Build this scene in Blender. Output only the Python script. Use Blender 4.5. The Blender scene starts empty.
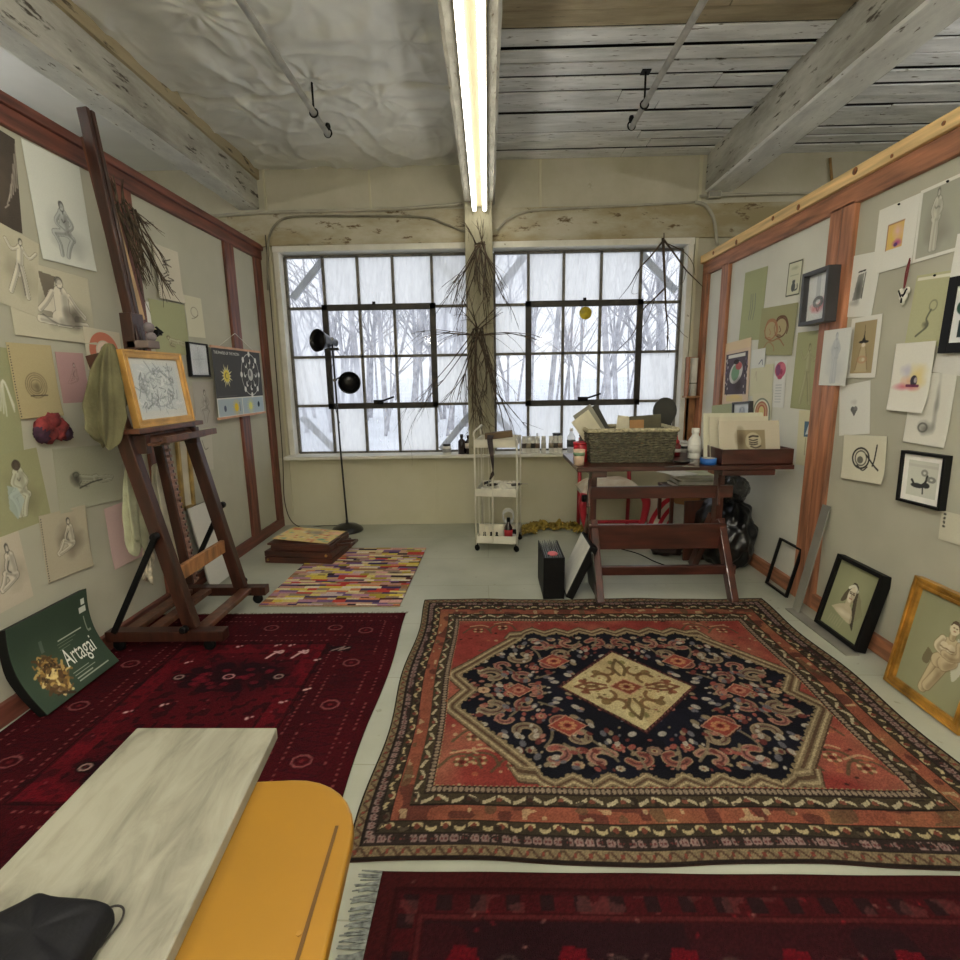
import bpy, math, random
import numpy as np
from mathutils import Vector, Matrix
random.seed(7); rng = np.random.default_rng(7)
SC = bpy.context.scene; COL = SC.collection
# ------------------------------------------------------------------ camera geometry
FPX, PITCH, YAW, ROLL, CAMH = 519.12, 0.190297, 0.0178689, -0.0158396, 1.5
def cam_axes():
    cp, sp, cy, sy = math.cos(PITCH), math.sin(PITCH), math.cos(YAW), math.sin(YAW)
    f = Vector((-sy*cp, cy*cp, -sp)); r = Vector((cy, sy, 0)); u = r.cross(f)
    cr, sr = math.cos(ROLL), math.sin(ROLL)
    return r*cr+u*sr, u*cr-r*sr, f
AX_R, AX_U, AX_F = cam_axes()
def at(px, py, ax, val):
    """the point of the room seen at a pixel of the photograph, on the plane axis = val"""
    d = AX_R*(px-480) - AX_U*(py-480) + AX_F*FPX
    o = Vector((0, 0, CAMH)); t = (val-o[ax])/d[ax]
    return o + d*t
# ------------------------------------------------------------------ materials
def s2l(c):
    c = np.asarray(c, float)/255.0
    return np.where(c <= .04045, c/12.92, ((c+.055)/1.055)**2.4)
def rgba(c): return tuple(float(x) for x in s2l(c)) + (1.0,)
def new_mat(name):
    m = bpy.data.materials.new(name); m.use_nodes = True
    nt = m.node_tree; b = nt.nodes['Principled BSDF']
    return m, nt, b
def mat(name, col, rough=.6, var=.12, scale=8, bump=0.0, metal=0.0, stretch=(1, 1, 1), bscale=None, col2=None, coat=0.0, detail=6, spec=None):
    m, nt, b = new_mat(name); N, L = nt.nodes, nt.links
    b.inputs['Roughness'].default_value = rough; b.inputs['Metallic'].default_value = metal
    if coat: b.inputs['Coat Weight'].default_value = coat
    if spec is not None: b.inputs['Specular IOR Level'].default_value = spec
    tc = N.new('ShaderNodeTexCoord'); mp = N.new('ShaderNodeMapping'); mp.inputs['Scale'].default_value = stretch
    L.new(tc.outputs['Object'], mp.inputs['Vector'])
    nz = N.new('ShaderNodeTexNoise'); nz.inputs['Scale'].default_value = scale; nz.inputs['Detail'].default_value = detail
    L.new(mp.outputs[0], nz.inputs['Vector'])
    rp = N.new('ShaderNodeValToRGB'); rp.color_ramp.elements[0].position = .3; rp.color_ramp.elements[1].position = .7
    c = np.array(col, float)
    rp.color_ramp.elements[0].color = rgba(np.clip(c*(1-var), 0, 255)) if col2 is None else rgba(col2)
    rp.color_ramp.elements[1].color = rgba(np.clip(c*(1+var), 0, 255)) if col2 is None else rgba(col)
    L.new(nz.outputs['Fac'], rp.inputs['Fac']); L.new(rp.outputs[0], b.inputs['Base Color'])
    if bump:
        n2 = N.new('ShaderNodeTexNoise'); n2.inputs['Scale'].default_value = bscale or scale*3; n2.inputs['Detail'].default_value = 5
        L.new(mp.outputs[0], n2.inputs['Vector'])
        bp = N.new('ShaderNodeBump'); bp.inputs['Strength'].default_value = bump; bp.inputs['Distance'].default_value = .01
        L.new(n2.outputs['Fac'], bp.inputs['Height']); L.new(bp.outputs[0], b.inputs['Normal'])
    return m
def worn(name, base, light, dark, scale=3, stretch=(1, 1, 1), rough=.8, speck=.36, bump=.5):
    """old paint: blotches of two tones, dark chips where it has worn through"""
    m, nt, b = new_mat(name); N, L = nt.nodes, nt.links
    b.inputs['Roughness'].default_value = rough
    tc = N.new('ShaderNodeTexCoord'); mp = N.new('ShaderNodeMapping'); mp.inputs['Scale'].default_value = stretch
    L.new(tc.outputs['Object'], mp.inputs['Vector'])
    n1 = N.new('ShaderNodeTexNoise'); n1.inputs['Scale'].default_value = scale; n1.inputs['Detail'].default_value = 8; n1.inputs['Roughness'].default_value = .65
    n2 = N.new('ShaderNodeTexNoise'); n2.inputs['Scale'].default_value = scale*5; n2.inputs['Detail'].default_value = 6; n2.inputs['Roughness'].default_value = .6
    L.new(mp.outputs[0], n1.inputs['Vector']); L.new(mp.outputs[0], n2.inputs['Vector'])
    r1 = N.new('ShaderNodeValToRGB'); r1.color_ramp.elements[0].position = .38; r1.color_ramp.elements[1].position = .62
    r1.color_ramp.elements[0].color = rgba(base); r1.color_ramp.elements[1].color = rgba(light)
    r2 = N.new('ShaderNodeValToRGB'); r2.color_ramp.elements[0].position = speck-.05; r2.color_ramp.elements[1].position = speck+.02
    r2.color_ramp.elements[0].color = (1, 1, 1, 1); r2.color_ramp.elements[1].color = (0, 0, 0, 1)
    L.new(n1.outputs['Fac'], r1.inputs['Fac']); L.new(n2.outputs['Fac'], r2.inputs['Fac'])
    mx = N.new('ShaderNodeMix'); mx.data_type = 'RGBA'
    L.new(r2.outputs[0], mx.inputs['Factor']); L.new(r1.outputs[0], mx.inputs['A']); mx.inputs['B'].default_value = rgba(dark)
    L.new(mx.outputs['Result'], b.inputs['Base Color'])
    bp = N.new('ShaderNodeBump'); bp.inputs['Strength'].default_value = bump; bp.inputs['Distance'].default_value = .012
    L.new(n2.outputs['Fac'], bp.inputs['Height']); L.new(bp.outputs[0], b.inputs['Normal'])
    return m
def dyed(name, rough=.85, bump=.0, bscale=400, spec=.3):
    """colour from the mesh's own 'dye' attribute (ink on paper, knots of a rug)"""
    m, nt, b = new_mat(name); N, L = nt.nodes, nt.links
    b.inputs['Roughness'].default_value = rough; b.inputs['Specular IOR Level'].default_value = spec
    a = N.new('ShaderNodeAttribute'); a.attribute_name = 'dye'; L.new(a.outputs['Color'], b.inputs['Base Color'])
    if bump:
        tc = N.new('ShaderNodeTexCoord'); nz = N.new('ShaderNodeTexNoise'); nz.inputs['Scale'].default_value = bscale; nz.inputs['Detail'].default_value = 3
        L.new(tc.outputs['Object'], nz.inputs['Vector'])
        bp = N.new('ShaderNodeBump'); bp.inputs['Strength'].default_value = bump; bp.inputs['Distance'].default_value = .006
        L.new(nz.outputs['Fac'], bp.inputs['Height']); L.new(bp.outputs[0], b.inputs['Normal'])
    return m
def emit(name, col, s):
    m, nt, b = new_mat(name); b.inputs['Base Color'].default_value = (*col, 1)
    b.inputs['Emission Color'].default_value = (*col, 1); b.inputs['Emission Strength'].default_value = s
    return m
def pane_mat(name, clear, tint, rough=.9, streak=6):
    """thin window pane: part clear, part milky film that scatters the daylight"""
    m = bpy.data.materials.new(name); m.use_nodes = True; nt = m.node_tree; N, L = nt.nodes, nt.links
    N.remove(N['Principled BSDF']); out = N['Material Output']
    tr = N.new('ShaderNodeBsdfTransparent'); tl = N.new('ShaderNodeBsdfTranslucent'); tl.inputs['Color'].default_value = rgba(tint)
    mx = N.new('ShaderNodeMixShader')
    tc = N.new('ShaderNodeTexCoord'); mp = N.new('ShaderNodeMapping'); mp.inputs['Scale'].default_value = (6, 6, 1.2)
    nz = N.new('ShaderNodeTexNoise'); nz.inputs['Scale'].default_value = streak; nz.inputs['Detail'].default_value = 4
    L.new(tc.outputs['Object'], mp.inputs['Vector']); L.new(mp.outputs[0], nz.inputs['Vector'])
    mr = N.new('ShaderNodeMapRange'); mr.inputs['From Min'].default_value = .3; mr.inputs['From Max'].default_value = .7
    mr.inputs['To Min'].default_value = max(0, 1-clear-.12); mr.inputs['To Max'].default_value = min(1, 1-clear+.12)
    L.new(nz.outputs['Fac'], mr.inputs['Value']); L.new(mr.outputs[0], mx.inputs['Fac'])
    L.new(tr.outputs[0], mx.inputs[1]); L.new(tl.outputs[0], mx.inputs[2])
    gl = N.new('ShaderNodeBsdfGlossy'); gl.inputs['Roughness'].default_value = .05
    m2 = N.new('ShaderNodeMixShader'); m2.inputs['Fac'].default_value = .04
    L.new(mx.outputs[0], m2.inputs[1]); L.new(gl.outputs[0], m2.inputs[2]); L.new(m2.outputs[0], out.inputs['Surface'])
    return m
def clear_mat(name, tint=(235, 240, 240), op=.25):
    m = bpy.data.materials.new(name); m.use_nodes = True; nt = m.node_tree; N, L = nt.nodes, nt.links
    b = N['Principled BSDF']; b.inputs['Base Color'].default_value = rgba(tint); b.inputs['Roughness'].default_value = .1
    tr = N.new('ShaderNodeBsdfTransparent'); mx = N.new('ShaderNodeMixShader'); mx.inputs['Fac'].default_value = op
    L.new(tr.outputs[0], mx.inputs[1]); L.new(b.outputs[0], mx.inputs[2]); L.new(mx.outputs[0], N['Material Output'].inputs['Surface'])
    return m
M = {}
# ------------------------------------------------------------------ object helpers
def tag(o, label=None, cat=None, group=None, kind=None):
    if label: o['label'] = label
    if cat: o['category'] = cat
    if group: o['group'] = group
    if kind: o['kind'] = kind
    return o
def link(o, parent=None, mw=None):
    COL.objects.link(o)
    if parent is not None: o.parent = parent
    if mw is not None: o.matrix_world = mw
    return o
def thing(name, label, cat, mw=None, group=None):
    o = bpy.data.objects.new(name, None); o.empty_display_size = .05
    link(o)
    if mw is not None: o.matrix_world = mw if isinstance(mw, Matrix) else Matrix.Translation(mw)
    return tag(o, label, cat, group)
class MB:
    def __init__(s): s.v = []; s.f = []; s.mi = []; s.sm = []
    def add(s, vs, fs, mi=0, smooth=False):
        o = len(s.v); s.v += [tuple(p) for p in vs]
        for f in fs: s.f.append(tuple(i+o for i in f)); s.mi.append(mi); s.sm.append(smooth)
        return s
    def hexa(s, p, mi=0):
        return s.add(p, [(3, 2, 1, 0), (4, 5, 6, 7), (0, 1, 5, 4), (1, 2, 6, 5), (2, 3, 7, 6), (3, 0, 4, 7)], mi)
    def box(s, x0, x1, y0, y1, z0, z1, mi=0):
        return s.hexa([(x0, y0, z0), (x1, y0, z0), (x1, y1, z0), (x0, y1, z0), (x0, y0, z1), (x1, y0, z1), (x1, y1, z1), (x0, y1, z1)], mi)
    def beam(s, p, q, w, d, up=(0, 0, 1), mi=0, w2=None, d2=None):
        p, q = Vector(p), Vector(q); a = (q-p).normalized(); u = Vector(up)
        if abs(a.dot(u)) > .99: u = Vector((0, 1, 0))
        r = a.cross(u).normalized(); u = r.cross(a).normalized(); w2 = w2 or w; d2 = d2 or d
        P = [c + r*(sx*ww/2) + u*(sy*dd/2) for c, ww, dd in ((p, w, d), (q, w2, d2)) for sx, sy in ((-1, -1), (1, -1), (1, 1), (-1, 1))]
        return s.hexa(P, mi)
    def tube(s, pts, r, n=8, mi=0, r2=None, cap=True, rl=None):
        pts = [Vector(p) for p in pts]; k = len(pts); rings = []; u = None
        for i, p in enumerate(pts):
            t = (pts[min(i+1, k-1)]-pts[max(i-1, 0)]).normalized()
            if u is None: u = t.orthogonal().normalized()
            u = (u - t*u.dot(t))
            u = u.normalized() if u.length > 1e-6 else t.orthogonal().normalized()
            b = t.cross(u); rr = rl[i] if rl else r if r2 is None else r+(r2-r)*i/(k-1)
            rings.append([p + (u*math.cos(2*math.pi*j/n)+b*math.sin(2*math.pi*j/n))*rr for j in range(n)])
        vs = [v for g in rings for v in g]
        fs = [(i*n+j, i*n+(j+1) % n, (i+1)*n+(j+1) % n, (i+1)*n+j) for i in range(k-1) for j in range(n)]
        s.add(vs, fs, mi, True)
        if cap:
            o = len(s.v)-len(vs)
            s.f += [tuple(o+j for j in range(n))[::-1], tuple(o+(k-1)*n+j for j in range(n))]; s.mi += [mi, mi]; s.sm += [False, False]
        return s
    def lathe(s, prof, c=(0, 0, 0), n=24, mi=0, axis=None):
        c = Vector(c); R = Matrix.Identity(3)
        if axis is not None: R = Vector((0, 0, 1)).rotation_difference(Vector(axis)).to_matrix()
        vs = [c + R @ Vector((max(r, 1e-4)*math.cos(2*math.pi*j/n), max(r, 1e-4)*math.sin(2*math.pi*j/n), z)) for r, z in prof for j in range(n)]
        k = len(prof)
        fs = [(i*n+j, i*n+(j+1) % n, (i+1)*n+(j+1) % n, (i+1)*n+j) for i in range(k-1) for j in range(n)]
        s.add(vs, fs, mi, True)
        o = len(s.v)-len(vs); s.f += [tuple(o+j for j in range(n))[::-1], tuple(o+(k-1)*n+j for j in range(n))]; s.mi += [mi, mi]; s.sm += [False]*2
        return s
    def grid(s, fn, nu, nv, mi=0, smooth=True, wrap=False):
        vs = [fn(i/nu, j/nv) for j in range(nv+1) for i in range(nu if wrap else nu+1)]
        w = nu if wrap else nu+1
        fs = [(j*w+i, j*w+(i+1) % w, (j+1)*w+(i+1) % w, (j+1)*w+i) for j in range(nv) for i in range(nu)]
        return s.add(vs, fs, mi, smooth)
    def blob(s, c, r, nz=.25, n=20, sc=(1, 1, 1), fq=3.0, seed=0, mi=0, zmin=None, crease=1.0):
        rr = random.Random(seed); ph = [(rr.uniform(-1, 1), rr.uniform(-1, 1), rr.uniform(-1, 1), rr.uniform(0, 6)) for _ in range(7)]
        def fn(a, b):
            th, fi = a*2*math.pi, (b-.5)*math.pi*.998
            d = Vector((math.cos(fi)*math.cos(th), math.cos(fi)*math.sin(th), math.sin(fi)))
            k = 1+nz*sum(abs(math.sin(fq*crease*(p[0]*d.x+p[1]*d.y+p[2]*d.z)*1.7+p[3]))-.5 for p in ph)/3
            q = Vector(c)+Vector((d.x*sc[0], d.y*sc[1], d.z*sc[2]))*r*k
            if zmin is not None and q.z < zmin: q.z = zmin
            return q
        return s.grid(fn, n*2, n, mi, True, wrap=True)
    def build(s, name, mats, parent=None, bevel=0.0, mw=None, seg=2, sub=0, solid=0):
        me = bpy.data.meshes.new(name); me.from_pydata(s.v, [], s.f)
        for m in (mats if isinstance(mats, (list, tuple)) else [mats]): me.materials.append(m)
        me.polygons.foreach_set('material_index', s.mi); me.polygons.foreach_set('use_smooth', s.sm); me.update()
        o = bpy.data.objects.new(name, me); link(o, parent)
        if mw is not None: o.matrix_world = mw
        if solid:
            b = o.modifiers.new('solid', 'SOLIDIFY'); b.thickness = solid; b.offset = 0
        if bevel:
            b = o.modifiers.new('bevel', 'BEVEL'); b.width = bevel; b.segments = seg; b.limit_method = 'ANGLE'; b.angle_limit = .6
        if sub:
            b = o.modifiers.new('sub', 'SUBSURF'); b.levels = sub; b.render_levels = sub
        return o
def struct(o): o['kind'] = 'structure'; return o
def cr(pts, n=6):
    """a smooth curve through the points"""
    P = [np.array(p, float) for p in pts]
    if len(P) < 3: return P
    P = [2*P[0]-P[1]] + P + [2*P[-1]-P[-2]]; out = []
    for i in range(1, len(P)-2):
        for k in range(n):
            t = k/n
            out.append(.5*((2*P[i])+(-P[i-1]+P[i+1])*t+(2*P[i-1]-5*P[i]+4*P[i+1]-P[i+2])*t*t+(-P[i-1]+3*P[i]-3*P[i+1]+P[i+2])*t**3))
    return out + [P[-2]]
# ------------------------------------------------------------------ drawing on sheets
def vnoise(w, h, n, seed=0):
    """smooth noise 0..1 on an h x w raster with about n lumps across"""
    g = np.random.default_rng(seed).random((max(2, int(n*h/w)+2), n+2))
    y = np.linspace(0, g.shape[0]-1.001, h); x = np.linspace(0, g.shape[1]-1.001, w)
    yi, xi = y.astype(int), x.astype(int); fy, fx = (y-yi)[:, None], (x-xi)[None]
    fy, fx = fy*fy*(3-2*fy), fx*fx*(3-2*fx)
    return (g[yi][:, xi]*(1-fx)+g[yi][:, xi+1]*fx)*(1-fy)+(g[yi+1][:, xi]*(1-fx)+g[yi+1][:, xi+1]*fx)*fy
class Art:
    """a sheet w x h metres, origin in its middle, x right, y up"""
    def __init__(s, w, h, cell, col, grain=4, seed=1):
        s.w, s.h, s.cell = w, h, cell
        s.nx, s.ny = max(4, int(round(w/cell))+1), max(4, int(round(h/cell))+1)
        s.x = np.linspace(-w/2, w/2, s.nx); s.y = np.linspace(-h/2, h/2, s.ny)
        s.X, s.Y = np.meshgrid(s.x, s.y)
        s.C = np.ones((s.ny, s.nx, 3))*np.array(col, float)
        if grain: s.C += (np.random.default_rng(seed).random((s.ny, s.nx, 1))-.5)*2*grain
    def mix(s, sl, a, col):
        a = np.clip(a, 0, 1)[..., None]; s.C[sl] = s.C[sl]*(1-a)+np.array(col, float)*a
    def win(s, x0, x1, y0, y1):
        i0, i1 = np.searchsorted(s.x, [x0, x1]); j0, j1 = np.searchsorted(s.y, [y0, y1])
        return (slice(max(j0-1, 0), min(j1+1, s.ny)), slice(max(i0-1, 0), min(i1+1, s.nx)))
    def line(s, pts, r, col, a=1.0, soft=None, smooth=True):
        soft = soft or s.cell*.7
        pts = cr(pts, 5) if smooth else [np.array(p, float) for p in pts]
        xs = [p[0] for p in pts]; ys = [p[1] for p in pts]; q = r+soft*2
        sl = s.win(min(xs)-q, max(xs)+q, min(ys)-q, max(ys)+q); X, Y = s.X[sl], s.Y[sl]
        if X.size == 0: return s
        D = np.full(X.shape, 9.0)
        for p, n in zip(pts[:-1], pts[1:]):
            dx, dy = n[0]-p[0], n[1]-p[1]; L2 = dx*dx+dy*dy+1e-12
            t = np.clip(((X-p[0])*dx+(Y-p[1])*dy)/L2, 0, 1)
            D = np.minimum(D, np.hypot(X-p[0]-t*dx, Y-p[1]-t*dy))
        s.mix(sl, a*np.clip((r+soft-D)/soft, 0, 1)*min(1, max(.35, r/s.cell+.5)), col); return s
    def ell(s, cx, cy, rx, ry, col, a=1.0, rot=0, soft=None, ring=None):
        q = max(rx, ry)*1.6+.01; sl = s.win(cx-q, cx+q, cy-q, cy+q); X, Y = s.X[sl]-cx, s.Y[sl]-cy
        if X.size == 0: return s
        c, n = math.cos(rot), math.sin(rot); U, V = (X*c+Y*n)/rx, (-X*n+Y*c)/ry
        d = (np.hypot(U, V)-1)*min(rx, ry); soft = soft or s.cell*.7
        k = np.clip(.5-d/soft/1, 0, 1) if ring is None else np.clip((ring+soft-np.abs(d))/soft, 0, 1)
        s.mix(sl, a*k, col); return s
    def poly(s, pts, col, a=1.0):
        xs = [p[0] for p in pts]; ys = [p[1] for p in pts]; sl = s.win(min(xs), max(xs), min(ys), max(ys)); X, Y = s.X[sl], s.Y[sl]
        if X.size == 0: return s
        s.mix(sl, a*inside(pts, X, Y), col); return s
    def rect(s, x0, x1, y0, y1, col, a=1.0):
        return s.poly([(x0, y0), (x1, y0), (x1, y1), (x0, y1)], col, a)
    def wash(s, cx, cy, rx, ry, col, a=.6, seed=3):
        """an uneven smudge"""
        q = max(rx, ry)*2; sl = s.win(cx-q, cx+q, cy-q, cy+q); X, Y = s.X[sl]-cx, s.Y[sl]-cy
        if X.size == 0: return s
        n = vnoise(X.shape[1], X.shape[0], 6, seed)
        s.mix(sl, a*np.clip(1.3-np.hypot(X/rx, Y/ry)-.5*(n-.3), 0, 1), col); return s
def inside(pts, X, Y):
    k = np.zeros(X.shape, bool); n = len(pts)
    for i in range(n):
        (x1, y1), (x2, y2) = pts[i][:2], pts[(i+1) % n][:2]
        if y1 == y2: continue
        k ^= ((Y > y1) != (Y > y2)) & (X < (x2-x1)*(Y-y1)/(y2-y1)+x1)
    return k.astype(float)
def sdist(pts, X, Y):
    D = np.full(X.shape, 9.0); n = len(pts)
    for i in range(n):
        p, q = pts[i], pts[(i+1) % n]; dx, dy = q[0]-p[0], q[1]-p[1]
        t = np.clip(((X-p[0])*dx+(Y-p[1])*dy)/(dx*dx+dy*dy+1e-12), 0, 1); D = np.minimum(D, np.hypot(X-p[0]-t*dx, Y-p[1]-t*dy))
    return np.where(inside(pts, X, Y) > .5, -D, D)
def sheet(name, art, thick, mats, parent=None, mw=None, bend=None, back=(200, 198, 185), edge=None, mask=None):
    """the painted sheet as one solid mesh: its face carries the art, sides and back a plain colour"""
    nx, ny = art.nx, art.ny
    Z = np.zeros_like(art.X) if bend is None else bend(art.X, art.Y)
    EX = EY = 0
    if edge is not None: EX, EY = edge(art.X, art.Y)
    V = np.stack([art.X+EX, art.Y+EY, Z], -1).reshape(-1, 3)
    idx = np.arange(nx*ny).reshape(ny, nx)
    F = np.stack([idx[:-1, :-1], idx[:-1, 1:], idx[1:, 1:], idx[1:, :-1]], -1).reshape(-1, 4)
    loop = np.concatenate([idx[0, :-1], idx[:-1, -1], idx[-1, :0:-1], idx[:0:-1, 0]])
    nl = len(loop); lo = V[loop].copy(); lo[:, 2] -= thick; B = np.arange(nl)+nx*ny
    V = np.concatenate([V, lo]); nxt = np.roll(loop, -1); nB = np.roll(B, -1)
    S = np.stack([loop, B, nB, nxt], -1); K = [B[::-1].tolist()]
    if bend is not None:                                        # a bowed sheet needs a bowed back
        bk = V[:nx*ny].copy(); bk[:, 2] -= thick; V = np.concatenate([V[:nx*ny], bk]); S = np.stack([loop, loop+nx*ny, nxt+nx*ny, nxt], -1); K = (F[:, ::-1]+nx*ny).tolist()
    faces = [tuple(f) for f in F.tolist()] + [tuple(f) for f in S.tolist()] + [tuple(f) for f in K]
    me = bpy.data.meshes.new(name); me.from_pydata(V.tolist(), [], faces)
    C = np.ones((len(V), 4), np.float32); C[:nx*ny, :3] = s2l(np.clip(art.C, 0, 255)).reshape(-1, 3); C[nx*ny:, :3] = s2l(back)
    at_ = me.color_attributes.new('dye', 'FLOAT_COLOR', 'POINT'); at_.data.foreach_set('color', C.ravel())
    me.materials.append(mats); me.update()
    sm = np.zeros(len(faces), bool); sm[:len(F)] = bend is not None; me.polygons.foreach_set('use_smooth', sm)
    o = bpy.data.objects.new(name, me); link(o, parent)
    if mw is not None: o.matrix_world = mw
    return o
def frame_of(origin, right, up):
    r = Vector(right).normalized(); u = Vector(up); u = (u-r*u.dot(r)).normalized(); n = r.cross(u)
    m = Matrix((r, u, n)).transposed().to_4x4(); m.translation = origin; return m
def wall_rect(quad, side, lift):
    """four corners in the photo (TL TR BR BL) of a sheet on a side wall -> its place, width, height"""
    x = (XL+lift) if side == 'L' else (XR-lift)
    a, b, c, d = [at(p[0], p[1], 0, x) for p in quad]
    o = (a+b+c+d)/4; r = (b-a)+(c-d); u = (a-d)+(b-c)
    return frame_of(o, r, u), ((b-a).length+(c-d).length)/2, ((a-d).length+(b-c).length)/2
XL, XR, YB, ZC = -2.22, 2.12, 5.35, 3.52
# ================================================================== SETTING
M['dye'] = dyed('paper_ink'); M['rug'] = dyed('wool_pile', .95, .9, 260, .1)
M['wall'] = worn('old_wall_paint', (172, 167, 146), (186, 182, 164), (150, 142, 118), 1.3, rough=.75, speck=.3, bump=.08)
M['wall_low'] = worn('lower_wall_paint', (188, 184, 156), (196, 192, 168), (168, 160, 130), 1.1, rough=.7, speck=.28, bump=.06)
M['header'] = worn('weathered_header', (150, 138, 105), (182, 177, 158), (96, 78, 50), 2.2, (.6, 1, 1.6), .8, .38, .4)
M['casing'] = worn('white_casing', (205, 203, 190), (222, 220, 210), (130, 122, 100), 4, rough=.55, speck=.31, bump=.1)
M['beam'] = worn('whitewashed_beam', (138, 136, 126), (182, 181, 172), (70, 64, 54), 2.2, (2.2, .5, 2.2), .75, .39, .7)
M['beam_white_lit'] = worn('lit_white_underside', (196, 198, 196), (224, 226, 222), (90, 84, 74), 3.0, (2.2, .8, 2.2), .7, .345, .5)  # worn whitewash, made paler in place of light on the undersides
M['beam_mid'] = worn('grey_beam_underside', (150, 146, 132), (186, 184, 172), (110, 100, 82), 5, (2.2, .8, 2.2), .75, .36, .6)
M['beam_tan'] = worn('bare_beam_top', (128, 112, 82), (160, 148, 120), (70, 60, 44), 2.0, (2, .4, 2), .8, .38, .5)
M['panel'] = mat('grey_wall_panel', (174, 172, 154), .8, .035, 2.5)
M['panel_white'] = mat('white_wall_panel', (208, 207, 194), .7, .03, 2.5)
M['redwood'] = mat('red_stained_pine', (100, 57, 43), .5, .3, 5, .12, stretch=(6, 6, .6), bscale=20)
M['redwood_h'] = mat('red_stained_rail', (98, 56, 45), .5, .28, 5, .12, stretch=(6, .6, 6), bscale=20)
M['brownwood'] = mat('brown_stained_post', (150, 100, 72), .5, .25, 5, .1, stretch=(6, 6, .6), bscale=20)
M['brownwood_h'] = mat('brown_stained_rail', (150, 100, 72), .5, .25, 5, .1, stretch=(6, .6, 6), bscale=20)
M['steel_frame'] = worn('old_steel_sash', (84, 80, 72), (116, 112, 102), (48, 42, 35), 9, rough=.6, speck=.33, bump=.1)
M['conduit'] = mat('pale_conduit', (160, 156, 140), .5, .08, 6)
M['pipe'] = mat('galvanised_pipe', (168, 166, 158), .4, .12, 12, metal=.15)
M['black_metal'] = mat('black_metal', (12, 12, 12), .55, .2, 20, spec=.2)
M['white_plaster'] = mat('white_ceiling', (225, 227, 228), .8, .03, 2)
# floor: pale painted boards, joints and cracks in the paint
def floor_mat():
    m, nt, b = new_mat('painted_floor'); N, L = nt.nodes, nt.links; b.inputs['Roughness'].default_value = .42
    tc = N.new('ShaderNodeTexCoord')
    n1 = N.new('ShaderNodeTexNoise'); n1.inputs['Scale'].default_value = 1.6; n1.inputs['Detail'].default_value = 8; L.new(tc.outputs['Object'], n1.inputs['Vector'])
    r1 = N.new('ShaderNodeValToRGB'); r1.color_ramp.elements[0].position = .32; r1.color_ramp.elements[1].position = .68
    r1.color_ramp.elements[0].color = rgba((156, 158, 141)); r1.color_ramp.elements[1].color = rgba((180, 182, 166)); L.new(n1.outputs['Fac'], r1.inputs['Fac'])
    br = N.new('ShaderNodeTexBrick'); br.inputs['Scale'].default_value = 1; br.inputs['Mortar Size'].default_value = .0035; br.inputs['Mortar Smooth'].default_value = .6
    br.inputs['Brick Width'].default_value = 9.4; br.inputs['Row Height'].default_value = .61; br.offset = .37
    br.inputs['Color1'].default_value = (1, 1, 1, 1); br.inputs['Color2'].default_value = (.95, .95, .95, 1); br.inputs['Mortar'].default_value = (.66, .64, .58, 1)
    n2 = N.new('ShaderNodeTexNoise'); n2.inputs['Scale'].default_value = 2.5; L.new(tc.outputs['Object'], n2.inputs['Vector'])
    ad = N.new('ShaderNodeMix'); ad.data_type = 'RGBA'; ad.blend_type = 'ADD'; ad.inputs['Factor'].default_value = .03
    L.new(tc.outputs['Object'], ad.inputs['A']); L.new(n2.outputs['Color'], ad.inputs['B']); L.new(ad.outputs['Result'], br.inputs['Vector'])
    mx = N.new('ShaderNodeMix'); mx.data_type = 'RGBA'; mx.blend_type = 'MULTIPLY'; mx.inputs['Factor'].default_value = .8
    L.new(r1.outputs[0], mx.inputs['A']); L.new(br.outputs['Color'], mx.inputs['B'])
    n3 = N.new('ShaderNodeTexNoise'); n3.inputs['Scale'].default_value = 22; n3.inputs['Detail'].default_value = 6; L.new(tc.outputs['Object'], n3.inputs['Vector'])
    r3 = N.new('ShaderNodeValToRGB'); r3.color_ramp.elements[0].position = .27; r3.color_ramp.elements[1].position = .33
    r3.color_ramp.elements[0].color = (.55, .53, .47, 1); r3.color_ramp.elements[1].color = (1, 1, 1, 1); L.new(n3.outputs['Fac'], r3.inputs['Fac'])
    m2 = N.new('ShaderNodeMix'); m2.data_type = 'RGBA'; m2.blend_type = 'MULTIPLY'; m2.inputs['Factor'].default_value = .6
    L.new(mx.outputs['Result'], m2.inputs['A']); L.new(r3.outputs[0], m2.inputs['B']); L.new(m2.outputs['Result'], b.inputs['Base Color'])
    bp = N.new('ShaderNodeBump'); bp.inputs['Strength'].default_value = .15; bp.inputs['Distance'].default_value = .01; L.new(n3.outputs['Fac'], bp.inputs['Height']); L.new(bp.outputs[0], b.inputs['Normal'])
    return m
X0, X1, Y0 = -5.5, 5.5, -3.2
struct(MB().box(X0, X1, Y0, YB, -.1, 0).build('floor', floor_mat()))
# outer shell
struct(MB().box(X0, X1, Y0-.15, Y0, 0, ZC+.3).build('wall_rear', M['wall']))
struct(MB().box(X0-.15, X0, Y0-.15, YB+.2, 0, ZC+.3).build('wall_outer_left', M['wall']))
struct(MB().box(X1, X1+.15, Y0-.15, YB+.2, 0, ZC+.3).build('wall_outer_right', M['wall']))
YG = 5.46
WX0, WX1, CX0, CX1, WZ0, WZ1 = -2.07, 1.99, -.2, .06, .76, 2.78
b = MB(); yb = YB+.2
b.box(X0, X1, YB, yb, 0, WZ0-.03, 1); b.box(X0, X1, YB, yb, WZ1, ZC+.3, 0)
b.box(X0, WX0, YB, yb, WZ0-.03, WZ1, 0); b.box(WX1, X1, YB, yb, WZ0-.03, WZ1, 0); b.box(CX0, CX1, YB, yb, WZ0-.03, WZ1, 0)
struct(b.build('wall_back', [M['wall'], M['wall_low']]))
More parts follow.
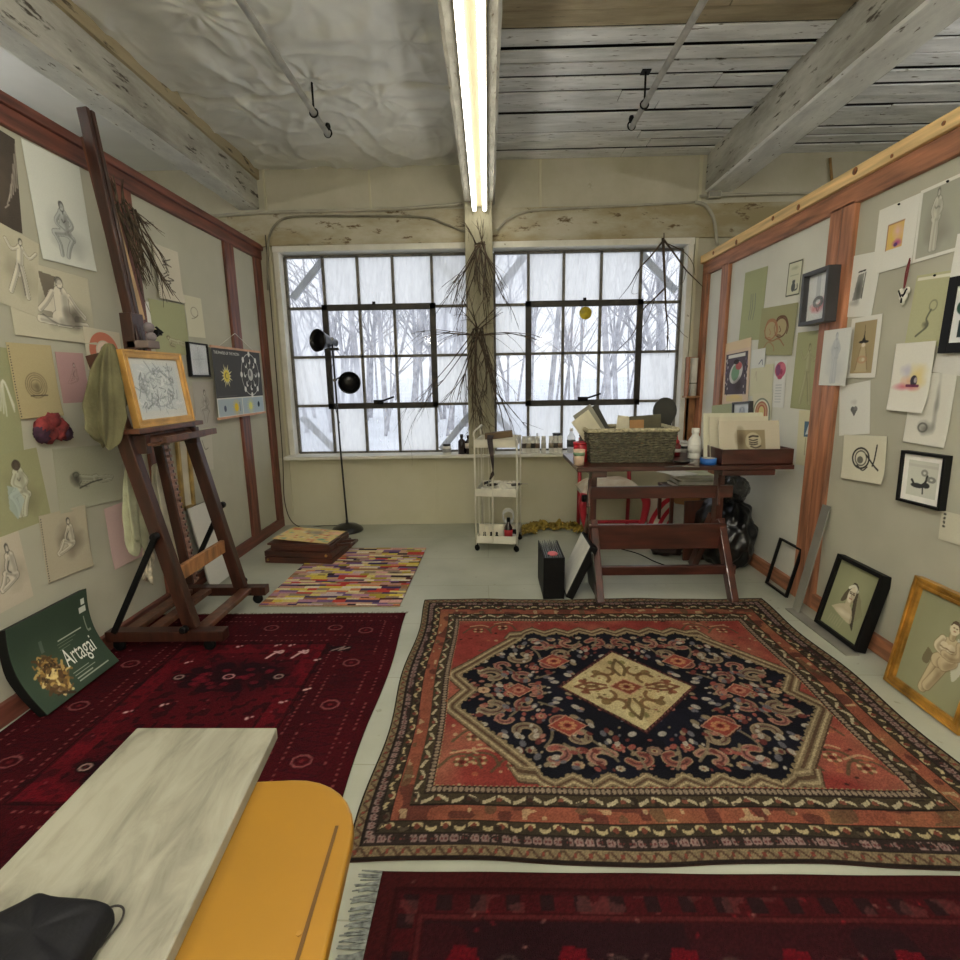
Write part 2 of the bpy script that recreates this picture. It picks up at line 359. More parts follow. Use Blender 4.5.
# weathered timber header over the windows, cover strips on the wall
struct(MB().box(X0, X1, YB-.03, YB+.01, WZ1+.02, 3.1).build('trim_1', M['header'], bevel=.004))
b = MB(); b.box(CX0, CX1, YB-.13, YB+.01, .76, 3.13); b.box(CX0+.1, CX0+.125, YB-.145, YB-.12, .8, 2.7)
struct(b.build('trim_2', worn('column_paint', (140, 136, 112), (166, 161, 138), (100, 90, 66), 3, (3, 3, .7), .75, .36, .3), bevel=.004))
b = MB()
for x in (-.57, 1.2): b.box(x-.012, x+.012, YB-.006, YB+.005, 0, .73)
for x in (-1.1, .52): b.box(x-.01, x+.01, YB-.006, YB+.005, 3.1, ZC)
b.box(2.0, 2.03, YB-.02, YB+.005, .8, ZC); b.box(-2.11, -2.09, YB-.02, YB+.005, .1, ZC)
struct(b.build('trim_3', M['wall_low'], bevel=.002))
# sill board and outer casings
b = MB(); b.box(WX0-.02, WX1, YB-.15, YG+.03, .727, .76)
struct(b.build('trim_4', M['casing'], bevel=.004))
M['pane_clear'] = pane_mat('clear_pane', .8, (235, 240, 250)); M['pane_hazy'] = pane_mat('hazy_pane', .45, (238, 240, 246)); M['pane_frost'] = pane_mat('frosted_pane', .1, (244, 243, 240))
def window(n, xs, zs, kinds, x0, x1, dirn):
    """xs: 6 bar centres, zs: 5 bar centres from top; kinds: 4 rows of 5 panes"""
    c = MB(); t = .055
    c.box(x0, xs[0]-.012, YB-.02, YG+.06, .76, WZ1); c.box(xs[5]+.012, x1, YB-.02, YG+.06, .76, WZ1); c.box(x0, x1, YB-.035, YG+.06, zs[0]+.02, WZ1+.02)
    w = struct(c.build('window_%d' % n, M['casing'], bevel=.005))
    f = MB()
    for x in xs: f.box(x-.013, x+.013, YG-.02, YG+.02, zs[4], zs[0])
    for z in zs: f.box(xs[0], xs[5], YG-.02, YG+.02, z-.013, z+.013)
    f.build('glazing_bar', M['steel_frame'], w)
    s = MB(); a, e = xs[1], xs[4]; u, l = zs[1], zs[3]
    s.box(a-.03, a+.03, YG-.045, YG-.02, l-.03, u+.03); s.box(e-.03, e+.03, YG-.045, YG-.02, l-.03, u+.03)
    s.box(a-.03, e+.03, YG-.045, YG-.02, u-.03, u+.03); s.box(a-.03, e+.03, YG-.045, YG-.02, l-.035, l+.025)
    s.build('sash', mat('dark_sash_%d' % n, (52, 49, 44), .6, .25, 12), w, bevel=.004)
    h = MB(); mxx = (xs[2]+xs[3])/2-.02*dirn
    h.box(mxx-.05, mxx+.05, YG-.08, YG-.045, l+.01, l+.055); h.beam((mxx, YG-.08, l+.03), (mxx+.17, YG-.12, l+.085), .022, .018); h.box(mxx-.015, mxx+.015, YG-.06, YG-.04, u+.02, u+.05)
    h.build('latch', M['black_metal'], w, bevel=.003)
    g = MB(); ks = {'c': 0, 'h': 1, 'f': 2}
    for r in range(4):
        for q in range(5):
            X_0, X_1, z1, z0 = xs[q], xs[q+1], zs[r], zs[r+1]; y = YG+.002
            g.add([(X_0, y, z0), (X_1, y, z0), (X_1, y, z1), (X_0, y, z1)], [(0, 1, 2, 3)], ks[kinds[r][q]])
    g.build('pane', [M['pane_clear'], M['pane_hazy'], M['pane_frost']], w)
    br = MB(); y = YG+.13
    for (xa, za, xb, zb) in ((xs[0], zs[1]+.12, xs[1]-.03, zs[0]), (xs[5], zs[1]+.12, xs[4]+.03, zs[0]), (xs[0], zs[3]-.12, xs[1]-.03, zs[4]), (xs[5], zs[3]-.12, xs[4]+.03, zs[4])):
        br.beam((xa, y, za), (xb, y, zb), .07, .03, up=(0, 1, 0))
    br.build('corner_brace', mat('grey_brace_%d' % n, (176, 182, 190), .7, .1, 6), w)
    return w
window(1, [-2.005, -1.63, -1.285, -.935, -.545, -.195], [2.725, 2.235, 1.755, 1.26, .765], ['cffff', 'hccch', 'fhccf', 'hfcfc'], WX0, CX0, 1)
window(2, [.075, .415, .765, 1.135, 1.525, 1.925], [2.725, 2.235, 1.755, 1.26, .765], ['hfffc', 'fcccc', 'ccccf', 'hffff'], CX1, WX1, -1)
# ------------------------------------------------------------------ partitions
def partition_left():
    b = MB(); b.box(XL-.06, XL, Y0, 5.33, 0, 2.74)
    w = struct(b.build('wall_left', M['panel']))
    for i, (a, e, x) in enumerate(((5.2, 5.338, .026), (4.62, 4.78, .025), (3.31, 3.47, .02), (1.55, 1.7, .02))):
        struct(MB().box(XL-.01, XL+x, a, e, 0, 2.682).build('trim_%d' % (10+i), M['redwood'], bevel=.006))
    r = MB(); r.box(XL-.07, XL+.03, Y0, 5.36, 2.68, 2.79); r.box(XL-.07, XL+.05, Y0, 5.36, 2.765, 2.815)
    struct(r.build('trim_14', M['redwood_h'], bevel=.006))
    struct(MB().box(XL-.01, XL+.028, Y0, 5.34, 0, .1).build('baseboard_left', M['redwood_h'], bevel=.005))
partition_left()
def partition_right():
    b = MB(); b.box(XR, XR+.06, Y0, 3.3, 0, 2.5, 0); b.box(XR, XR+.06, 3.3, 5.34, 0, 2.5, 1)
    struct(b.build('wall_right', [M['panel'], M['panel_white']]))
    for i, (a, e) in enumerate(((5.22, 5.34), (4.78, 4.92), (3.33, 3.43), (3.21, 3.325), (1.45, 1.6))):
        struct(MB().box(XR-.03, XR+.01, a, e, 0, 2.47).build('trim_%d' % (20+i), M['brownwood'], bevel=.005))
    r = MB(); r.box(XR-.03, XR+.07, Y0, 5.34, 2.45, 2.565); struct(r.build('trim_26', M['brownwood_h'], bevel=.005))
    struct(MB().box(XR-.028, XR+.01, Y0, 5.34, 0, .1).build('baseboard_right', M['brownwood_h'], bevel=.005))
    # knotty pine board laid along the top of the partition
    a = Art(9, .16, .02, (222, 186, 128), 5)
    for k in range(40): a.line([(-4.5, -.08+k*.004), (-1, -.08+k*.004+random.uniform(-.01, .01)), (4.5, -.08+k*.004)], .002, (196, 152, 92), .25)
    p = MB(); p.box(XR-.055, XR+.085, Y0, 5.36, 2.565, 2.64)
    o = p.build('trim_27', mat('knotty_pine', (220, 186, 130), .55, .14, 4, .05, stretch=(8, .5, 8)), bevel=.008); struct(o)
    kn = MB(); rr = random.Random(4); y = 1.4
    while y < 5.3:
        kr = rr.uniform(.35, 1); kn.lathe([(.022*kr, 0), (.02*kr, .004), (.0, .005)], (XR-.0555, y, 2.60+rr.uniform(-.02, .02)), 10, axis=(-1, 0, .0)); y += rr.uniform(.18, .62)
    for v in range(len(kn.v)):
        q = kn.v[v]; yc = q[1]; kn.v[v] = (q[0]+.0015, yc, q[2])
    kn.build('knot', mat('dark_knot', (126, 78, 40), .6, .3, 60), o)
partition_right()
# ------------------------------------------------------------------ ceiling
def ceiling():
    # planks over the right-hand bays, running across the room
    b = MB(); y = YB; i = 0; rr = random.Random(3)
    edges = [at(540, q, 2, ZC).y for q in (150, 142, 134, 124, 113, 104, 92, 78, 63, 48, 30, 11, -12, -40)]
    while y > Y0:
        w = (y-edges.pop(0)) if edges else rr.choice((.15, .17, .2)); dz = rr.uniform(0, .014); ye = y-w
        k = 1 if (ye < 3.42 and ye > 2.6) or (rr.random() < .12 and ye < 2.6) else 0
        xs = [-.2, rr.uniform(.6, 2.4), rr.uniform(2.6, 4.6), X1]
        for xa, xb in zip(xs[:-1], xs[1:]): b.box(xa+.003, xb-.003, y-w+rr.choice((.016, .02, .034)), y, ZC+dz, ZC+dz+.012, k)
        y -= w
    b.box(-.2, X1, Y0, YB, ZC+.035, ZC+.06, 2)
    m0 = worn('whitewashed_planks', (194, 197, 198), (228, 230, 232), (96, 92, 84), 2.2, (.8, 4, 4), .8, .36, .4)
    m1 = worn('bare_planks', (134, 122, 98), (166, 154, 128), (66, 54, 36), 2.4, (.6, 4, 4), .8, .33, .4)
    struct(b.build('ceiling', [m0, m1, M['black_metal']], bevel=.003, seg=1))
    # sheet of plastic film stapled under the left bay
    nx, ny = 150, 420; xs = np.linspace(-2.2, -.16, nx); ys = np.linspace(-1.0, YB, ny); X, Y = np.meshgrid(xs, ys)
    Z = np.full(X.shape, ZC-.01)
    n1 = vnoise(nx, ny, 5, 5); n2 = vnoise(nx, ny, 14, 6)
    warp = (n1-.5)*1.2
    ridge = lambda k, sd, p: (1-np.abs(2*vnoise(nx, ny, k, sd)-1))**p
    Z -= .03*n1 + .012*n2 + .013*ridge(4, 15, 7) + .011*ridge(7, 16, 8)*n1 + .012*ridge(11, 17, 8)*(1-n1) + .007*ridge(20, 18, 6)*ridge(5, 19, 2)
    Z -= .014*np.abs(np.sin((Y*2.4+warp*2.4+X*.35)*2.0))**8
    for (cx, cy, a0, sp) in ((-1.16, 3.9, .04, 9), (-1.55, 3.2, .035, 11), (-.75, 4.15, .03, 9), (-.45, 3.5, .03, 8), (-1.75, 4.3, .02, 10), (-1.2, 2.7, .03, 9), (-1.25, 4.55, .02, 7)):
        dx, dy = X-cx, Y-cy; r = np.hypot(dx, dy)+1e-3; th = np.arctan2(dy, dx)
        Z += .55*a0*np.exp(-r/.32)*(np.abs(np.sin(th*sp/2+n2*2.2))**1.5-.6)*np.minimum(1, r/.05)
    for (yy, aa) in ((4.05, .03), (2.75, .03), (1.4, .03)): Z += aa*np.exp(-((Y-yy-.05*np.sin(X*3))/.035)**2)
    V = np.stack([X, Y, Z], -1).reshape(-1, 3); idx = np.arange(nx*ny).reshape(ny, nx)
    F = np.stack([idx[:-1, :-1], idx[1:, :-1], idx[1:, 1:], idx[:-1, 1:]], -1).reshape(-1, 4)
    me = bpy.data.meshes.new('ceiling_film'); me.from_pydata(V.tolist(), [], F.tolist()); me.polygons.foreach_set('use_smooth', [True]*len(F)); me.update()
    me.materials.append(mat('grey_plastic_film', (212, 213, 208), .36, .06, 3, .12, bscale=14, spec=.6))
    o = bpy.data.objects.new('ceiling_film', me); link(o); struct(o)
    struct(MB().box(-2.4, -.16, Y0, YB, ZC+.01, ZC+.06).build('ceiling_left', M['panel']))
    struct(MB().box(X0, -2.3, Y0, YB, ZC-.02, ZC+.04).build('ceiling_far_left', M['white_plaster']))
ceiling()
def wobble_beam(name, x0, x1, z0, z1, mats, split=None):
    b = MB(); rr = random.Random(hash(name) % 99); ys = np.linspace(Y0, YB, 60); P = []
    for y in ys:
        j = [rr.uniform(-.003, .003) for _ in range(4)]
        P.append([(x0+j[0], y, z1), (x0+j[1], y, z0+j[2]), (x0+.018+j[0], y, z0-.012+j[3]), (x1-.018, y, z0-.012+j[1]), (x1+j[2], y, z0+j[0]), (x1+j[3], y, z1)])
    n = 6; vs = [v for r in P for v in r]
    fs = [(i*n+k, (i+1)*n+k, (i+1)*n+k+1, i*n+k+1) for i in range(len(ys)-1) for k in range(n-1)]
    b.add(vs, fs, 0)
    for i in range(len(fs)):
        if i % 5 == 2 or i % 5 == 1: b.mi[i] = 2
    if split: b.box(split[0], split[1], Y0, YB, split[2], ZC+.02, 1)
    return struct(b.build(name, mats))
wobble_beam('trim_30', -2.38, -2.17, 3.15, 3.42, [M['beam'], M['beam_tan'], M['beam_white_lit']], (-2.36, -2.145, 3.4))
wobble_beam('trim_31', 2.07, 2.34, 3.215, ZC+.02, [M['beam'], M['beam'], M['beam_white_lit']])
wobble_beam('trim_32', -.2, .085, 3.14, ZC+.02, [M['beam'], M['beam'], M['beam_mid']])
# ------------------------------------------------------------------ fluorescent fixtures: the seen one ahead, the others added out of view
M['tube'] = emit('lit_tube', (1.0, .95, .84), 8.0)
M['tube_fill_over'] = emit('fill_tube_overhead', (1.0, .955, .86), 42.0)
M['tube_fill_bay'] = emit('fill_tube_bay', (1.0, .97, .92), 34.0)
M['tube_fill_rear'] = emit('fill_tube_rear', (1.0, .96, .88), 66.0)
M['housing'] = mat('cream_housing', (118, 112, 88), .5, .04, 4)
def fixture(x, y0, y1, z, label, light=M['tube'], group=None, up=False):
    t = thing('fluorescent_fixture', label, 'ceiling light', Matrix.Translation((x, (y0+y1)/2, z)) @ Matrix.Rotation(math.pi if up else 0, 4, 'Y'), group); h = (y1-y0)/2
    MB().box(-.072, .072, -h, h, -.055, 0).build('housing', M['housing'], t, .006)
    for s in (-1, 1):
        MB().tube([(s*.047, -h+.03, -.082), (s*.047, h-.03, -.082)], .0195, 12).build('tube', light, t)
        for e in (-1, 1): MB().box(s*.047-.016, s*.047+.016, e*(h-.018)-.014, e*(h-.018)+.014, -.098, -.05).build('lamp_holder', M['casing'], t, .002)
    return t
fixture(-.057, 1.75, 5.2, 3.128, 'long twin tube fluorescent light on the centre beam ahead')
fixture(-.057, -1.2, 1.7, 3.128, 'second twin tube fluorescent light, overhead along the centre beam', M['tube_fill_over'])  # this and the fixtures below are added, unseen, to brighten the room
fixture(-3.9, .5, 3.4, 2.7, 'twin tube light in the next bay beyond the left partition', M['tube_fill_bay'], up=True)
fixture(3.9, .5, 3.4, 2.7, 'twin tube light in the next bay beyond the right partition', M['tube_fill_bay'], up=True)
fixture(-1.3, -2.9, -.5, 2.5, 'twin tube light hung low at the back of the room, left side', M['tube_fill_rear'])
fixture(0, -2.6, -.6, 2.6, 'upward shining twin tube light at the back of the room', M['tube_fill_rear'], up=True)
fixture(1.3, -2.9, -.5, 2.5, 'twin tube light hung low at the back of the room, right side', M['tube_fill_rear'])
# ------------------------------------------------------------------ outdoors: snow, bare wood, overcast sky
M['snow'] = mat('snow', (236, 240, 246), .9, .03, .5, .2)
b = MB(); b.grid(lambda u, v: (-60+120*u, 5.7+70*v, -.55+2.2*v*v+.25*math.sin(u*19)*v), 40, 30)
struct(b.build('ground_snow', M['snow']))
M['bark'] = mat('grey_bark', (172, 170, 174), .9, .25, 4)
def bare_tree(seed):
    rr = random.Random(seed); b = MB()
    def br(p, d, ln, r, dep):
        pts = [Vector(p)]
        for k in range(3):
            d = (d+Vector((rr.uniform(-.18, .18), rr.uniform(-.18, .18), rr.uniform(-.02, .14)))).normalized(); pts.append(pts[-1]+d*ln/3)
        b.tube(pts, r, 6 if dep == 0 else 4, r2=r*.5, cap=False)
        if dep < 3:
            for k in range(7 if dep == 0 else 4):
                q = pts[rr.choice((1, 2, 3) if dep == 0 else (1, 2, 3))]
                dd = (d*.45+Vector((rr.uniform(-1, 1), rr.uniform(-1, 1), rr.uniform(-.1, .7)))).normalized(); br(q, dd, ln*rr.uniform(.28, .5), r*.4, dep+1)
    br((0, 0, -.1), Vector((0, 0, 1)), 8.5, .085, 0); return b
tr0 = [bare_tree(k).build('bare_tree', M['bark']) for k in range(5)]
rr = random.Random(12); n = 0
for k in range(90):
    y = rr.uniform(16, 40); x = rr.uniform(-.52, .52)*y
    o = tr0[k] if k < 5 else tr0[k % 5].copy()
    if k >= 5: COL.objects.link(o)
    v = (y-5.7)/70; o.location = (x, y, -.55+2.2*v*v+.25*math.sin((x+60)/120*19)*v); s = rr.uniform(.75, 1.3); o.scale = (s, s, s*rr.uniform(.9, 1.3)); o.rotation_euler = (0, 0, rr.uniform(0, 6.28))
    tag(o, 'bare grey winter tree standing in the snow outside the windows', 'tree', 'bare trees outside the windows')
wd = bpy.data.worlds.new('overcast'); SC.world = wd; wd.use_nodes = True
bg = wd.node_tree.nodes['Background']; bg.inputs['Color'].default_value = (.90, .94, 1.0, 1); bg.inputs['Strength'].default_value = .98
# ------------------------------------------------------------------ camera
cd = bpy.data.cameras.new('camera'); cam = bpy.data.objects.new('camera', cd); COL.objects.link(cam)
cd.sensor_width = 36; cd.lens = FPX*36/960; cd.clip_start = .02
cam.matrix_world = Matrix(((AX_R.x, AX_U.x, -AX_F.x, 0), (AX_R.y, AX_U.y, -AX_F.y, 0), (AX_R.z, AX_U.z, -AX_F.z, CAMH), (0, 0, 0, 1)))
SC.camera = cam
SC.view_settings.view_transform = 'Standard'; SC.view_settings.look = 'None'; SC.view_settings.gamma = 1; SC.view_settings.exposure = .42; SC.view_settings.use_curve_mapping = False
SC.cycles.use_denoising = True; SC.cycles.max_bounces = 8; SC.cycles.diffuse_bounces = 5; SC.cycles.transparent_max_bounces = 12
# ================================================================== RUGS
def rotz(a): return Matrix.Rotation(a, 4, 'Z')
def persian():
    W, H = 2.28, 1.99; a = Art(W, H, .0042, (176, 74, 52), 0); X, Y = a.X, a.Y; nz = rng.random(X.shape)
    big = vnoise(a.nx, a.ny, 16, 21); mid = vnoise(a.nx, a.ny, 60, 22)
    RED, ORA, NAVY, CREAM, TAN, BRN, PINK, DK, OLV = (172, 66, 58), (190, 110, 86), (22, 22, 32), (224, 204, 150), (152, 132, 98), (98, 70, 52), (178, 112, 100), (44, 34, 30), (104, 92, 62)
    # abrash of the field: redder and oranger passages
    k = np.clip((big-.3)*1.8, 0, 1)[..., None]; a.C = np.array(RED)*(1-k)+np.array(ORA)*k
    BL, BR, BN, BF = .25, .30, .31, .34                       # border widths left, right, near, far
    dl, dr, dn, df = (X+W/2)/BL, (W/2-X)/BR, (Y+H/2)/BN, (H/2-Y)/BF
    d = np.minimum(np.minimum(dl, dr), np.minimum(dn, df)); side = (np.minimum(dl, dr) < np.minimum(dn, df))
    s = np.where(side, Y, X)                                  # run along the border
    sl = lambda lo, hi: ((d >= lo) & (d < hi))
    def put(m, c, al=1.0):
        al = np.asarray(al, float)*m; a.C[:] = a.C*(1-al[..., None])+np.array(c, float)*al[..., None]
    def wave(per, ph=0): return np.abs(((s/per+ph) % 1)-.5)*2
    put(sl(-1, .03), DK); put(sl(.03, .15), TAN)
    t = (d-.03)/.12; put(sl(.04, .14) & (np.abs(wave(.05)-t) < .22), BRN, .85); put(sl(.05, .13) & (np.abs(t-.5) < .2) & (wave(.05, .25) > .8), (150, 70, 56))
    put(sl(.15, .17), DK); put(sl(.17, .31), (62, 48, 44)); t = (d-.24)/.07
    put(sl(.18, .30) & (np.hypot((wave(.034)-.35)*1.0, t*.75) < .52) & (mid > .3), (172, 140, 132), .9); put(sl(.18, .30) & (np.hypot((wave(.034)-.35)*1.4, t*1.2) < .3), (120, 62, 60)); put(sl(.31, .325), DK)
    put(sl(.325, .47), (72, 62, 46)); t = (d-.40)/.075
    z = np.sin(s/.095*2*np.pi); put(sl(.335, .46) & (np.abs(t-z*.55) < .34) & (wave(.0475) < .78), CREAM, .92)
    put(sl(.335, .46) & (np.hypot((wave(.095, .25))*2.4, (t)*1.0) < .5), (146, 76, 58)); put(sl(.335, .46) & (mid > .72), DK, .7); put(sl(.47, .485), DK)
    put(sl(.485, .69), np.array([172, 92, 68])); kk = np.clip((big-.45)*2.2, 0, 1)
    put(sl(.485, .69), (190, 130, 84), kk*.7); put(sl(.485, .69) & (vnoise(a.nx, a.ny, 40, 31) > .72), (104, 54, 46), .75); put(sl(.51, .67) & (vnoise(a.nx, a.ny, 70, 32) > .82), CREAM, .7); put(sl(.5, .68) & (vnoise(a.nx, a.ny, 34, 33) > .8), OLV, .6)
    put(sl(.69, .705), DK); put(sl(.705, .86), (82, 70, 50)); t = (d-.78)/.075; z = np.sin(s/.11*2*np.pi+1)
    put(sl(.715, .85) & (np.abs(t-z*.5) < .36) & (wave(.055) < .8), (226, 212, 170), .92); put(sl(.715, .85) & (np.hypot(wave(.11, .4)*2.2, t) < .45), (150, 84, 66)); put(sl(.715, .85) & (mid > .7), DK, .7)
    put(sl(.86, .87), DK); put(sl(.87, .985), (66, 50, 44)); t = (d-.928)/.055; put(sl(.88, .975) & (np.hypot(wave(.04)-.5, t*.6) < .42), (190, 168, 140), .85); put(sl(.985, 1.0), (196, 172, 120), (wave(.02) > .5)*.9)
    # field box and medallion
    fx0, fx1, fy0, fy1 = -W/2+BL, W/2-BR, -H/2+BN, H/2-BF; cx, cy = (-.02), (-.075)
    inf = d >= 1.0
    # corner flowers on the red ground
    for qx, qy in ((fx0+.16, fy0+.13), (fx0+.30, fy0+.10), (fx0+.13, fy0+.27), (fx0+.12, fy1-.12), (fx0+.27, fy1-.08), (fx1-.17, fy0+.16), (fx1-.33, fy0+.12), (fx1-.12, fy0+.32), (fx1-.15, fy1-.12), (fx1-.3, fy1-.09), (fx0+.09, fy0+.12), (fx1-.08, fy0+.1), (fx0+.42, fy0+.06), (fx1-.46, fy0+.06)):
        a.line([(qx-.09, qy-.03), (qx-.03, qy+.04), (qx+.05, qy+.03), (qx+.08, qy-.03)], .005, OLV, .8); a.line([(qx-.05, qy+.05), (qx+.02, qy+.07), (qx+.06, qy+.05)], .004, (226, 190, 140), .8)
        for k in range(8): a.ell(qx+.026*math.cos(k*.785), qy+.022*math.sin(k*.785), .009, .008, CREAM if (k % 2) else (120, 96, 60), .9)
        a.ell(qx, qy, .011, .011, (110, 44, 36))
    for k in range(260):
        qx, qy = random.uniform(fx0, fx1), random.uniform(fy0, fy1); a.ell(qx, qy, random.uniform(.006, .016), random.uniform(.005, .012), random.choice((OLV, DK, CREAM, (206, 120, 80), (130, 40, 40))), .7)
    hx, hy = .815, .535
    P = [(-hx, .13), (-hx+.36, hy), (hx-.33, hy), (hx, .13), (hx-.09, 0), (hx, -.13), (hx-.34, -hy), (-hx+.36, -hy), (-hx, -.13), (-hx+.09, 0)]
    P = [(x+cx, y+cy) for x, y in P]; D = sdist(P, X, Y)
    jag = .012*np.abs(((X+Y)/.05 % 1)-.5)*2+.012*np.abs(((X-Y)/.05 % 1)-.5)*2
    mtn = np.where(np.abs(Y-cy) > hy-.02, .045*np.abs(((X-cx)/.14 % 1)-.5)*2, 0)
    E = D-mtn
    put(inf & (E < .075), BRN); put(inf & (E < .068), TAN); put(inf & (E < .068) & (np.abs(E-.034) < .006), (110, 82, 60)); put(inf & (np.abs(E-.052) < .005), (206, 186, 142)); put(inf & (np.abs(E-.015) < .004), (200, 178, 136))
    tooth = np.abs(((X*1.0)/.026 % 1)-.5)+np.abs(((Y)/.026 % 1)-.5)
    md = E+(tooth-.5)*.02 < 0
    put(md, NAVY); put(md & (big > .62), (30, 30, 46), .6)
    # herati scroll work, mirrored in both axes
    S = a.C.copy()
    cols = [PINK, (168, 96, 82), (150, 132, 104), (186, 130, 110)]
    rr = random.Random(5)
    def both(fn):
        for sx in (1, -1):
            for sy in (1, -1): fn(sx, sy)
    def paisley(x, y, r, ang, c):
        def f(sx, sy):
            pts = [(cx+sx*(x+r*math.cos(ang+t)*(1-.10*t)), cy+sy*(y+r*math.sin(ang+t)*.8*(1-.10*t))) for t in np.linspace(0, 4.1, 7)]
            a.line(pts, r*.40, DK, .9); a.line(pts, r*.34, (196, 168, 132), .95); a.line(pts, r*.25, c, 1); a.line(pts, r*.05, (92, 50, 48), .8)
        both(f)
    def flower(x, y, r, c, n=8):
        def f(sx, sy):
            for k in range(n): a.ell(cx+sx*x+r*.66*math.cos(k*6.283/n), cy+sy*y+r*.56*math.sin(k*6.283/n), r*.3, r*.26, c)
            a.ell(cx+sx*x, cy+sy*y, r*.4, r*.34, (206, 178, 130)); a.ell(cx+sx*x, cy+sy*y, r*.2, r*.18, (130, 50, 46))
        both(f)
    def stem(p, q):
        def f(sx, sy): a.line([(cx+sx*p[0], cy+sy*p[1]), (cx+sx*(p[0]+q[0])/2+.01, cy+sy*(p[1]+q[1])/2), (cx+sx*q[0], cy+sy*q[1])], .005, (150, 134, 104), .9)
        both(f)
    for (x, y, r, an) in ((.66, .13, .062, .6), (.52, .30, .06, 2.2), (.40, .43, .056, 1.2), (.22, .46, .056, 3.6), (.07, .46, .05, .4), (.50, .12, .05, 4.4), (.36, .24, .046, 3.0), (.60, .22, .04, 5.2), (.28, .34, .046, 5.4), (.45, .02, .034, 1.0)): paisley(x, y, r, an, rr.choice(cols))
    for (x, y, r, c) in ((.70, .0, .034, (222, 180, 140)), (.58, .03, .03, (184, 96, 84)), (.44, .2, .03, (190, 110, 96)), (.32, .50, .028, (200, 170, 130)), (.14, .40, .03, (186, 92, 80)), (.50, .42, .026, (160, 140, 110)), (.0, .42, .034, (150, 120, 100)), (.62, .33, .022, (200, 150, 120)), (.16, .52, .02, (206, 190, 160)), (.42, .50, .02, (206, 190, 160)), (.72, .18, .018, (206, 190, 160)), (.30, .42, .024, (178, 100, 90))): flower(x, y, r, c)
    for p, q in (((.66, .05), (.66, .11)), ((.52, .1), (.58, .2)), ((.4, .3), (.44, .4)), ((.24, .36), (.16, .48)), ((.1, .4), (.06, .52)), ((.34, .16), (.44, .1)), ((.3, .46), (.36, .38))): stem(p, q)
    for k in range(230):
        x, y = rr.uniform(0, .78), rr.uniform(0, .53); r = rr.uniform(.005, .015); c = rr.choice(((206, 196, 176), (170, 150, 116), (178, 90, 78), (120, 118, 126), (196, 130, 110), (130, 60, 54)))
        both(lambda sx, sy: a.ell(cx+sx*x, cy+sy*y, r*1.5, r, c, .95, rot=x*9))
    for (x, y, w) in ((.335, .27, .085), (.345, .0, .0), (.60, .0, .0)):
        if w: both(lambda sx, sy: [a.poly([(cx+sx*x-w, cy+sy*y), (cx+sx*x, cy+sy*y-w*.85), (cx+sx*x+w, cy+sy*y), (cx+sx*x, cy+sy*y+w*.85)], c_) for c_ in ((70, 40, 38),)])
    def dia(x, y, w, c, c2):
        for f, cc in ((1.0, (206, 150, 120)), (.88, c), (.0, c2)):
            if f: a.poly([(x-w*f, y), (x, y-w*.82*f), (x+w*f, y), (x, y+w*.82*f)], cc)
        for k in range(8): a.ell(x+w*.34*math.cos(k*.785), y+w*.28*math.sin(k*.785), w*.14, w*.1, c2)
        a.ell(x, y, w*.14, w*.12, (120, 40, 36))
    for sx in (1, -1):
        for sy in (1, -1): dia(cx+sx*.33, cy+sy*.265, .088, (176, 76, 62), (216, 150, 100))
        dia(cx+sx*.53, cy, .07, (170, 84, 70), (206, 140, 110))
    keep = (~md)[..., None]; a.C = np.where(keep, S, a.C)
    # ivory diamond
    ox, oy, rx, ry = -.02, -.045, .315, .325; q = np.abs(X-ox)/rx+np.abs(Y-oy)/ry
    put(q < 1.08, (70, 34, 34)); put(q < 1.045, (150, 90, 76), .8*(wave(.02) > .4)); put(q < 1.0, (226, 206, 150)); put((q < 1.0) & (big > .55), (216, 186, 128), .6)
    T = a.C.copy()
    dia(ox, oy, .085, (150, 74, 52), (206, 160, 110))
    for sx in (1, -1):
        for sy in (1, -1):
            for (x, y, r, an) in ((.11, .07, .04, .4), (.07, .14, .036, 2.0), (.17, .03, .034, 3.5)):
                pts = [(ox+sx*(x+r*math.cos(an+t)), oy+sy*(y+r*math.sin(an+t))) for t in np.linspace(0, 3.6, 6)]; a.line(pts, .008, (132, 92, 56), .85)
            a.ell(ox+sx*.125, oy+sy*.125, .024, .022, (140, 110, 66), .9); a.ell(ox+sx*.03, oy+sy*.22, .016, .02, (140, 130, 76), .85); a.ell(ox+sx*.21, oy+sy*.045, .02, .015, (150, 80, 56), .85); a.line([(ox+sx*.01, oy+sy*.1), (ox+sx*.03, oy+sy*.17), (ox, oy+sy*.25)], .007, (120, 96, 58), .9); a.line([(ox+sx*.1, oy+sy*.01), (ox+sx*.18, oy+sy*.03), (ox+sx*.25, oy)], .007, (140, 84, 58), .9)
            for k in range(9): a.ell(ox+sx*rr.uniform(.02, .2), oy+sy*rr.uniform(.02, .2), .008, .006, rr.choice(((150, 84, 60), (140, 124, 72), (110, 84, 54))), .8)
    a.C = np.where((q < .95)[..., None], a.C, T)
    a.C *= (.86+.28*nz[..., None]); a.C *= (.93+.14*mid[..., None]); a.C = a.C*.9+.1*a.C.mean(-1, keepdims=True); a.C[:] = np.clip(a.C*.76, 0, 255)
    e = lambda X, Y: (.012*np.sin(Y*7+1)*(np.abs(X)/1.14)**3*np.sign(X), .010*np.sin(X*6)*(np.abs(Y)/1.0)**3)
    o = sheet('persian_rug', a, .008, M['rug'], mw=Matrix.Translation((.683, 2.366, .010)) @ rotz(-.012), bend=lambda X, Y: .0025*np.sin(X*9+Y*5)**2, back=(60, 40, 34), edge=e)
    tag(o, 'large patterned red and navy rug with cream central diamond', 'rug')
persian()
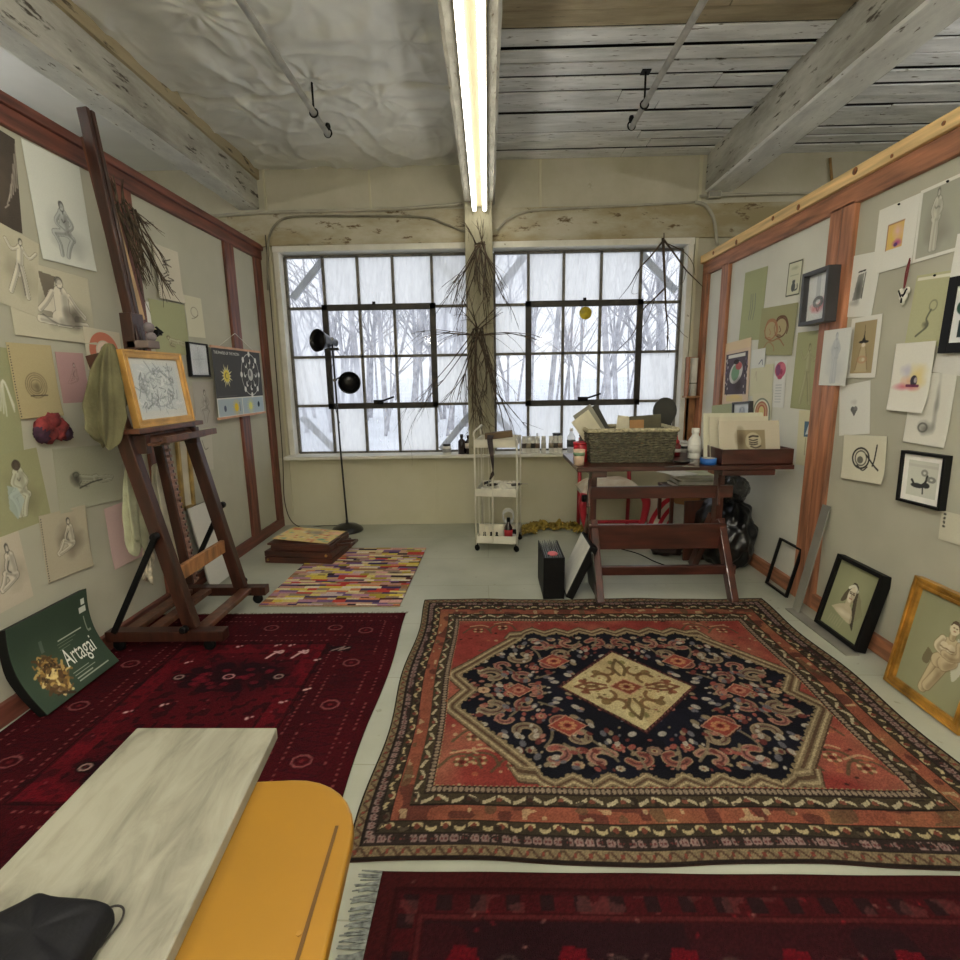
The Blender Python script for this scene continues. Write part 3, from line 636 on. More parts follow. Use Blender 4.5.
def gul(a, x, y, r, c, k=1.0):
    pts = [(x+r*1.25*math.cos(t*math.pi/4+.39), y+r*math.sin(t*math.pi/4+.39)) for t in range(9)]; a.line(pts, .0026, c, k*.85, smooth=False); a.ell(x, y, r*.35, r*.3, (120, 40, 44), k*.7)
def darkred():
    W, H = 1.63, 1.96; a = Art(W, H, .0058, (62, 10, 17), 0, 5); X, Y = a.X, a.Y; big = vnoise(a.nx, a.ny, 14, 41); mid = vnoise(a.nx, a.ny, 60, 42); nz = rng.random(X.shape)
    k = np.clip((big-.35)*2, 0, 1)[..., None]; a.C = a.C*(1-k*.6)+np.array((46, 8, 14))*k*.6
    def put(m, c, al=1.0): al = np.asarray(al, float)*m; a.C[:] = a.C*(1-al[..., None])+np.array(c, float)*al[..., None]
    d = np.minimum(W/2-np.abs(X), H/2-np.abs(Y)); s = np.where(W/2-np.abs(X) < H/2-np.abs(Y), Y, X)
    for p in (.05, .115, .30, .36): put((np.abs(d-p) < .006) & ((s/.03 % 1) < .45) & (mid > .35), (126, 70, 68), .7)
    put((d > .12) & (d < .29) & ((np.abs(((s/.06) % 1)-.5)*2-(d-.12)/.17) ** 2 < .02), (44, 10, 18), .6); put(np.abs(d-.40) < .01, (30, 6, 10), .8); put((d > .40), (96, 14, 24), .35); put((d > .37) & (mid > .66), (28, 10, 14), .6)
    put((d > .41) & (d < .5), (120, 16, 30), .5*big)
    for x in (-.6, .6): 
        for y in np.arange(-.74, .8, .37): gul(a, x, y, .034, (150, 96, 92), .8)
    for y in (-.78, .78):
        for x in np.arange(-.4, .5, .4): gul(a, x, y, .034, (150, 96, 92), .8)
    for y in (.24, -.4):
        a.wash(0, y, .30, .17, (24, 8, 14), .8, 7)
        for k in range(10): a.ell(.22*math.cos(k*.628), y+.11*math.sin(k*.628), .05, .035, (28, 10, 16), .8)
        for k in range(22): a.ell(random.uniform(-.2, .2), y+random.uniform(-.1, .1), .022, .016, (110, 20, 34), .6)
        gul(a, 0, y, .022, (206, 150, 150))
        for sx in (1, -1): a.ell(sx*.26, y, .035, .03, (20, 8, 12), .9); gul(a, sx*.26, y, .018, (190, 160, 150), .9)
    for (x, y) in ((.14, .47), (.28, .47)):
        a.line([(x-.02, y-.05), (x+.01, y+.01), (x+.04, y+.03), (x+.04, y+.005), (x, y+.02)], .0055, (196, 160, 156), .95)
    for (x, y) in ((.40, .40), (.44, .12), (.36, .02), (-.3, .38), (-.34, -.05), (.3, .5), (.12, .56), (.2, .56), (-.1, .55), (.25, -.1), (-.2, .0)):
        a.ell(x, y, .012, .008, (206, 170, 166), .9, rot=x*8); a.ell(x+.02, y+.01, .007, .006, (206, 170, 166), .8)
    for k in range(160): a.ell(random.uniform(-.75, .75), random.uniform(-.9, .9), .006, .004, random.choice(((150, 90, 90), (120, 20, 36), (24, 8, 12))), .6)
    a.rect(.44, .56, .49, .55, (26, 12, 18), .85); a.line([(.46, .5), (.52, .54), (.5, .5), (.55, .53)], .004, (150, 130, 120), .8, smooth=False)
    a.C *= (.85+.3*nz[..., None]); a.C[:] = np.clip(a.C, 0, 255)
    e = lambda X, Y: (.01*np.sin(Y*5)*(np.abs(X)/.8)**3*np.sign(X), 0*Y)
    o = sheet('turkmen_rug', a, .007, M['rug'], mw=Matrix.Translation((-1.362, 2.19, .009)) @ rotz(.0), bend=lambda X, Y: .002*np.sin(X*7+Y*8)**2, back=(40, 8, 12), edge=e)
    tag(o, 'dark maroon rug with small octagons under the easel', 'rug')
    f = MB(); rr = random.Random(2)
    for k in range(220):
        x = -.81+k/219*1.62; f.beam((x, .975, -.004), (x+rr.uniform(-.012, .012), 1.0+rr.uniform(0, .012), -.006), .004, .002)
    f.build('fringe', mat('grey_fringe', (128, 122, 108), .9, .2, 40), o)
darkred()
def frontred():
    W, H = 2.5, 1.2; a = Art(W, H, .0058, (48, 12, 15), 0, 5); X, Y = a.X, a.Y; big = vnoise(a.nx, a.ny, 12, 51); mid = vnoise(a.nx, a.ny, 70, 52); nz = rng.random(X.shape)
    def put(m, c, al=1.0): al = np.asarray(al, float)*m; a.C[:] = a.C*(1-al[..., None])+np.array(c, float)*al[..., None]
    d = np.minimum(W/2-np.abs(X), H/2-np.abs(Y)); s = np.where(W/2-np.abs(X) < H/2-np.abs(Y), Y, X)
    put(d < .05, (54, 16, 17)); put((np.abs(d-.055) < .005), (40, 10, 12)); put((d > .07) & (d < .125), (62, 14, 18), .6); put((d > .075) & (d < .12) & (np.abs(((s/.1) % 1)-.5) < .22), (30, 18, 20), .85)
    put((d > .07) & (d < .125) & (mid > .74), (100, 60, 56), .4); put((np.abs(d-.135) < .006), (74, 28, 28), .8); put(d > .15, (44, 14, 18)); put((d > .15) & (big > .5), (30, 14, 18), .7)
    for k in range(9):
        for j in range(3):
            x, y = -1.0+k*.29+(j % 2)*.14, .34-j*.3; a.poly([(x-.05, y-.03), (x, y-.055), (x+.055, y-.02), (x+.05, y+.04), (x-.01, y+.05)], (92, 10, 20), .8)
            gul(a, x+.13, y, .024, (84, 64, 60), .7); gul(a, x+.13, y-.07, .022, (84, 64, 60), .7); a.wash(x+.14, y-.02, .06, .05, (22, 24, 24), .6, k)
    for k in range(220): a.ell(random.uniform(-1.2, 1.2), random.uniform(-.58, .58), .007, .004, random.choice(((136, 96, 88), (120, 20, 30), (22, 14, 16), (90, 70, 64))), .7, rot=random.random()*3)
    a.C *= (.85+.3*nz[..., None]); a.C[:] = np.clip(a.C, 0, 255)
    o = sheet('red_rug', a, .008, M['rug'], mw=Matrix.Translation((.90, .735, .010)) @ rotz(-.008), bend=lambda X, Y: .002*np.sin(X*7+Y*8)**2, back=(40, 12, 12))
    tag(o, 'dark red rug with grey fringe nearest the camera', 'rug')
    f = MB(); rr = random.Random(2); y = -.6
    while y < .6:
        f.beam((-1.245, y, -.002), (-1.245-.075+rr.uniform(-.012, .01), y+rr.uniform(-.02, .012), -.007), .006, .004, w2=.003, d2=.002); y += .0055
    f.build('fringe', mat('grey_wool_fringe', (112, 116, 112), .9, .25, 60), o)
frontred()
def patchwork():
    W, H = .97, 1.24; a = Art(W, H, .005, (196, 176, 140), 0); rr = random.Random(8)
    pal = [(206, 182, 140), (196, 158, 130), (190, 140, 130), (214, 190, 84), (170, 150, 60), (92, 52, 44), (120, 92, 130), (60, 44, 48), (226, 214, 186), (222, 206, 160), (216, 200, 120), (190, 70, 62), (206, 130, 90), (150, 110, 80), (196, 176, 176), (176, 130, 150), (70, 56, 90), (210, 160, 150), (150, 130, 110)]
    y = -H/2
    while y < H/2:
        h = rr.choice((.025, .03, .04, .045)); x = -W/2-rr.uniform(0, .1)
        while x < W/2:
            w = rr.uniform(.05, .17); c = rr.choice(pal); a.rect(x, x+w, y, y+h, c); a.rect(x, x+w, y, y+.004, (90, 66, 56), .55); x += w
        y += h
    for k in range(9): a.rect(x0 := rr.uniform(-.45, .4), x0+.06, y0 := rr.uniform(-.6, .6), y0+.012, (40, 28, 34), .8)
    a.rect(-W/2, W/2, -H/2, -H/2+.012, (110, 40, 56)); a.C *= (.88+.2*rng.random(a.X.shape)[..., None]); a.C[:] = np.clip(a.C, 0, 255)
    o = sheet('patchwork_rug', a, .007, M['rug'], mw=Matrix.Translation((-1.083, 3.905, .009)) @ rotz(-.03), bend=lambda X, Y: .002*np.sin(X*9+Y*11)**2, back=(110, 80, 70))
    tag(o, 'small patchwork rug of yellow, pink and brown strips', 'rug')
patchwork()
# ================================================================== TABLE WITH THE BOARD, BAG
def yellow_table():
    t = thing('yellow_table', 'yellow table with rounded corner beside the grey marbled board', 'table', Matrix.Translation((-.46, .55, 0)) @ rotz(.06))
    x0, x1, y0, y1, r = -.70, -.242, -.15, .935, .15; pts = []
    for (cx, cy, a0) in ((x1-r, y1-r, 0), (x0+r, y1-r, 90), (x0+r, y0+r, 180), (x1-r, y0+r, 270)):
        for k in range(9): an = math.radians(a0+k*11.25); pts.append((cx+r*math.cos(an)+.46, cy+r*math.sin(an)-.55))
    n = len(pts); b = MB(); b.add([(x, y, .66) for x, y in pts]+[(x, y, .69) for x, y in pts], [tuple(range(n))[::-1], tuple(range(n, 2*n))]+[(i, (i+1) % n, n+(i+1) % n, n+i) for i in range(n)])
    ym = mat('yellow_paint', (142, 102, 26), .42, .05, 3, .04, coat=.15)
    b.build('tabletop', ym, t, .006, seg=3)
    ji = t.matrix_world.inverted(); j0, j1 = ji @ at(337, 826, 2, .6905), ji @ at(297, 960, 2, .6905)
    MB().beam(j0, j1+(j1-j0)*1.5, .006, .002).build('leaf_joint', mat('dark_yellow_joint', (84, 56, 12), .6), t)
    q = ji @ at(299, 934, 2, .69); MB().tube([q, q+Vector((0, 0, .002))], .004, 10).build('screw', mat('dull_screw', (150, 110, 40), .5), t)
    MB().box(-.2, .10, -.6, .16, .6, .66).build('apron', ym, t, .004)
    for sx in (-.18, .08):
        for sy in (-.58, .06): MB().beam((sx, sy, 0), (sx, sy, .62), .03, .03, w2=.045, d2=.045).build('leg', ym, t, .004)
yellow_table()
def board():
    z = .72; P = [(-.842, 1.05), (-.497, 1.066), (-.420, .1), (-.80, .1)]
    P = [at(137, 727, 2, z), at(277, 727, 2, z)]; e = at(165, 960, 2, z); f = at(0, 868, 2, z)
    r = P[1]+(e-P[1])*2.1; l = P[0]+(f-P[0])*2.9
    o = Vector((-.65, .6, 0)); V = [Vector((p.x, p.y, 0))-o for p in (l, r, P[1], P[0])]; b = MB(); h = .027
    b.hexa([(v.x, v.y, -h) for v in V]+[(v.x, v.y, 0) for v in V])
    m, nt, bs = new_mat('marbled_laminate'); N, L = nt.nodes, nt.links; bs.inputs['Roughness'].default_value = .5
    tc = N.new('ShaderNodeTexCoord'); mp = N.new('ShaderNodeMapping'); mp.inputs['Scale'].default_value = (6, 1.6, 1); mp.inputs['Rotation'].default_value = (0, 0, .25); L.new(tc.outputs['Object'], mp.inputs[0])
    nz = N.new('ShaderNodeTexNoise'); nz.inputs['Scale'].default_value = 2.6; nz.inputs['Detail'].default_value = 9; nz.inputs['Roughness'].default_value = .62; nz.inputs['Distortion'].default_value = .8; L.new(mp.outputs[0], nz.inputs['Vector'])
    rp = N.new('ShaderNodeValToRGB'); rp.color_ramp.elements[0].position = .28; rp.color_ramp.elements[1].position = .6; rp.color_ramp.elements[0].color = rgba((98, 94, 80)); rp.color_ramp.elements[1].color = rgba((143, 140, 124))
    e2 = rp.color_ramp.elements.new(.45); e2.color = rgba((127, 124, 109)); L.new(nz.outputs['Fac'], rp.inputs['Fac']); L.new(rp.outputs[0], bs.inputs['Base Color'])
    ob = b.build('marbled_board', m, bevel=.003, mw=Matrix.Translation((o.x, o.y, .7175)))
    tag(ob, 'long grey marbled board laid along the yellow table', 'board')
    ob.location.z = .7185
board()
def bag():
    t = thing('camera_pouch', 'black soft pouch lying at the near end of the marbled board', 'pouch', Vector((-.62, .62, .7195)))
    z = .72+.05; q = [at(-38, 925, 2, z), at(38, 886, 2, z), at(116, 896, 2, z), at(66, 968, 2, z), at(-40, 1015, 2, z)]
    o = Vector((-.62, .62, 0)); lo = [Vector((p.x, p.y, 0))-o for p in q]; c = sum(lo, Vector())/5; k = 5
    b = MB(); rings = []
    for (f, zz) in ((.93, .001), (1.0, .012), (1.0, .032), (.93, .046), (.7, .053), (.3, .055)):
        ring = []
        for i in range(k):
            p0, p1, p2 = lo[i-1], lo[i], lo[(i+1) % k]
            for w in (-.22, -.1, 0, .1, .22): 
                qd = p1+((p0-p1)*(-w) if w < 0 else (p2-p1)*w); qd = qd*(1-.06*(1-abs(w)*4.5)) if abs(w) < .2 else qd; ring.append(c+(qd-c)*f+Vector((0, 0, zz+.004*math.sin(i*2+w*9))))
        rings.append(ring)
    n = len(rings[0]); vs = [v for r in rings for v in r]; b.add(vs, [(j*n+i, j*n+(i+1) % n, (j+1)*n+(i+1) % n, (j+1)*n+i) for j in range(5) for i in range(n)]+[tuple(range(5*n, 6*n)), tuple(range(n))[::-1]], 0, True)
    m = mat('black_leatherette', (13, 13, 16), .7, .2, 30, .12, bscale=160, spec=.25)
    b.build('body', m, t, sub=1)
    z = .735; pts = [at(*p, 2, z)-Vector((-.62, .62, .7195)) for p in ((62, 975), (84, 938), (108, 912), (122, 906), (120, 914), (98, 940), (72, 966), (60, 985))]
    pts = [Vector((p.x, p.y, .012+.01*math.sin(i))) for i, p in enumerate(pts)]
    MB().tube([Vector(p) for p in cr(pts, 5)], .0016, 6).build('cord', mat('dark_cord', (44, 40, 36), .8), t)
bag()
# ================================================================== DRAWINGS ON THE WALLS
INK, SOFT, RUST = (46, 44, 42), (110, 108, 102), (140, 74, 48)
# little figure studies in a unit square: (outline strokes), (body tone polygon)
FIG = {
 'seated': ([[(.46, .80), (.37, .73), (.35, .60), (.41, .47)], [(.54, .80), (.64, .73), (.65, .58), (.60, .46)], [(.37, .73), (.26, .60), (.34, .50), (.52, .49)], [(.64, .73), (.74, .60), (.66, .49), (.54, .47)],
   [(.41, .47), (.22, .46), (.12, .42), (.16, .36), (.42, .38)], [(.60, .46), (.70, .42), (.66, .34), (.44, .36)], [(.34, .37), (.38, .20), (.36, .04), (.46, .02)], [(.62, .36), (.58, .20), (.50, .06)], [(.30, .36), (.28, .18), (.30, .06)], [(.70, .42), (.76, .30), (.72, .12)], [(.45, .66), (.49, .62), (.55, .66)]],
   [(.44, .8), (.36, .72), (.34, .56), (.14, .42), (.2, .35), (.34, .36), (.34, .04), (.5, .03), (.6, .3), (.7, .36), (.66, .5), (.72, .6), (.62, .74), (.55, .8)], (.50, .885, .062, .08)),
 'standing': ([[(.46, .86), (.36, .82), (.30, .66), (.36, .52)], [(.54, .86), (.64, .81), (.70, .66), (.60, .56)], [(.40, .78), (.42, .64), (.38, .52), (.40, .30), (.38, .04)], [(.60, .78), (.57, .64), (.62, .52), (.58, .30), (.60, .03)], [(.50, .50), (.49, .28), (.46, .05)], [(.51, .50), (.53, .28), (.54, .04)], [(.42, .70), (.48, .67), (.52, .70), (.58, .68)]],
   [(.46, .86), (.36, .8), (.31, .66), (.38, .56), (.37, .4), (.38, .03), (.6, .03), (.62, .45), (.6, .56), (.69, .66), (.62, .8), (.54, .86)], (.50, .92, .05, .062)),
 'dance': ([[(.5, .86), (.42, .80), (.40, .66), (.46, .54)], [(.5, .86), (.60, .80), (.58, .66), (.56, .54)], [(.42, .8), (.28, .74), (.12, .84)], [(.6, .8), (.74, .72), (.92, .84)], [(.46, .54), (.40, .36), (.30, .04)], [(.56, .54), (.52, .40), (.42, .20)], [(.5, .5), (.62, .28), (.74, .05)], [(.46, .54), (.56, .34), (.66, .06)]],
   [(.5, .86), (.42, .8), (.4, .6), (.42, .36), (.56, .36), (.58, .6), (.6, .8)], (.50, .92, .045, .055)),
 'back': ([[(.42, .74), (.28, .70), (.20, .48), (.06, .34)], [(.58, .74), (.72, .66), (.80, .44), (.95, .30)], [(.34, .62), (.38, .44), (.28, .28), (.36, .12), (.62, .10)], [(.66, .60), (.62, .44), (.74, .30), (.64, .12)], [(.50, .74), (.51, .50), (.50, .20)], [(.10, .24), (.40, .10), (.92, .12)]],
   [(.42, .75), (.28, .69), (.2, .48), (.08, .32), (.3, .3), (.3, .14), (.66, .1), (.74, .3), (.92, .32), (.78, .48), (.72, .66), (.58, .75)], (.50, .87, .07, .10)),
 'recline': ([[(.14, .60), (.22, .42), (.34, .36), (.52, .34)], [(.20, .66), (.36, .62), (.50, .52), (.66, .58), (.80, .48), (.97, .42)], [(.34, .36), (.40, .22), (.58, .20)], [(.52, .34), (.70, .32), (.96, .36)], [(.24, .42), (.18, .26), (.34, .18)]],
   [(.14, .6), (.22, .4), (.4, .34), (.96, .36), (.8, .48), (.66, .58), (.5, .52), (.36, .62), (.2, .67)], (.13, .70, .06, .10)),
 'crouch': ([[(.54, .80), (.62, .70), (.66, .50), (.62, .30)], [(.48, .80), (.42, .68), (.46, .52)], [(.44, .66), (.34, .50), (.20, .42), (.14, .24), (.06, .16)], [(.62, .32), (.46, .20), (.30, .28), (.22, .42)], [(.64, .36), (.72, .22), (.58, .14), (.30, .16), (.08, .10)], [(.5, .62), (.4, .46), (.5, .38)]],
   [(.53, .8), (.62, .7), (.66, .4), (.6, .2), (.3, .14), (.08, .12), (.2, .42), (.34, .5), (.43, .68)], (.53, .89, .06, .085)),
 'bust': ([[(.36, .86), (.30, .64), (.34, .44), (.48, .34), (.62, .44), (.68, .62), (.62, .86)], [(.30, .84), (.46, .97), (.66, .90), (.72, .62), (.76, .40)], [(.30, .84), (.22, .60), (.24, .38)], [(.40, .36), (.40, .26), (.14, .14), (.08, .02)], [(.58, .38), (.60, .26), (.84, .14), (.92, .02)], [(.38, .66), (.44, .68)], [(.54, .68), (.60, .66)], [(.49, .64), (.47, .54), (.51, .53)], [(.43, .46), (.49, .44), (.55, .46)]],
   [(.36, .86), (.3, .62), (.36, .42), (.42, .26), (.1, .1), (.9, .1), (.6, .26), (.64, .42), (.68, .64), (.62, .86)], (.5, .95, .01, .01)),
}
BONES = {
 'seated': [([(.5, .76), (.5, .52)], .095), ([(.46, .46), (.55, .46)], .08), ([(.5, .85), (.5, .78)], .03), ([(.41, .75), (.29, .60), (.47, .50)], .03), ([(.6, .75), (.71, .60), (.54, .48)], .03), ([(.45, .44), (.2, .40)], .052), ([(.55, .44), (.67, .36)], .052), ([(.2, .40), (.30, .22), (.30, .05)], .034), ([(.67, .36), (.54, .2), (.46, .04)], .034)],
 'standing': [([(.5, .79), (.5, .58)], .072), ([(.46, .52), (.54, .52)], .066), ([(.5, .87), (.5, .8)], .024), ([(.41, .80), (.33, .66), (.40, .54)], .021), ([(.59, .8), (.68, .66), (.60, .56)], .021), ([(.46, .5), (.45, .28), (.44, .03)], .037), ([(.54, .5), (.56, .28), (.58, .03)], .037)],
 'dance': [([(.5, .82), (.5, .56)], .06), ([(.5, .88), (.5, .82)], .022), ([(.44, .81), (.28, .74), (.12, .86)], .019), ([(.56, .81), (.74, .72), (.92, .86)], .019), ([(.47, .54), (.40, .32), (.30, .04)], .038), ([(.54, .54), (.64, .30), (.74, .04)], .038)],
 'back': [([(.5, .66), (.5, .34)], .16), ([(.4, .2), (.6, .2)], .14), ([(.5, .8), (.5, .7)], .05), ([(.34, .68), (.21, .48), (.07, .32)], .045), ([(.66, .66), (.79, .46), (.94, .30)], .045), ([(.3, .13), (.04, .15)], .06), ([(.7, .13), (.96, .15)], .05)],
 'recline': [([(.2, .56), (.46, .46)], .12), ([(.54, .47), (.58, .47)], .13), ([(.6, .46), (.78, .44), (.97, .38)], .06), ([(.58, .42), (.72, .28), (.94, .30)], .055), ([(.24, .5), (.2, .3), (.38, .2)], .04)],
 'crouch': [([(.55, .72), (.58, .42)], .09), ([(.54, .30), (.58, .30)], .10), ([(.55, .82), (.55, .74)], .03), ([(.56, .3), (.3, .41)], .05), ([(.3, .41), (.16, .22), (.05, .14)], .034), ([(.6, .24), (.3, .15), (.08, .10)], .042), ([(.48, .71), (.37, .5), (.47, .36)], .028)],
 'bust': []}
def fig(a, kind, box, ink=INK, tone=None, ta=.6, r=.0016, ia=.85, shade=None, seed=0):
    x0, y0, x1, y1 = box; st, body, hd = FIG[kind]
    f = lambda p: (x0+p[0]*(x1-x0), y0+p[1]*(y1-y0)); w, h = x1-x0, y1-y0
    if shade is not None: a.wash(x0+w*.62, y0+h*.3, w*.5, h*.3, shade, .55, seed); a.wash(x0+w*.3, y0+h*.5, w*.3, h*.35, shade, .35, seed+1)
    if tone is not None: a.poly([f(p) for p in cr(body+[body[0]], 4)], tone, ta); a.ell(*f(hd[:2]), hd[2]*w, hd[3]*h, tone, ta)
    T = tone if tone is not None else np.mean(a.C.reshape(-1, 3), 0)*1.04
    for p, R in BONES[kind]: a.line([f(q) for q in p], R*h+r*.9, ink, ia*.62, soft=a.cell*.6)
    for p, R in BONES[kind]: a.line([f(q) for q in p], R*h, T, .96, soft=a.cell*.6)
    for p, R in BONES[kind]: a.line([(f(q)[0]+R*h*.55, f(q)[1]-R*h*.3) for q in p], R*h*.22, np.array(ink, float)*.5+np.array(T, float)*.5, .5, soft=R*h*.5)
    rr = random.Random(seed+len(kind)); dk = np.array(ink, float); hw = max(.02, .07*w)
    if BONES[kind]: st = st[-1:]
    for k, s in enumerate(st):                                   # soft modelling along the lines, then a broken double contour
        q = [f(p) for p in s]; a.line(q, hw*.35, dk*.5+np.array(tone if tone is not None else (180, 176, 160), float)*.5, .30*ia, soft=hw*.8)
    for k, s in enumerate(st):
        q = [f(p) for p in s]; a.line(q, r*.45, ink, ia*.75)
        if k % 2 == 0: a.line([(x+rr.uniform(-.006, .006), y+rr.uniform(-.006, .006)) for x, y in q], r*.3, ink, ia*.4)
    if hd[2] > .02:
        x, y = f(hd[:2]); a.ell(x, y, hd[2]*w, hd[3]*h, ink, ia*.6, ring=r*.4); a.ell(x-hd[2]*w*.15, y+hd[3]*h*.45, hd[2]*w*1.12, hd[3]*h*.75, ink, ia*.55); a.ell(x+hd[2]*w*.15, y-hd[3]*h*.15, hd[2]*w*.7, hd[3]*h*.75, tone if tone is not None else (196, 190, 172), .7); a.line([(x+hd[2]*w*.1, y-hd[3]*h*.9), (x+hd[2]*w*.05, y-hd[3]*h*1.5)], r*.6, ink, ia*.5)
def spiral(a, col=(60, 58, 50)):
    y = -a.h/2+.012
    while y < a.h/2-.008: a.ell(-a.w/2+.008, y, .0035, .003, col, 1); y += .0125
CURL = {}
def paper(side, quad, col, label, draw=None, lift=.003, name='sketch_sheet', cat='drawing', group=None, curl=0, cell=.0034, seed=1, mount=None, pin=False):
    mw, w, h = wall_rect(quad, side, lift); a = Art(w, h, cell, col, 2.5, seed)
    if mount: mg, c2 = mount; a.rect(-w/2+mg, w/2-mg, -h/2+mg, h/2-mg, c2); 
    if draw: draw(a, w, h)
    a.C = a.C*.74+.26*a.C.mean(-1, keepdims=True)+4
    b = None
    if curl: b = lambda X, Y: curl*(np.clip((-Y/h-.1), 0, 1)**2*.09*(1+X/w)+.006*np.sin(X/w*3)**2)
    o = sheet(name, a, .0012, M['dye'], mw=mw, bend=b, back=np.array(col)*.95); tag(o, label, cat, group)
    if pin:
        q = MB(); q.lathe([(.005, 0), (.006, .004), (.003, .009), (.0, .010)], (w*.02, h/2-.012, .0005), 8); q.build('pin', M['black_metal'], o)
    return o
def framed(side, quad, fw, depth, fmat, label, draw, col, mat_w=0, mat_col=(232, 230, 222), name='framed_drawing', group=None, mw=None, size=None, lift=.002, glass=False, frame_prof=False, cat='framed picture'):
    if mw is None:
        mw, w, h = wall_rect(quad, side, lift+depth)                # the photo's corners are those of the front face
        mw = mw @ Matrix.Translation((0, 0, -depth))
    else: w, h = size
    t = thing(name, label, cat, mw, group)
    b = MB()
    for (x0, x1, y0, y1) in ((-w/2, -w/2+fw, -h/2, h/2), (w/2-fw, w/2, -h/2, h/2), (-w/2+fw, w/2-fw, -h/2, -h/2+fw), (-w/2+fw, w/2-fw, h/2-fw, h/2)): b.box(x0, x1, y0, y1, 0, depth)
    if frame_prof:
        for k, (ins, zz, ww) in enumerate(((.0, depth+.006, fw*.3), (fw*.62, depth+.003, fw*.3))):
            for (x0, x1, y0, y1) in ((-w/2+ins, -w/2+ins+ww, -h/2+ins, h/2-ins), (w/2-ins-ww, w/2-ins, -h/2+ins, h/2-ins), (-w/2+ins, w/2-ins, -h/2+ins, -h/2+ins+ww), (-w/2+ins, w/2-ins, h/2-ins-ww, h/2-ins)): b.box(x0, x1, y0, y1, depth-.004, zz)
    b.build('frame', fmat, t, .0018)
    iw, ih = w-2*fw+.004, h-2*fw+.004; zz = depth*.62
    MB().box(-iw/2, iw/2, -ih/2, ih/2, .0, .003).build('backing', M['black_metal'], t)
    a = Art(iw-2*mat_w, ih-2*mat_w, .0032, col, 2.5)
    if draw: draw(a, a.w, a.h)
    a.C = a.C*.86+.14*a.C.mean(-1, keepdims=True)+3
    sheet('picture', a, .001, M['dye'], t, Matrix(mw) @ Matrix.Translation((0, 0, zz-(.002 if mat_w else 0))))
    if mat_w:
        m = MB()
        for (x0, x1, y0, y1) in ((-iw/2, -iw/2+mat_w, -ih/2, ih/2), (iw/2-mat_w, iw/2, -ih/2, ih/2), (-iw/2+mat_w, iw/2-mat_w, -ih/2, -ih/2+mat_w), (-iw/2+mat_w, iw/2-mat_w, ih/2-mat_w, ih/2)): m.box(x0, x1, y0, y1, zz-.002, zz)
        m.build('mount', mat('mount_card', mat_col, .85, .02, 30), t)
    if glass:
        MB().box(-iw/2, iw/2, -ih/2, ih/2, zz+.004, zz+.006).build('glass', M['glass'], t)
    return t
M['glass'] = clear_mat('picture_glass', (225, 230, 232), .12)
M['black_frame'] = mat('black_frame', (12, 12, 12), .5, .15, 10, spec=.25); M['grey_frame'] = mat('graphite_frame', (58, 58, 60), .45, .1, 10)
WHITE, CREAM_, OLIVE, OLIVE2, GREY, TAN_ = (214, 214, 200), (210, 204, 178), (156, 158, 112), (166, 170, 120), (168, 168, 154), (176, 160, 116)
def W_(kind, bx=(.2, .12, .8, .9), **k):
    def f(a, w, h): fig(a, kind, ((bx[0]-.5)*w, (bx[1]-.5)*h, (bx[2]-.5)*w, (bx[3]-.5)*h), **k)
    return f
def withspiral(fn, col=(60, 58, 50)):
    def f(a, w, h): fn(a, w, h); spiral(a, col)
    return f
# ------------------------------------------------------------------ left wall
paper('L', [(-30, 112), (10.5, 136), (26.5, 236), (-16, 216)], (74, 64, 54), 'dark brown sheet with a faint pale drawing at the far left edge', lambda a, w, h: (a.wash(0, 0, w*.4, h*.4, (96, 82, 66), .6), [a.line([(w*.1+k*.012, -h*.3+k*.02), (w*.2+k*.01, -h*.25+k*.05)], .002, (190, 180, 160), .6) for k in range(7)]), cat='drawing')
paper('L', [(21.5, 140), (80, 166), (94.5, 273), (41.5, 257)], (204, 208, 196), 'large pale sheet with pencil drawing of a seated robed figure', W_('seated', (.16, .06, .86, .60), tone=(176, 182, 176), ta=.5, shade=(150, 156, 150), r=.0026), lift=.004, curl=.3)
paper('L', [(-40, 196), (31, 245), (45, 315), (-26, 296)], (186, 180, 150), 'beige sheet with a running leg study, under the brown sheet', W_('dance', (.42, .18, 1.0, .95), tone=(214, 208, 184), ta=.7, shade=(140, 130, 104), r=.0022), lift=.008)
paper('L', [(1, 254), (88, 279), (95.5, 345), (15.5, 335)], (190, 184, 154), 'beige sheet with charcoal nude seen from behind, sitting', lambda a, w, h: (a.poly([(-w*.14, h*.42), (w*.06, h*.40), (-w*.02, -h*.02), (-w*.10, h*.08)], (98, 86, 70), .8), fig(a, 'back', (-w*.22, -h*.34, w*.42, h*.42), tone=(216, 208, 184), ta=.85, shade=(84, 76, 64), r=.0024), a.wash(w*.24, -h*.12, w*.14, h*.16, (84, 76, 64), .8)), lift=.005, curl=.3)
paper('L', [(80.5, 328), (117, 331), (126, 374), (91, 368)], (200, 190, 160), 'sheet with an orange arch around a veiled head', lambda a, w, h: (a.ell(0, -h*.02, w*.32, h*.36, (206, 96, 66), .9, ring=.022), a.ell(0, -h*.05, w*.2, h*.26, (226, 196, 170), .9), a.ell(0, -h*.02, w*.1, h*.12, (160, 146, 120), .9), a.ell(0, -h*.02, w*.1, h*.12, INK, .5, ring=.002), a.rect(-w*.2, w*.2, -h*.5, -h*.12, (222, 206, 176), .8)), lift=.012)
paper('L', [(9, 342), (50, 346), (62.5, 415), (16, 420)], (182, 164, 112), 'tan spiral sketchbook page with a round ink study', withspiral(lambda a, w, h: ([a.ell(.0, -h*.06, w*(.12+.04*k), h*(.08+.03*k), (92, 76, 50), .5, rot=k, ring=.0016) for k in range(4)], a.line([(-w*.16, -h*.2), (w*.22, -h*.2)], .002, (80, 66, 44)), a.wash(0, -h*.08, w*.12, h*.08, (96, 82, 54), .7))), lift=.008, curl=.4)
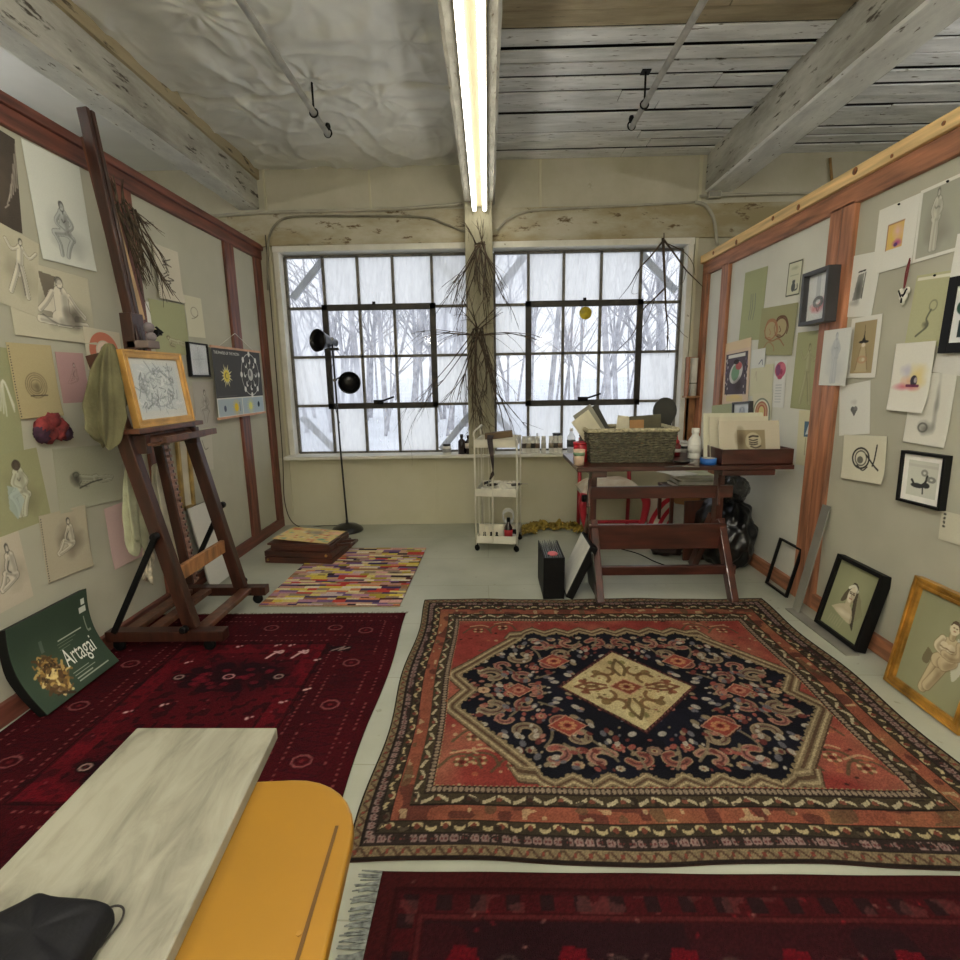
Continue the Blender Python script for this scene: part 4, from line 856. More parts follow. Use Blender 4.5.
paper('L', [(56, 352), (82, 353), (91, 402), (62.5, 403)], (178, 132, 130), 'dusty pink sheet with a small purple line sketch', W_('crouch', (.3, .35, .85, .8), ink=(96, 60, 66), r=.002), lift=.004)
paper('L', [(-45, 336), (11, 352), (27, 453), (-36, 463)], (150, 152, 104), 'olive sheet with a pale triangular sketch beside the tan page', lambda a, w, h: [a.line([(w*.10+k*.014, -h*.05-k*.012), (w*.24, h*.2), (w*.4, -h*.08+k*.01)], .003, (206, 208, 186), .6) for k in range(4)], lift=.003)
paper('L', [(-36, 464), (39, 446), (49, 520), (-28, 546)], (152, 152, 102), 'olive sheet with a seated woman in pale blue, near the left edge', lambda a, w, h: (fig(a, 'seated', (-w*.06, -h*.36, w*.40, h*.42), ink=(70, 62, 48), tone=(196, 196, 164), ta=.85, r=.0024, shade=(110, 104, 70)), a.poly([(w*.0, h*.1), (w*.12, h*.04), (w*.18, -h*.14), (w*.04, -h*.36), (-w*.04, -h*.2)], (158, 180, 178), .7), a.ell(w*.17, h*.33, w*.06, h*.07, (70, 54, 42), .85)), lift=.005)
paper('L', [(52, 452), (121, 441), (125.5, 501), (60.5, 511)], (164, 164, 136), 'grey-green sheet with a curled-up resting figure under the hanging rag', lambda a, w, h: (fig(a, 'recline', (-w*.32, -h*.22, w*.32, h*.18), ink=(70, 68, 54), tone=(178, 180, 152), ta=.5, r=.0022), a.wash(-w*.24, 0, w*.08, h*.12, (60, 58, 48), .8), a.line([(-w*.2, -h*.16), (-w*.02, -h*.1), (w*.14, -h*.08)], .003, (60, 58, 46), .8)), lift=.004, curl=.2)
paper('L', [(35, 516), (84, 506), (93, 564), (51, 583.5)], (178, 166, 136), 'spiral sketchbook page with a crouching charcoal nude', withspiral(lambda a, w, h: (a.wash(w*.1, h*.05, w*.25, h*.3, (128, 118, 96), .7), fig(a, 'crouch', (-w*.24, -h*.2, w*.36, h*.38), tone=(206, 196, 168), ta=.7, r=.0024, shade=(90, 82, 66)))), lift=.006, curl=.3)
paper('L', [(-22, 541), (20, 526), (31, 597), (-12, 620)], (190, 178, 152), 'pinkish beige sheet with dark gestural figure lines, lowest at left', W_('crouch', (.3, .2, .95, .85), tone=(206, 196, 172), ta=.5, r=.0034, shade=(140, 128, 106)), lift=.004)
paper('L', [(101, 509.6), (131, 500), (146.5, 552), (116, 569)], (202, 166, 160), 'pale pink sheet with an orange and blue standing figure', lambda a, w, h: (fig(a, 'standing', (-w*.16, -h*.3, w*.34, h*.4), ink=(190, 96, 60), tone=(216, 180, 166), ta=.6, r=.0028), a.wash(w*.16, -h*.1, w*.1, h*.2, (150, 170, 190), .6)), lift=.004, curl=.6)
paper('L', [(150, 242), (177, 252), (183.5, 304), (160.6, 298)], (196, 188, 164), 'torn sketchbook page with loose ink scribbles below the twig bundle', withspiral(lambda a, w, h: [a.line([(random.uniform(-w*.2, w*.2), h*.3-k*h*.06), (random.uniform(-w*.2, w*.2), h*.27-k*h*.06), (random.uniform(-w*.2, w*.2), h*.22-k*h*.06)], .0026, (70, 62, 52), .8) for k in range(10)]), lift=.01, curl=.7)
paper('L', [(150, 300), (184.5, 304), (190, 356), (155, 353)], (162, 166, 116), 'olive sheet with a reclining pencil figure above the small black frame', W_('recline', (.3, .1, .98, .42), ink=(96, 80, 52), tone=(184, 184, 140), r=.0024), lift=.006)
paper('L', [(183.5, 295), (200, 298), (206.5, 338.5), (189, 336)], (202, 198, 166), 'cream sheet with a faint curled line sketch', lambda a, w, h: (a.ell(0, h*.12, w*.2, h*.12, (120, 112, 90), .6, ring=.002), a.line([(-w*.2, -h*.05), (0, -h*.02), (w*.2, h*.06)], .002, (120, 112, 90), .6)), lift=.005)
paper('L', [(134, 300), (149.5, 302), (155, 333), (139, 333)], (216, 214, 206), 'small white sheet beside the easel mast clamp', None, lift=.004)
framed('L', [(189, 342), (208.5, 344), (210.5, 377), (192, 376)], .012, .03, M['black_frame'], 'small thin black frame with pale glass, next to the moon chart', lambda a, w, h: (a.wash(0, 0, w*.4, h*.4, (170, 176, 180), .6), a.line([(-w*.3, 0), (w*.3, .01)], .002, (150, 156, 160), .5), a.line([(0, -h*.4), (0, h*.4)], .002, (150, 156, 160), .5)), (206, 210, 214), glass=True)
paper('L', [(192.5, 382.5), (213, 381), (218.5, 427), (197, 428)], (174, 168, 156), 'grey sheet with a single-line seated figure', W_('seated', (.15, .1, .85, .85), ink=(60, 56, 54), r=.0024, ia=.7), lift=.006)
paper('L', [(185, 387), (197, 385), (204, 432), (190, 433)], (182, 172, 150), 'narrow beige sheet half hidden behind the gold frame on the easel', None, lift=.003)
paper('L', [(197, 429), (210, 427), (215, 470), (203, 469)], (186, 182, 162), 'pale sheet with a small curved line, below the grey figure sheet', lambda a, w, h: a.line([(-w*.3, h*.2), (-w*.1, h*.0), (w*.15, h*.02)], .003, (110, 104, 94), .7), lift=.004)
# hanging chart of the moon
def chart():
    mw, w, h = wall_rect([(211, 347), (259.5, 351.5), (264, 413), (219, 418)], 'L', .048)
    t = thing('moon_chart', 'dark hanging chart with a sun and a moon wheel between red posts', 'poster', mw)
    a = Art(w, h, .0028, (76, 76, 77), 3); ly = -h/2+h*.27
    a.rect(-w/2, w/2, -h/2, ly+.008, (222, 222, 212)); a.rect(-w/2+.012, -.006, -h/2+.012, ly-.002, (168, 182, 190)); a.rect(.006, w/2-.012, -h/2+.012, ly-.002, (170, 186, 196))
    for (x, c, r) in ((-.12, (232, 200, 60), .034), (.16, (220, 220, 130), .034)):
        x = x*w/.9; y = -h/2+h*.135
        for k in range(16): a.line([(x, y), (x+math.cos(k*.3927)*r*1.9, y+math.sin(k*.3927)*r*1.9)], .003, c, .6)
        a.ell(x, y, r, r, c)
    a.ell(-.36*w, -h/2+h*.13, .02, .026, (80, 90, 110)); a.ell(.37*w, -h/2+h*.15, .022, .026, (30, 52, 70)); a.line([(-.06*w, -h/2+h*.08), (-.06*w, -h/2+h*.2)], .005, (90, 100, 120), .6)
    cx, cy = -.27*w, h*.10
    for k in range(16): 
        r = .105 if k % 2 else .08; an = k*.3927; a.poly([(cx+math.cos(an-.2)*.045, cy+math.sin(an-.2)*.045), (cx+math.cos(an)*r, cy+math.sin(an)*r), (cx+math.cos(an+.2)*.045, cy+math.sin(an+.2)*.045)], (224, 216, 170))
    a.ell(cx, cy, .05, .05, (226, 206, 90)); a.ell(cx, cy, .028, .028, (120, 116, 80)); a.ell(cx+.006, cy, .02, .022, (226, 206, 90))
    mx, my, rx, ry = .24*w, h*.125, .2*w, h*.32
    a.ell(mx, my, rx, ry, (216, 216, 210), .95, ring=.0022); a.ell(mx, my, .3*rx, .3*ry, (196, 196, 190)); a.ell(mx-.01, my+.012, .14*rx, .16*ry, (120, 120, 118))
    for k in range(8):
        an = k*math.pi/4+math.pi/8*0; x, y = mx+rx*math.cos(an), my+ry*math.sin(an); a.ell(x, y, .021, .025, (222, 222, 216)); x, y = mx+rx*.62*math.cos(an), my+ry*.64*math.sin(an)
        a.ell(x, y, .02, .025, (222, 222, 216)); a.ell(x+.012*math.cos(an+2), y+.01, .014, .018, (60, 60, 62))
        a.line([(mx+rx*.38*math.cos(an), my+ry*.38*math.sin(an)), (mx+rx*.55*math.cos(an), my+ry*.55*math.sin(an))], .002, (190, 190, 184), .8)
    a.line([(-w*.46, -h*.19), (-w*.1, -h*.19)], .0015, (120, 120, 120), .6)
    sheet('print', a, .001, M['dye'], t, mw, back=(210, 208, 200))
    tx = bpy.data.curves.new('lettering', 'FONT'); tx.body = 'THE PHASES OF THE MOON'; tx.size = .034; tx.align_x = 'LEFT'
    o = bpy.data.objects.new('lettering', tx); link(o); dg = bpy.context.evaluated_depsgraph_get(); me = bpy.data.meshes.new_from_object(o.evaluated_get(dg)); bpy.data.objects.remove(o)
    me.materials.clear(); me.materials.append(mat('white_print', (226, 226, 220), .8, .02)); o = bpy.data.objects.new('lettering', me); link(o, t, mw @ Matrix.Translation((-w*.47, h*.405, .0012)))
    for y in (h/2, -h/2): MB().box(-w/2-.012, w/2+.012, y-.009, y+.009, -.008, .008).build('hanging_bar', mat('pale_wood_bar', (206, 160, 130), .6, .1, 8), t, .002)
    MB().tube([(-w*.36, h/2+.008, 0), (.0, h/2+.135, -.006), (w*.36, h/2+.008, 0)], .0025, 6).build('hanging_cord', mat('white_cord', (214, 212, 200), .8, .05), t)
chart()
# crumpled red fabric flower pinned on the wall
c = at(53, 428, 0, XL+.03); t = thing('fabric_flower', 'crumpled red and purple fabric flower pinned under the tan page', 'ornament', Matrix.Translation(c))
mr, mp_ = mat('faded_red_fabric', (112, 42, 42), .9, .3, 30), mat('purple_fabric', (54, 28, 46), .9, .3, 30)
b = MB()
for k in range(5): b.blob((0, .05*math.cos(k*1.4)-.005, .035*math.sin(k*1.4)), .042, .5, 9, (.55, 1, .9), 3, k)
b.build('petal', mr, t); b = MB(); b.blob((.0, -.065, -.02), .04, .5, 10, (.6, 1, 1), 3, 21); b.blob((.0, .07, -.035), .035, .5, 10, (.6, 1.1, .9), 3, 25); b.build('petal', mp_, t)
# ------------------------------------------------------------------ right wall, far bay
paper('R', [(744, 274), (766, 266), (762, 340), (740, 340)], (164, 170, 118), 'tall olive sheet with grey pencil hands, farthest up on the right wall', lambda a, w, h: [a.line([(x, h*.16), (x+.01, -h*.02), (x-.005, -h*.2)], .004, (110, 116, 116), .6) for x in (-.04, -.01, .03)], lift=.003)
def catprint(a, w, h):
    m = .008; a.line([(-w/2+m, -h/2+m), (w/2-m, -h/2+m), (w/2-m, h/2-m), (-w/2+m, h/2-m), (-w/2+m, -h/2+m)], .003, (40, 42, 40), .9, smooth=False)
    a.wash(0, h*.3, w*.3, h*.06, (150, 160, 120), .6); a.rect(-w*.3, w*.3, h*.08, h*.11, (160, 166, 130), .7)
    a.ell(0, -h*.24, w*.14, h*.13, (80, 86, 84)); a.ell(0, -h*.1, w*.1, h*.055, (80, 86, 84)); a.poly([(-w*.1, -h*.1), (-w*.08, -h*.01), (-w*.02, -h*.06)], (80, 86, 84)); a.poly([(w*.1, -h*.1), (w*.08, -h*.01), (w*.02, -h*.06)], (80, 86, 84)); a.line([(w*.12, -h*.34), (w*.28, -h*.3), (w*.26, -h*.18)], .004, (80, 86, 84))
paper('R', [(789, 262.5), (803.5, 258.5), (799.5, 294.5), (785, 298)], (206, 206, 172), 'small print of a sitting cat in a thin dark border', catprint, lift=.004, name='cat_print', cat='print')
def couple(a, w, h):
    for (x, y, c, s) in ((w*.12, h*.06, (108, 62, 40), 1), (-w*.16, h*.02, (176, 110, 70), -1)):
        a.ell(x, y, w*.17, h*.19, (190, 160, 110), .6); a.ell(x, y, w*.17, h*.19, c, .9, ring=.004)
        a.line([(x-w*.18, y), (x-w*.1, y+h*.2), (x+w*.1, y+h*.2), (x+w*.2, y+h*.02), (x+w*.18, y-h*.12)], .005, c, .9); a.line([(x-.02, y+.01), (x+.005, y-.02), (x-.01, y-.03)], .0025, c, .8); a.line([(x-.03, y-.05), (x+.01, y-.055)], .003, c, .8)
    a.line([(-w*.3, -h*.12), (-w*.1, -h*.2), (w*.1, -h*.16), (w*.26, -h*.3)], .004, (160, 96, 60), .8); a.line([(-w*.36, -h*.4), (-w*.2, -h*.22), (-w*.04, -h*.3), (0, -h*.4)], .004, (170, 110, 70), .7)
paper('R', [(763, 309), (797.5, 302), (792, 356), (756, 355)], (160, 158, 106), 'olive sheet with two embracing heads in rust chalk', couple, lift=.008)
def poster(a, w, h):
    a.rect(-w/2, w/2, h*.36, h/2, (226, 196, 150)); a.rect(-w*.4, w*.4, h*.26, h*.31, (206, 206, 200)); a.rect(-w*.42, w*.42, -h*.34, h*.31, (84, 74, 86)); a.rect(-w*.32, w*.32, h*.24, h*.29, (216, 214, 206))
    for k in range(46): a.ell(random.choice((-1, 1))*random.uniform(.3, .42)*w, random.uniform(-.34, .26)*h, .008, .012, random.choice(((190, 180, 180), (120, 100, 130), (60, 50, 60))), .9)
    a.ell(0, -h*.0, w*.26, h*.16, (206, 206, 200), .9, rot=.4); a.ell(-w*.02, 0, w*.16, h*.12, (110, 160, 120), .95, rot=.5); a.ell(w*.1, h*.1, w*.12, h*.06, (196, 84, 84), .95); a.ell(0, h*.17, w*.1, h*.04, (50, 40, 40), .9); a.wash(w*.1, -h*.2, w*.2, h*.12, (70, 56, 60), .8); a.rect(-w*.34, w*.3, -h*.46, -h*.37, (224, 196, 130)); a.ell(0, -h*.38, w*.2, h*.03, (230, 200, 120))
paper('R', [(725, 343), (750.5, 338.5), (748.5, 403), (722, 405)], (220, 190, 160), 'colourful vertical poster with purple borders and a green centre', poster, lift=.006, name='poster', cat='poster')
paper('R', [(751, 351), (763, 349), (767, 366), (751, 368)], (214, 216, 208), 'small white scrap with blue pen strokes', lambda a, w, h: a.line([(w*.1, -h*.3), (w*.3, -h*.1), (w*.36, -h*.35)], .003, (70, 80, 110), .8), lift=.009)
paper('R', [(751, 366), (773, 364), (772, 396), (750, 396)], (208, 204, 164), 'cream sheet above the rainbow card with faint pencil marks', lambda a, w, h: a.line([(-w*.3, h*.1), (-w*.25, h*.3), (-w*.2, h*.0)], .003, (180, 160, 130), .6), lift=.005)
def rainbow(a, w, h):
    for k, c in enumerate(((120, 130, 110), (224, 220, 190), (190, 110, 80), (210, 160, 110), (200, 96, 70), (226, 206, 120))):
        r = w*(.44-.06*k); a.ell(0, -h*.1, r, h*.44*(1-.12*k), c); a.rect(-r, r, -h*.5, -h*.1, c)
paper('R', [(753, 393.5), (772, 392.5), (771, 424), (751, 424)], (212, 206, 170), 'card with a painted rainbow arch behind the drawing box', rainbow, lift=.008, name='painted_card', cat='drawing')
framed('R', [(732, 402.5), (749, 401), (748.5, 424), (731, 424)], .016, .04, M['grey_frame'], 'small dark grey frame with a pale blue sketch behind the drawing box', lambda a, w, h: W_('bust', (.2, .05, .85, .8), ink=(110, 130, 160), r=.0026)(a, w, h), (214, 220, 226))
paper('R', [(712, 405), (732, 404), (732, 426), (711, 428)], (168, 174, 126), 'plain olive sheet low in the far corner of the right wall', None, lift=.032)
def flowernote(a, w, h):
    a.ell(-.0, h*.30, w*.46, h*.17, (196, 70, 100), .95); a.ell(-w*.18, h*.30, w*.2, h*.12, (120, 60, 110), .8); a.ell(w*.2, h*.36, w*.2, h*.08, (216, 100, 120), .9); a.ell(.0, h*.14, w*.2, h*.04, (190, 60, 90), .9); a.ell(w*.1, h*.26, w*.1, h*.06, (150, 40, 80), .8)
    for k in range(7): a.line([(-w*.3, -h*.02-k*h*.06), (w*.2, -h*.02-k*h*.06)], .0015, (150, 156, 160), .7)
paper('R', [(774, 361), (789, 360), (781.5, 407), (773, 407.5)], (214, 214, 206), 'narrow white note with a pink flower at its top', flowernote, lift=.004, name='flower_note', cat='note')
paper('R', [(796, 327), (832, 321.5), (831, 329), (796, 335)], (212, 212, 202), 'white strip of paper under the deep black frame', None, lift=.002)
paper('R', [(796, 333), (823, 330), (820, 411), (792, 408)], (162, 164, 110), 'tall olive sheet with a striding figure, arms outstretched', W_('dance', (.1, .06, .92, .86), ink=(110, 104, 66), r=.0022, tone=(172, 172, 122), ta=.4), lift=.004)
paper('R', [(824, 331), (851, 327), (846, 386), (819, 385)], (206, 208, 200), 'pale sheet with a faint blue-grey standing pencil figure', W_('standing', (.12, .05, .9, .95), ink=(140, 150, 158), tone=(186, 192, 194), ta=.5, r=.0022, shade=(176, 182, 186)), lift=.036)
def redshape(a, w, h):
    a.rect(-w*.14, w*.04, -h*.1, h*.48, (186, 188, 190)); a.wash(.0, -h*.22, w*.42, h*.12, (206, 84, 90), .9, 4); a.wash(w*.2, -h*.1, w*.14, h*.12, (196, 90, 100), .8, 6); a.ell(-w*.02, -h*.1, w*.17, h*.09, (70, 74, 76), .9, ring=.009); a.line([(-w*.1, -h*.2), (0, -h*.3), (w*.04, -h*.2)], .004, (120, 40, 50), .9)
framed('R', [(802, 275), (829, 264), (824, 322), (798, 326)], .022, .10, M['grey_frame'], 'deep dark frame with red and grey abstract on white', redshape, (220, 222, 220), glass=True)
paper('R', [(799, 409.5), (821, 411), (817, 467), (796, 465)], (210, 204, 158), 'cream sheet with a small blue upright shape beside the double post', lambda a, w, h: (a.rect(-w*.2, w*.14, h*.02, h*.3, (70, 110, 140)), a.poly([(-w*.14, h*.06), (0, h*.26), (w*.06, h*.08)], (190, 206, 206)), a.line([(-w*.1, 0), (-w*.12, -h*.3)], .003, (130, 120, 90), .6), a.line([(w*.08, 0), (w*.1, -h*.3)], .003, (130, 120, 90), .6)), lift=.004)
# ------------------------------------------------------------------ right wall, near bay
paper('R', [(845, 257), (880, 252), (874, 315), (839, 318)], (214, 214, 202), 'white sheet with a pencil sketch of a tall bottle', lambda a, w, h: (a.poly([(-w*.06, h*.18), (w*.1, h*.2), (w*.14, -h*.2), (-w*.12, -h*.24)], (120, 120, 112), .8), a.wash(.0, -h*.05, w*.1, h*.2, (70, 70, 66), .7), a.line([(-w*.06, h*.22), (w*.12, h*.24)], .003, INK), a.line([(w*.14, h*.2), (w*.14, -h*.2)], .003, INK, .7), a.wash(-w*.04, -h*.28, w*.2, h*.05, (150, 150, 140), .6)), lift=.004)
paper('R', [(879, 211), (919.5, 193), (912.5, 264), (872.5, 274.5)], (216, 215, 202), 'white mount with a small yellow and magenta painting', lambda a, w, h: (a.rect(-w*.2, w*.2, -h*.18, h*.2, (222, 176, 84)), a.wash(-w*.06, h*.0, w*.12, h*.16, (226, 190, 60), .8), a.wash(w*.06, h*.06, w*.12, h*.12, (220, 170, 170), .8, 5), a.wash(w*.08, -h*.11, w*.12, h*.06, (180, 50, 140), .9, 8), a.line([(-w*.2, -h*.18), (-w*.2, h*.2), (w*.2, h*.2)], .002, (150, 90, 60), .8, smooth=False), a.ell(w*.04, -h*.13, w*.05, h*.03, (80, 40, 120), .9)), lift=.007, pin=True)
paper('R', [(920.6, 191), (976, 166.5), (968, 247), (912.6, 263.5)], (214, 213, 200), 'white mount with a pencil standing nude on grey paper', lambda a, w, h: fig(a, 'standing', (-w*.38, -h*.4, w*.12, h*.44), ink=(96, 94, 84), tone=(190, 188, 168), ta=.8, r=.003, shade=(120, 118, 102)), lift=.005, mount=(.014, (158, 158, 138)), pin=True)
paper('R', [(955, 236), (1000, 222), (997, 284), (950, 289)], (214, 213, 202), 'blank white sheet cut off by the right picture edge', None, lift=.012)
paper('R', [(915.5, 278), (952, 268), (942, 348), (906, 344)], (178, 178, 128), 'olive sheet with a small pencil key-like figure', lambda a, w, h: (a.rect(-w*.46, w*.5, h*.42, h*.46, (214, 212, 186)), a.ell(w*.12, h*.06, w*.1, h*.07, (130, 130, 96), .9, ring=.002), a.line([(w*.08, 0), (.0, -h*.12), (w*.06, -h*.22), (-w*.22, -h*.36)], .004, (96, 98, 76), .9), a.wash(0, -h*.2, w*.1, h*.06, (90, 90, 70), .8)), lift=.004, pin=True)
framed('R', [(950, 281.5), (1005, 262), (993, 356), (936.7, 349.4)], .045, .02, M['black_frame'], 'wide black frame with green shapes, cut off at the right edge', lambda a, w, h: (a.ell(-w*.2, h*.12, w*.22, h*.14, (40, 80, 66)), a.ell(w*.1, -h*.2, w*.3, h*.16, (50, 96, 80)), a.rect(-w*.3, -w*.1, -h*.4, -h*.1, (36, 56, 56))), (214, 216, 214), lift=.012)
paper('R', [(936, 351), (985, 357), (983, 379), (934, 372)], (204, 202, 190), 'blank off-white sheet below the wide black frame', None, lift=.008)
paper('R', [(896.5, 344), (937, 340.5), (926, 413.5), (888.5, 409.8)], (216, 213, 198), 'white sheet with a yellow and pink watercolour of a small dark figure', lambda a, w, h: (a.wash(w*.16, h*.02, w*.26, h*.2, (226, 200, 110), .9, 2), a.wash(-w*.14, h*.1, w*.16, h*.1, (180, 176, 196), .8, 3), a.wash(-w*.1, -h*.14, w*.34, h*.06, (216, 90, 110), .9, 4), a.wash(-w*.05, -h*.06, w*.2, h*.08, (226, 150, 100), .7, 5), a.ell(.02, -h*.05, w*.09, h*.08, (50, 46, 64), .95), a.ell(.03, -h*.04, w*.04, h*.04, (196, 180, 180), .8), a.line([(-.02, -h*.12), (.05, -h*.12)], .006, (110, 30, 70), .9)), lift=.014, curl=.8)
paper('R', [(913, 373), (957, 373), (946, 448.5), (904, 441.6)], (208, 206, 190), 'pale sheet with a tall soft pencil shape, partly under the watercolour', lambda a, w, h: (a.wash(w*.16, h*.1, w*.06, h*.4, (140, 138, 126), .9, 4), a.wash(.0, -h*.26, w*.2, h*.1, (110, 108, 98), .9, 5), a.ell(-w*.08, -h*.26, w*.1, h*.06, (90, 88, 80), .8, ring=.003)), lift=.006, curl=.3)
paper('R', [(841.5, 387), (872.5, 379), (867.4, 434.5), (837.3, 435)], (212, 212, 200), 'white sheet with a small grey heart', lambda a, w, h: (a.ell(-.012, .0, .016, .016, (96, 96, 92)), a.ell(.012, .0, .016, .016, (120, 120, 114)), a.poly([(-.026, -.006), (.026, -.006), (0, -.042)], (100, 100, 96)), a.wash(.0, h*.14, w*.12, h*.06, (180, 178, 168), .6)), lift=.004)
def witch(a, w, h):
    a.rect(-w*.36, w*.36, -h*.42, h*.42, (168, 146, 98)); a.poly([(-w*.22, -h*.4), (w*.2, -h*.4), (w*.06, h*.1), (-w*.06, h*.1)], (190, 168, 122), .8)
    a.poly([(-.006, h*.08), (.0, h*.36), (.01, h*.08)], (70, 60, 48), .9); a.ell(0, h*.09, w*.16, h*.025, (40, 36, 32)); a.poly([(-w*.1, h*.08), (0, h*.18), (w*.1, h*.08)], (40, 36, 32)); a.ell(0, h*.04, w*.06, h*.035, (214, 200, 170)); a.line([(-.02, h*.0), (-w*.2, -h*.36)], .003, (140, 112, 76), .7); a.line([(.02, h*.0), (w*.2, -h*.36)], .003, (140, 112, 76), .7); a.ell(-.0, -h*.2, w*.14, h*.05, (190, 130, 90), .6, ring=.003); a.ell(.01, -h*.2, w*.05, h*.03, (210, 196, 160), .8)
paper('R', [(851.5, 318.5), (882.5, 314), (875, 377), (846, 378.5)], (216, 214, 200), 'white mounted tan drawing of a figure in a pointed hat', witch, lift=.008)
paper('R', [(845.5, 435), (888, 436), (884, 485), (841, 477.5)], (206, 201, 172), 'cream sheet with a bold ink drawing of a round horn', lambda a, w, h: (a.ell(-.02, .0, w*.19, h*.22, (40, 38, 34), .95, ring=.004), a.ell(-.02, .0, w*.13, h*.16, (70, 66, 58), .8, ring=.003), a.ell(-.025, -.01, w*.07, h*.08, (90, 86, 74), .9), a.line([(.02, h*.08), (w*.24, -h*.12), (w*.36, -h*.22)], .004, (44, 42, 38)), a.line([(w*.3, h*.3), (w*.26, .0), (w*.22, -h*.14)], .004, (44, 42, 38)), a.line([(-w*.14, -h*.16), (.0, -h*.26), (w*.1, -h*.18)], .003, (60, 56, 50))), lift=.007, curl=.7)
framed('R', [(901, 450), (946, 456), (938, 511), (895, 500)], .014, .035, M['black_frame'], 'black framed ink drawing of a small figure on a rocking shape', lambda a, w, h: (a.rect(-w*.5, w*.5, h*.32, h*.4, (190, 190, 176)), a.ell(-w*.14, -h*.2, w*.22, h*.07, (40, 44, 42), .95), a.ell(w*.14, -h*.16, w*.13, h*.08, (40, 44, 42), .95), a.line([(-w*.34, -h*.06), (-w*.16, -h*.24), (w*.1, -h*.1), (w*.16, h*.1)], .005, (50, 52, 50)), a.ell(w*.06, h*.18, w*.08, h*.07, (130, 130, 120), .9, ring=.004), a.ell(w*.3, h*.02, w*.1, h*.06, (110, 112, 104), .8, ring=.004), a.line([(w*.05, -h*.24), (w*.06, -h*.4)], .003, (60, 60, 58))), (200, 202, 186), mat_w=.03)
paper('R', [(942, 512), (992, 521), (988, 556), (938, 537)], (194, 190, 162), 'beige sheet with dark corner marks, lowest on the right wall', lambda a, w, h: [a.ell(-w*.42, h*.4-k*h*.14, .008, .006, (60, 58, 50), .9, rot=k) for k in range(4)], lift=.008)
# carved charm on a red ribbon
c = at(905, 279, 0, XR-.018); t = thing('ribbon_charm', 'black and white charm hanging on a long red ribbon', 'ornament', Matrix.Translation(c))
p = [at(*q, 0, XR-.018)-c for q in ((910, 258), (906, 272), (904, 288), (907, 276), (910, 260))]
MB().tube(cr(p, 5), .0035, 6).build('ribbon', mat('dark_red_ribbon', (112, 44, 46), .8), t)
k = at(903.5, 296, 0, XR-.018)-c; b = MB()
for (dy, dz, r) in ((.02, .02, .016), (-.02, .022, .016), (.008, .0, .018), (-.008, -.004, .017), (0, -.03, .012)): b.blob(k+Vector((0, dy, dz)), r, .1, 8, (.5, 1, 1.2), 2, 3)
b.build('charm', mat('white_charm', (206, 204, 192), .5), t); b = MB()
for (y0_, z0_, y1_, z1_) in ((.026, .03, .006, -.005), (-.026, .032, -.006, -.005), (.012, .005, -.012, .004), (0, -.01, 0, -.034)): b.tube([k+Vector((-.0075, y0_, z0_)), k+Vector((-.0085, (y0_+y1_)/2, (z0_+z1_)/2)), k+Vector((-.0075, y1_, z1_))], .0045, 6)
b.build('charm_pattern', M['black_metal'], t)
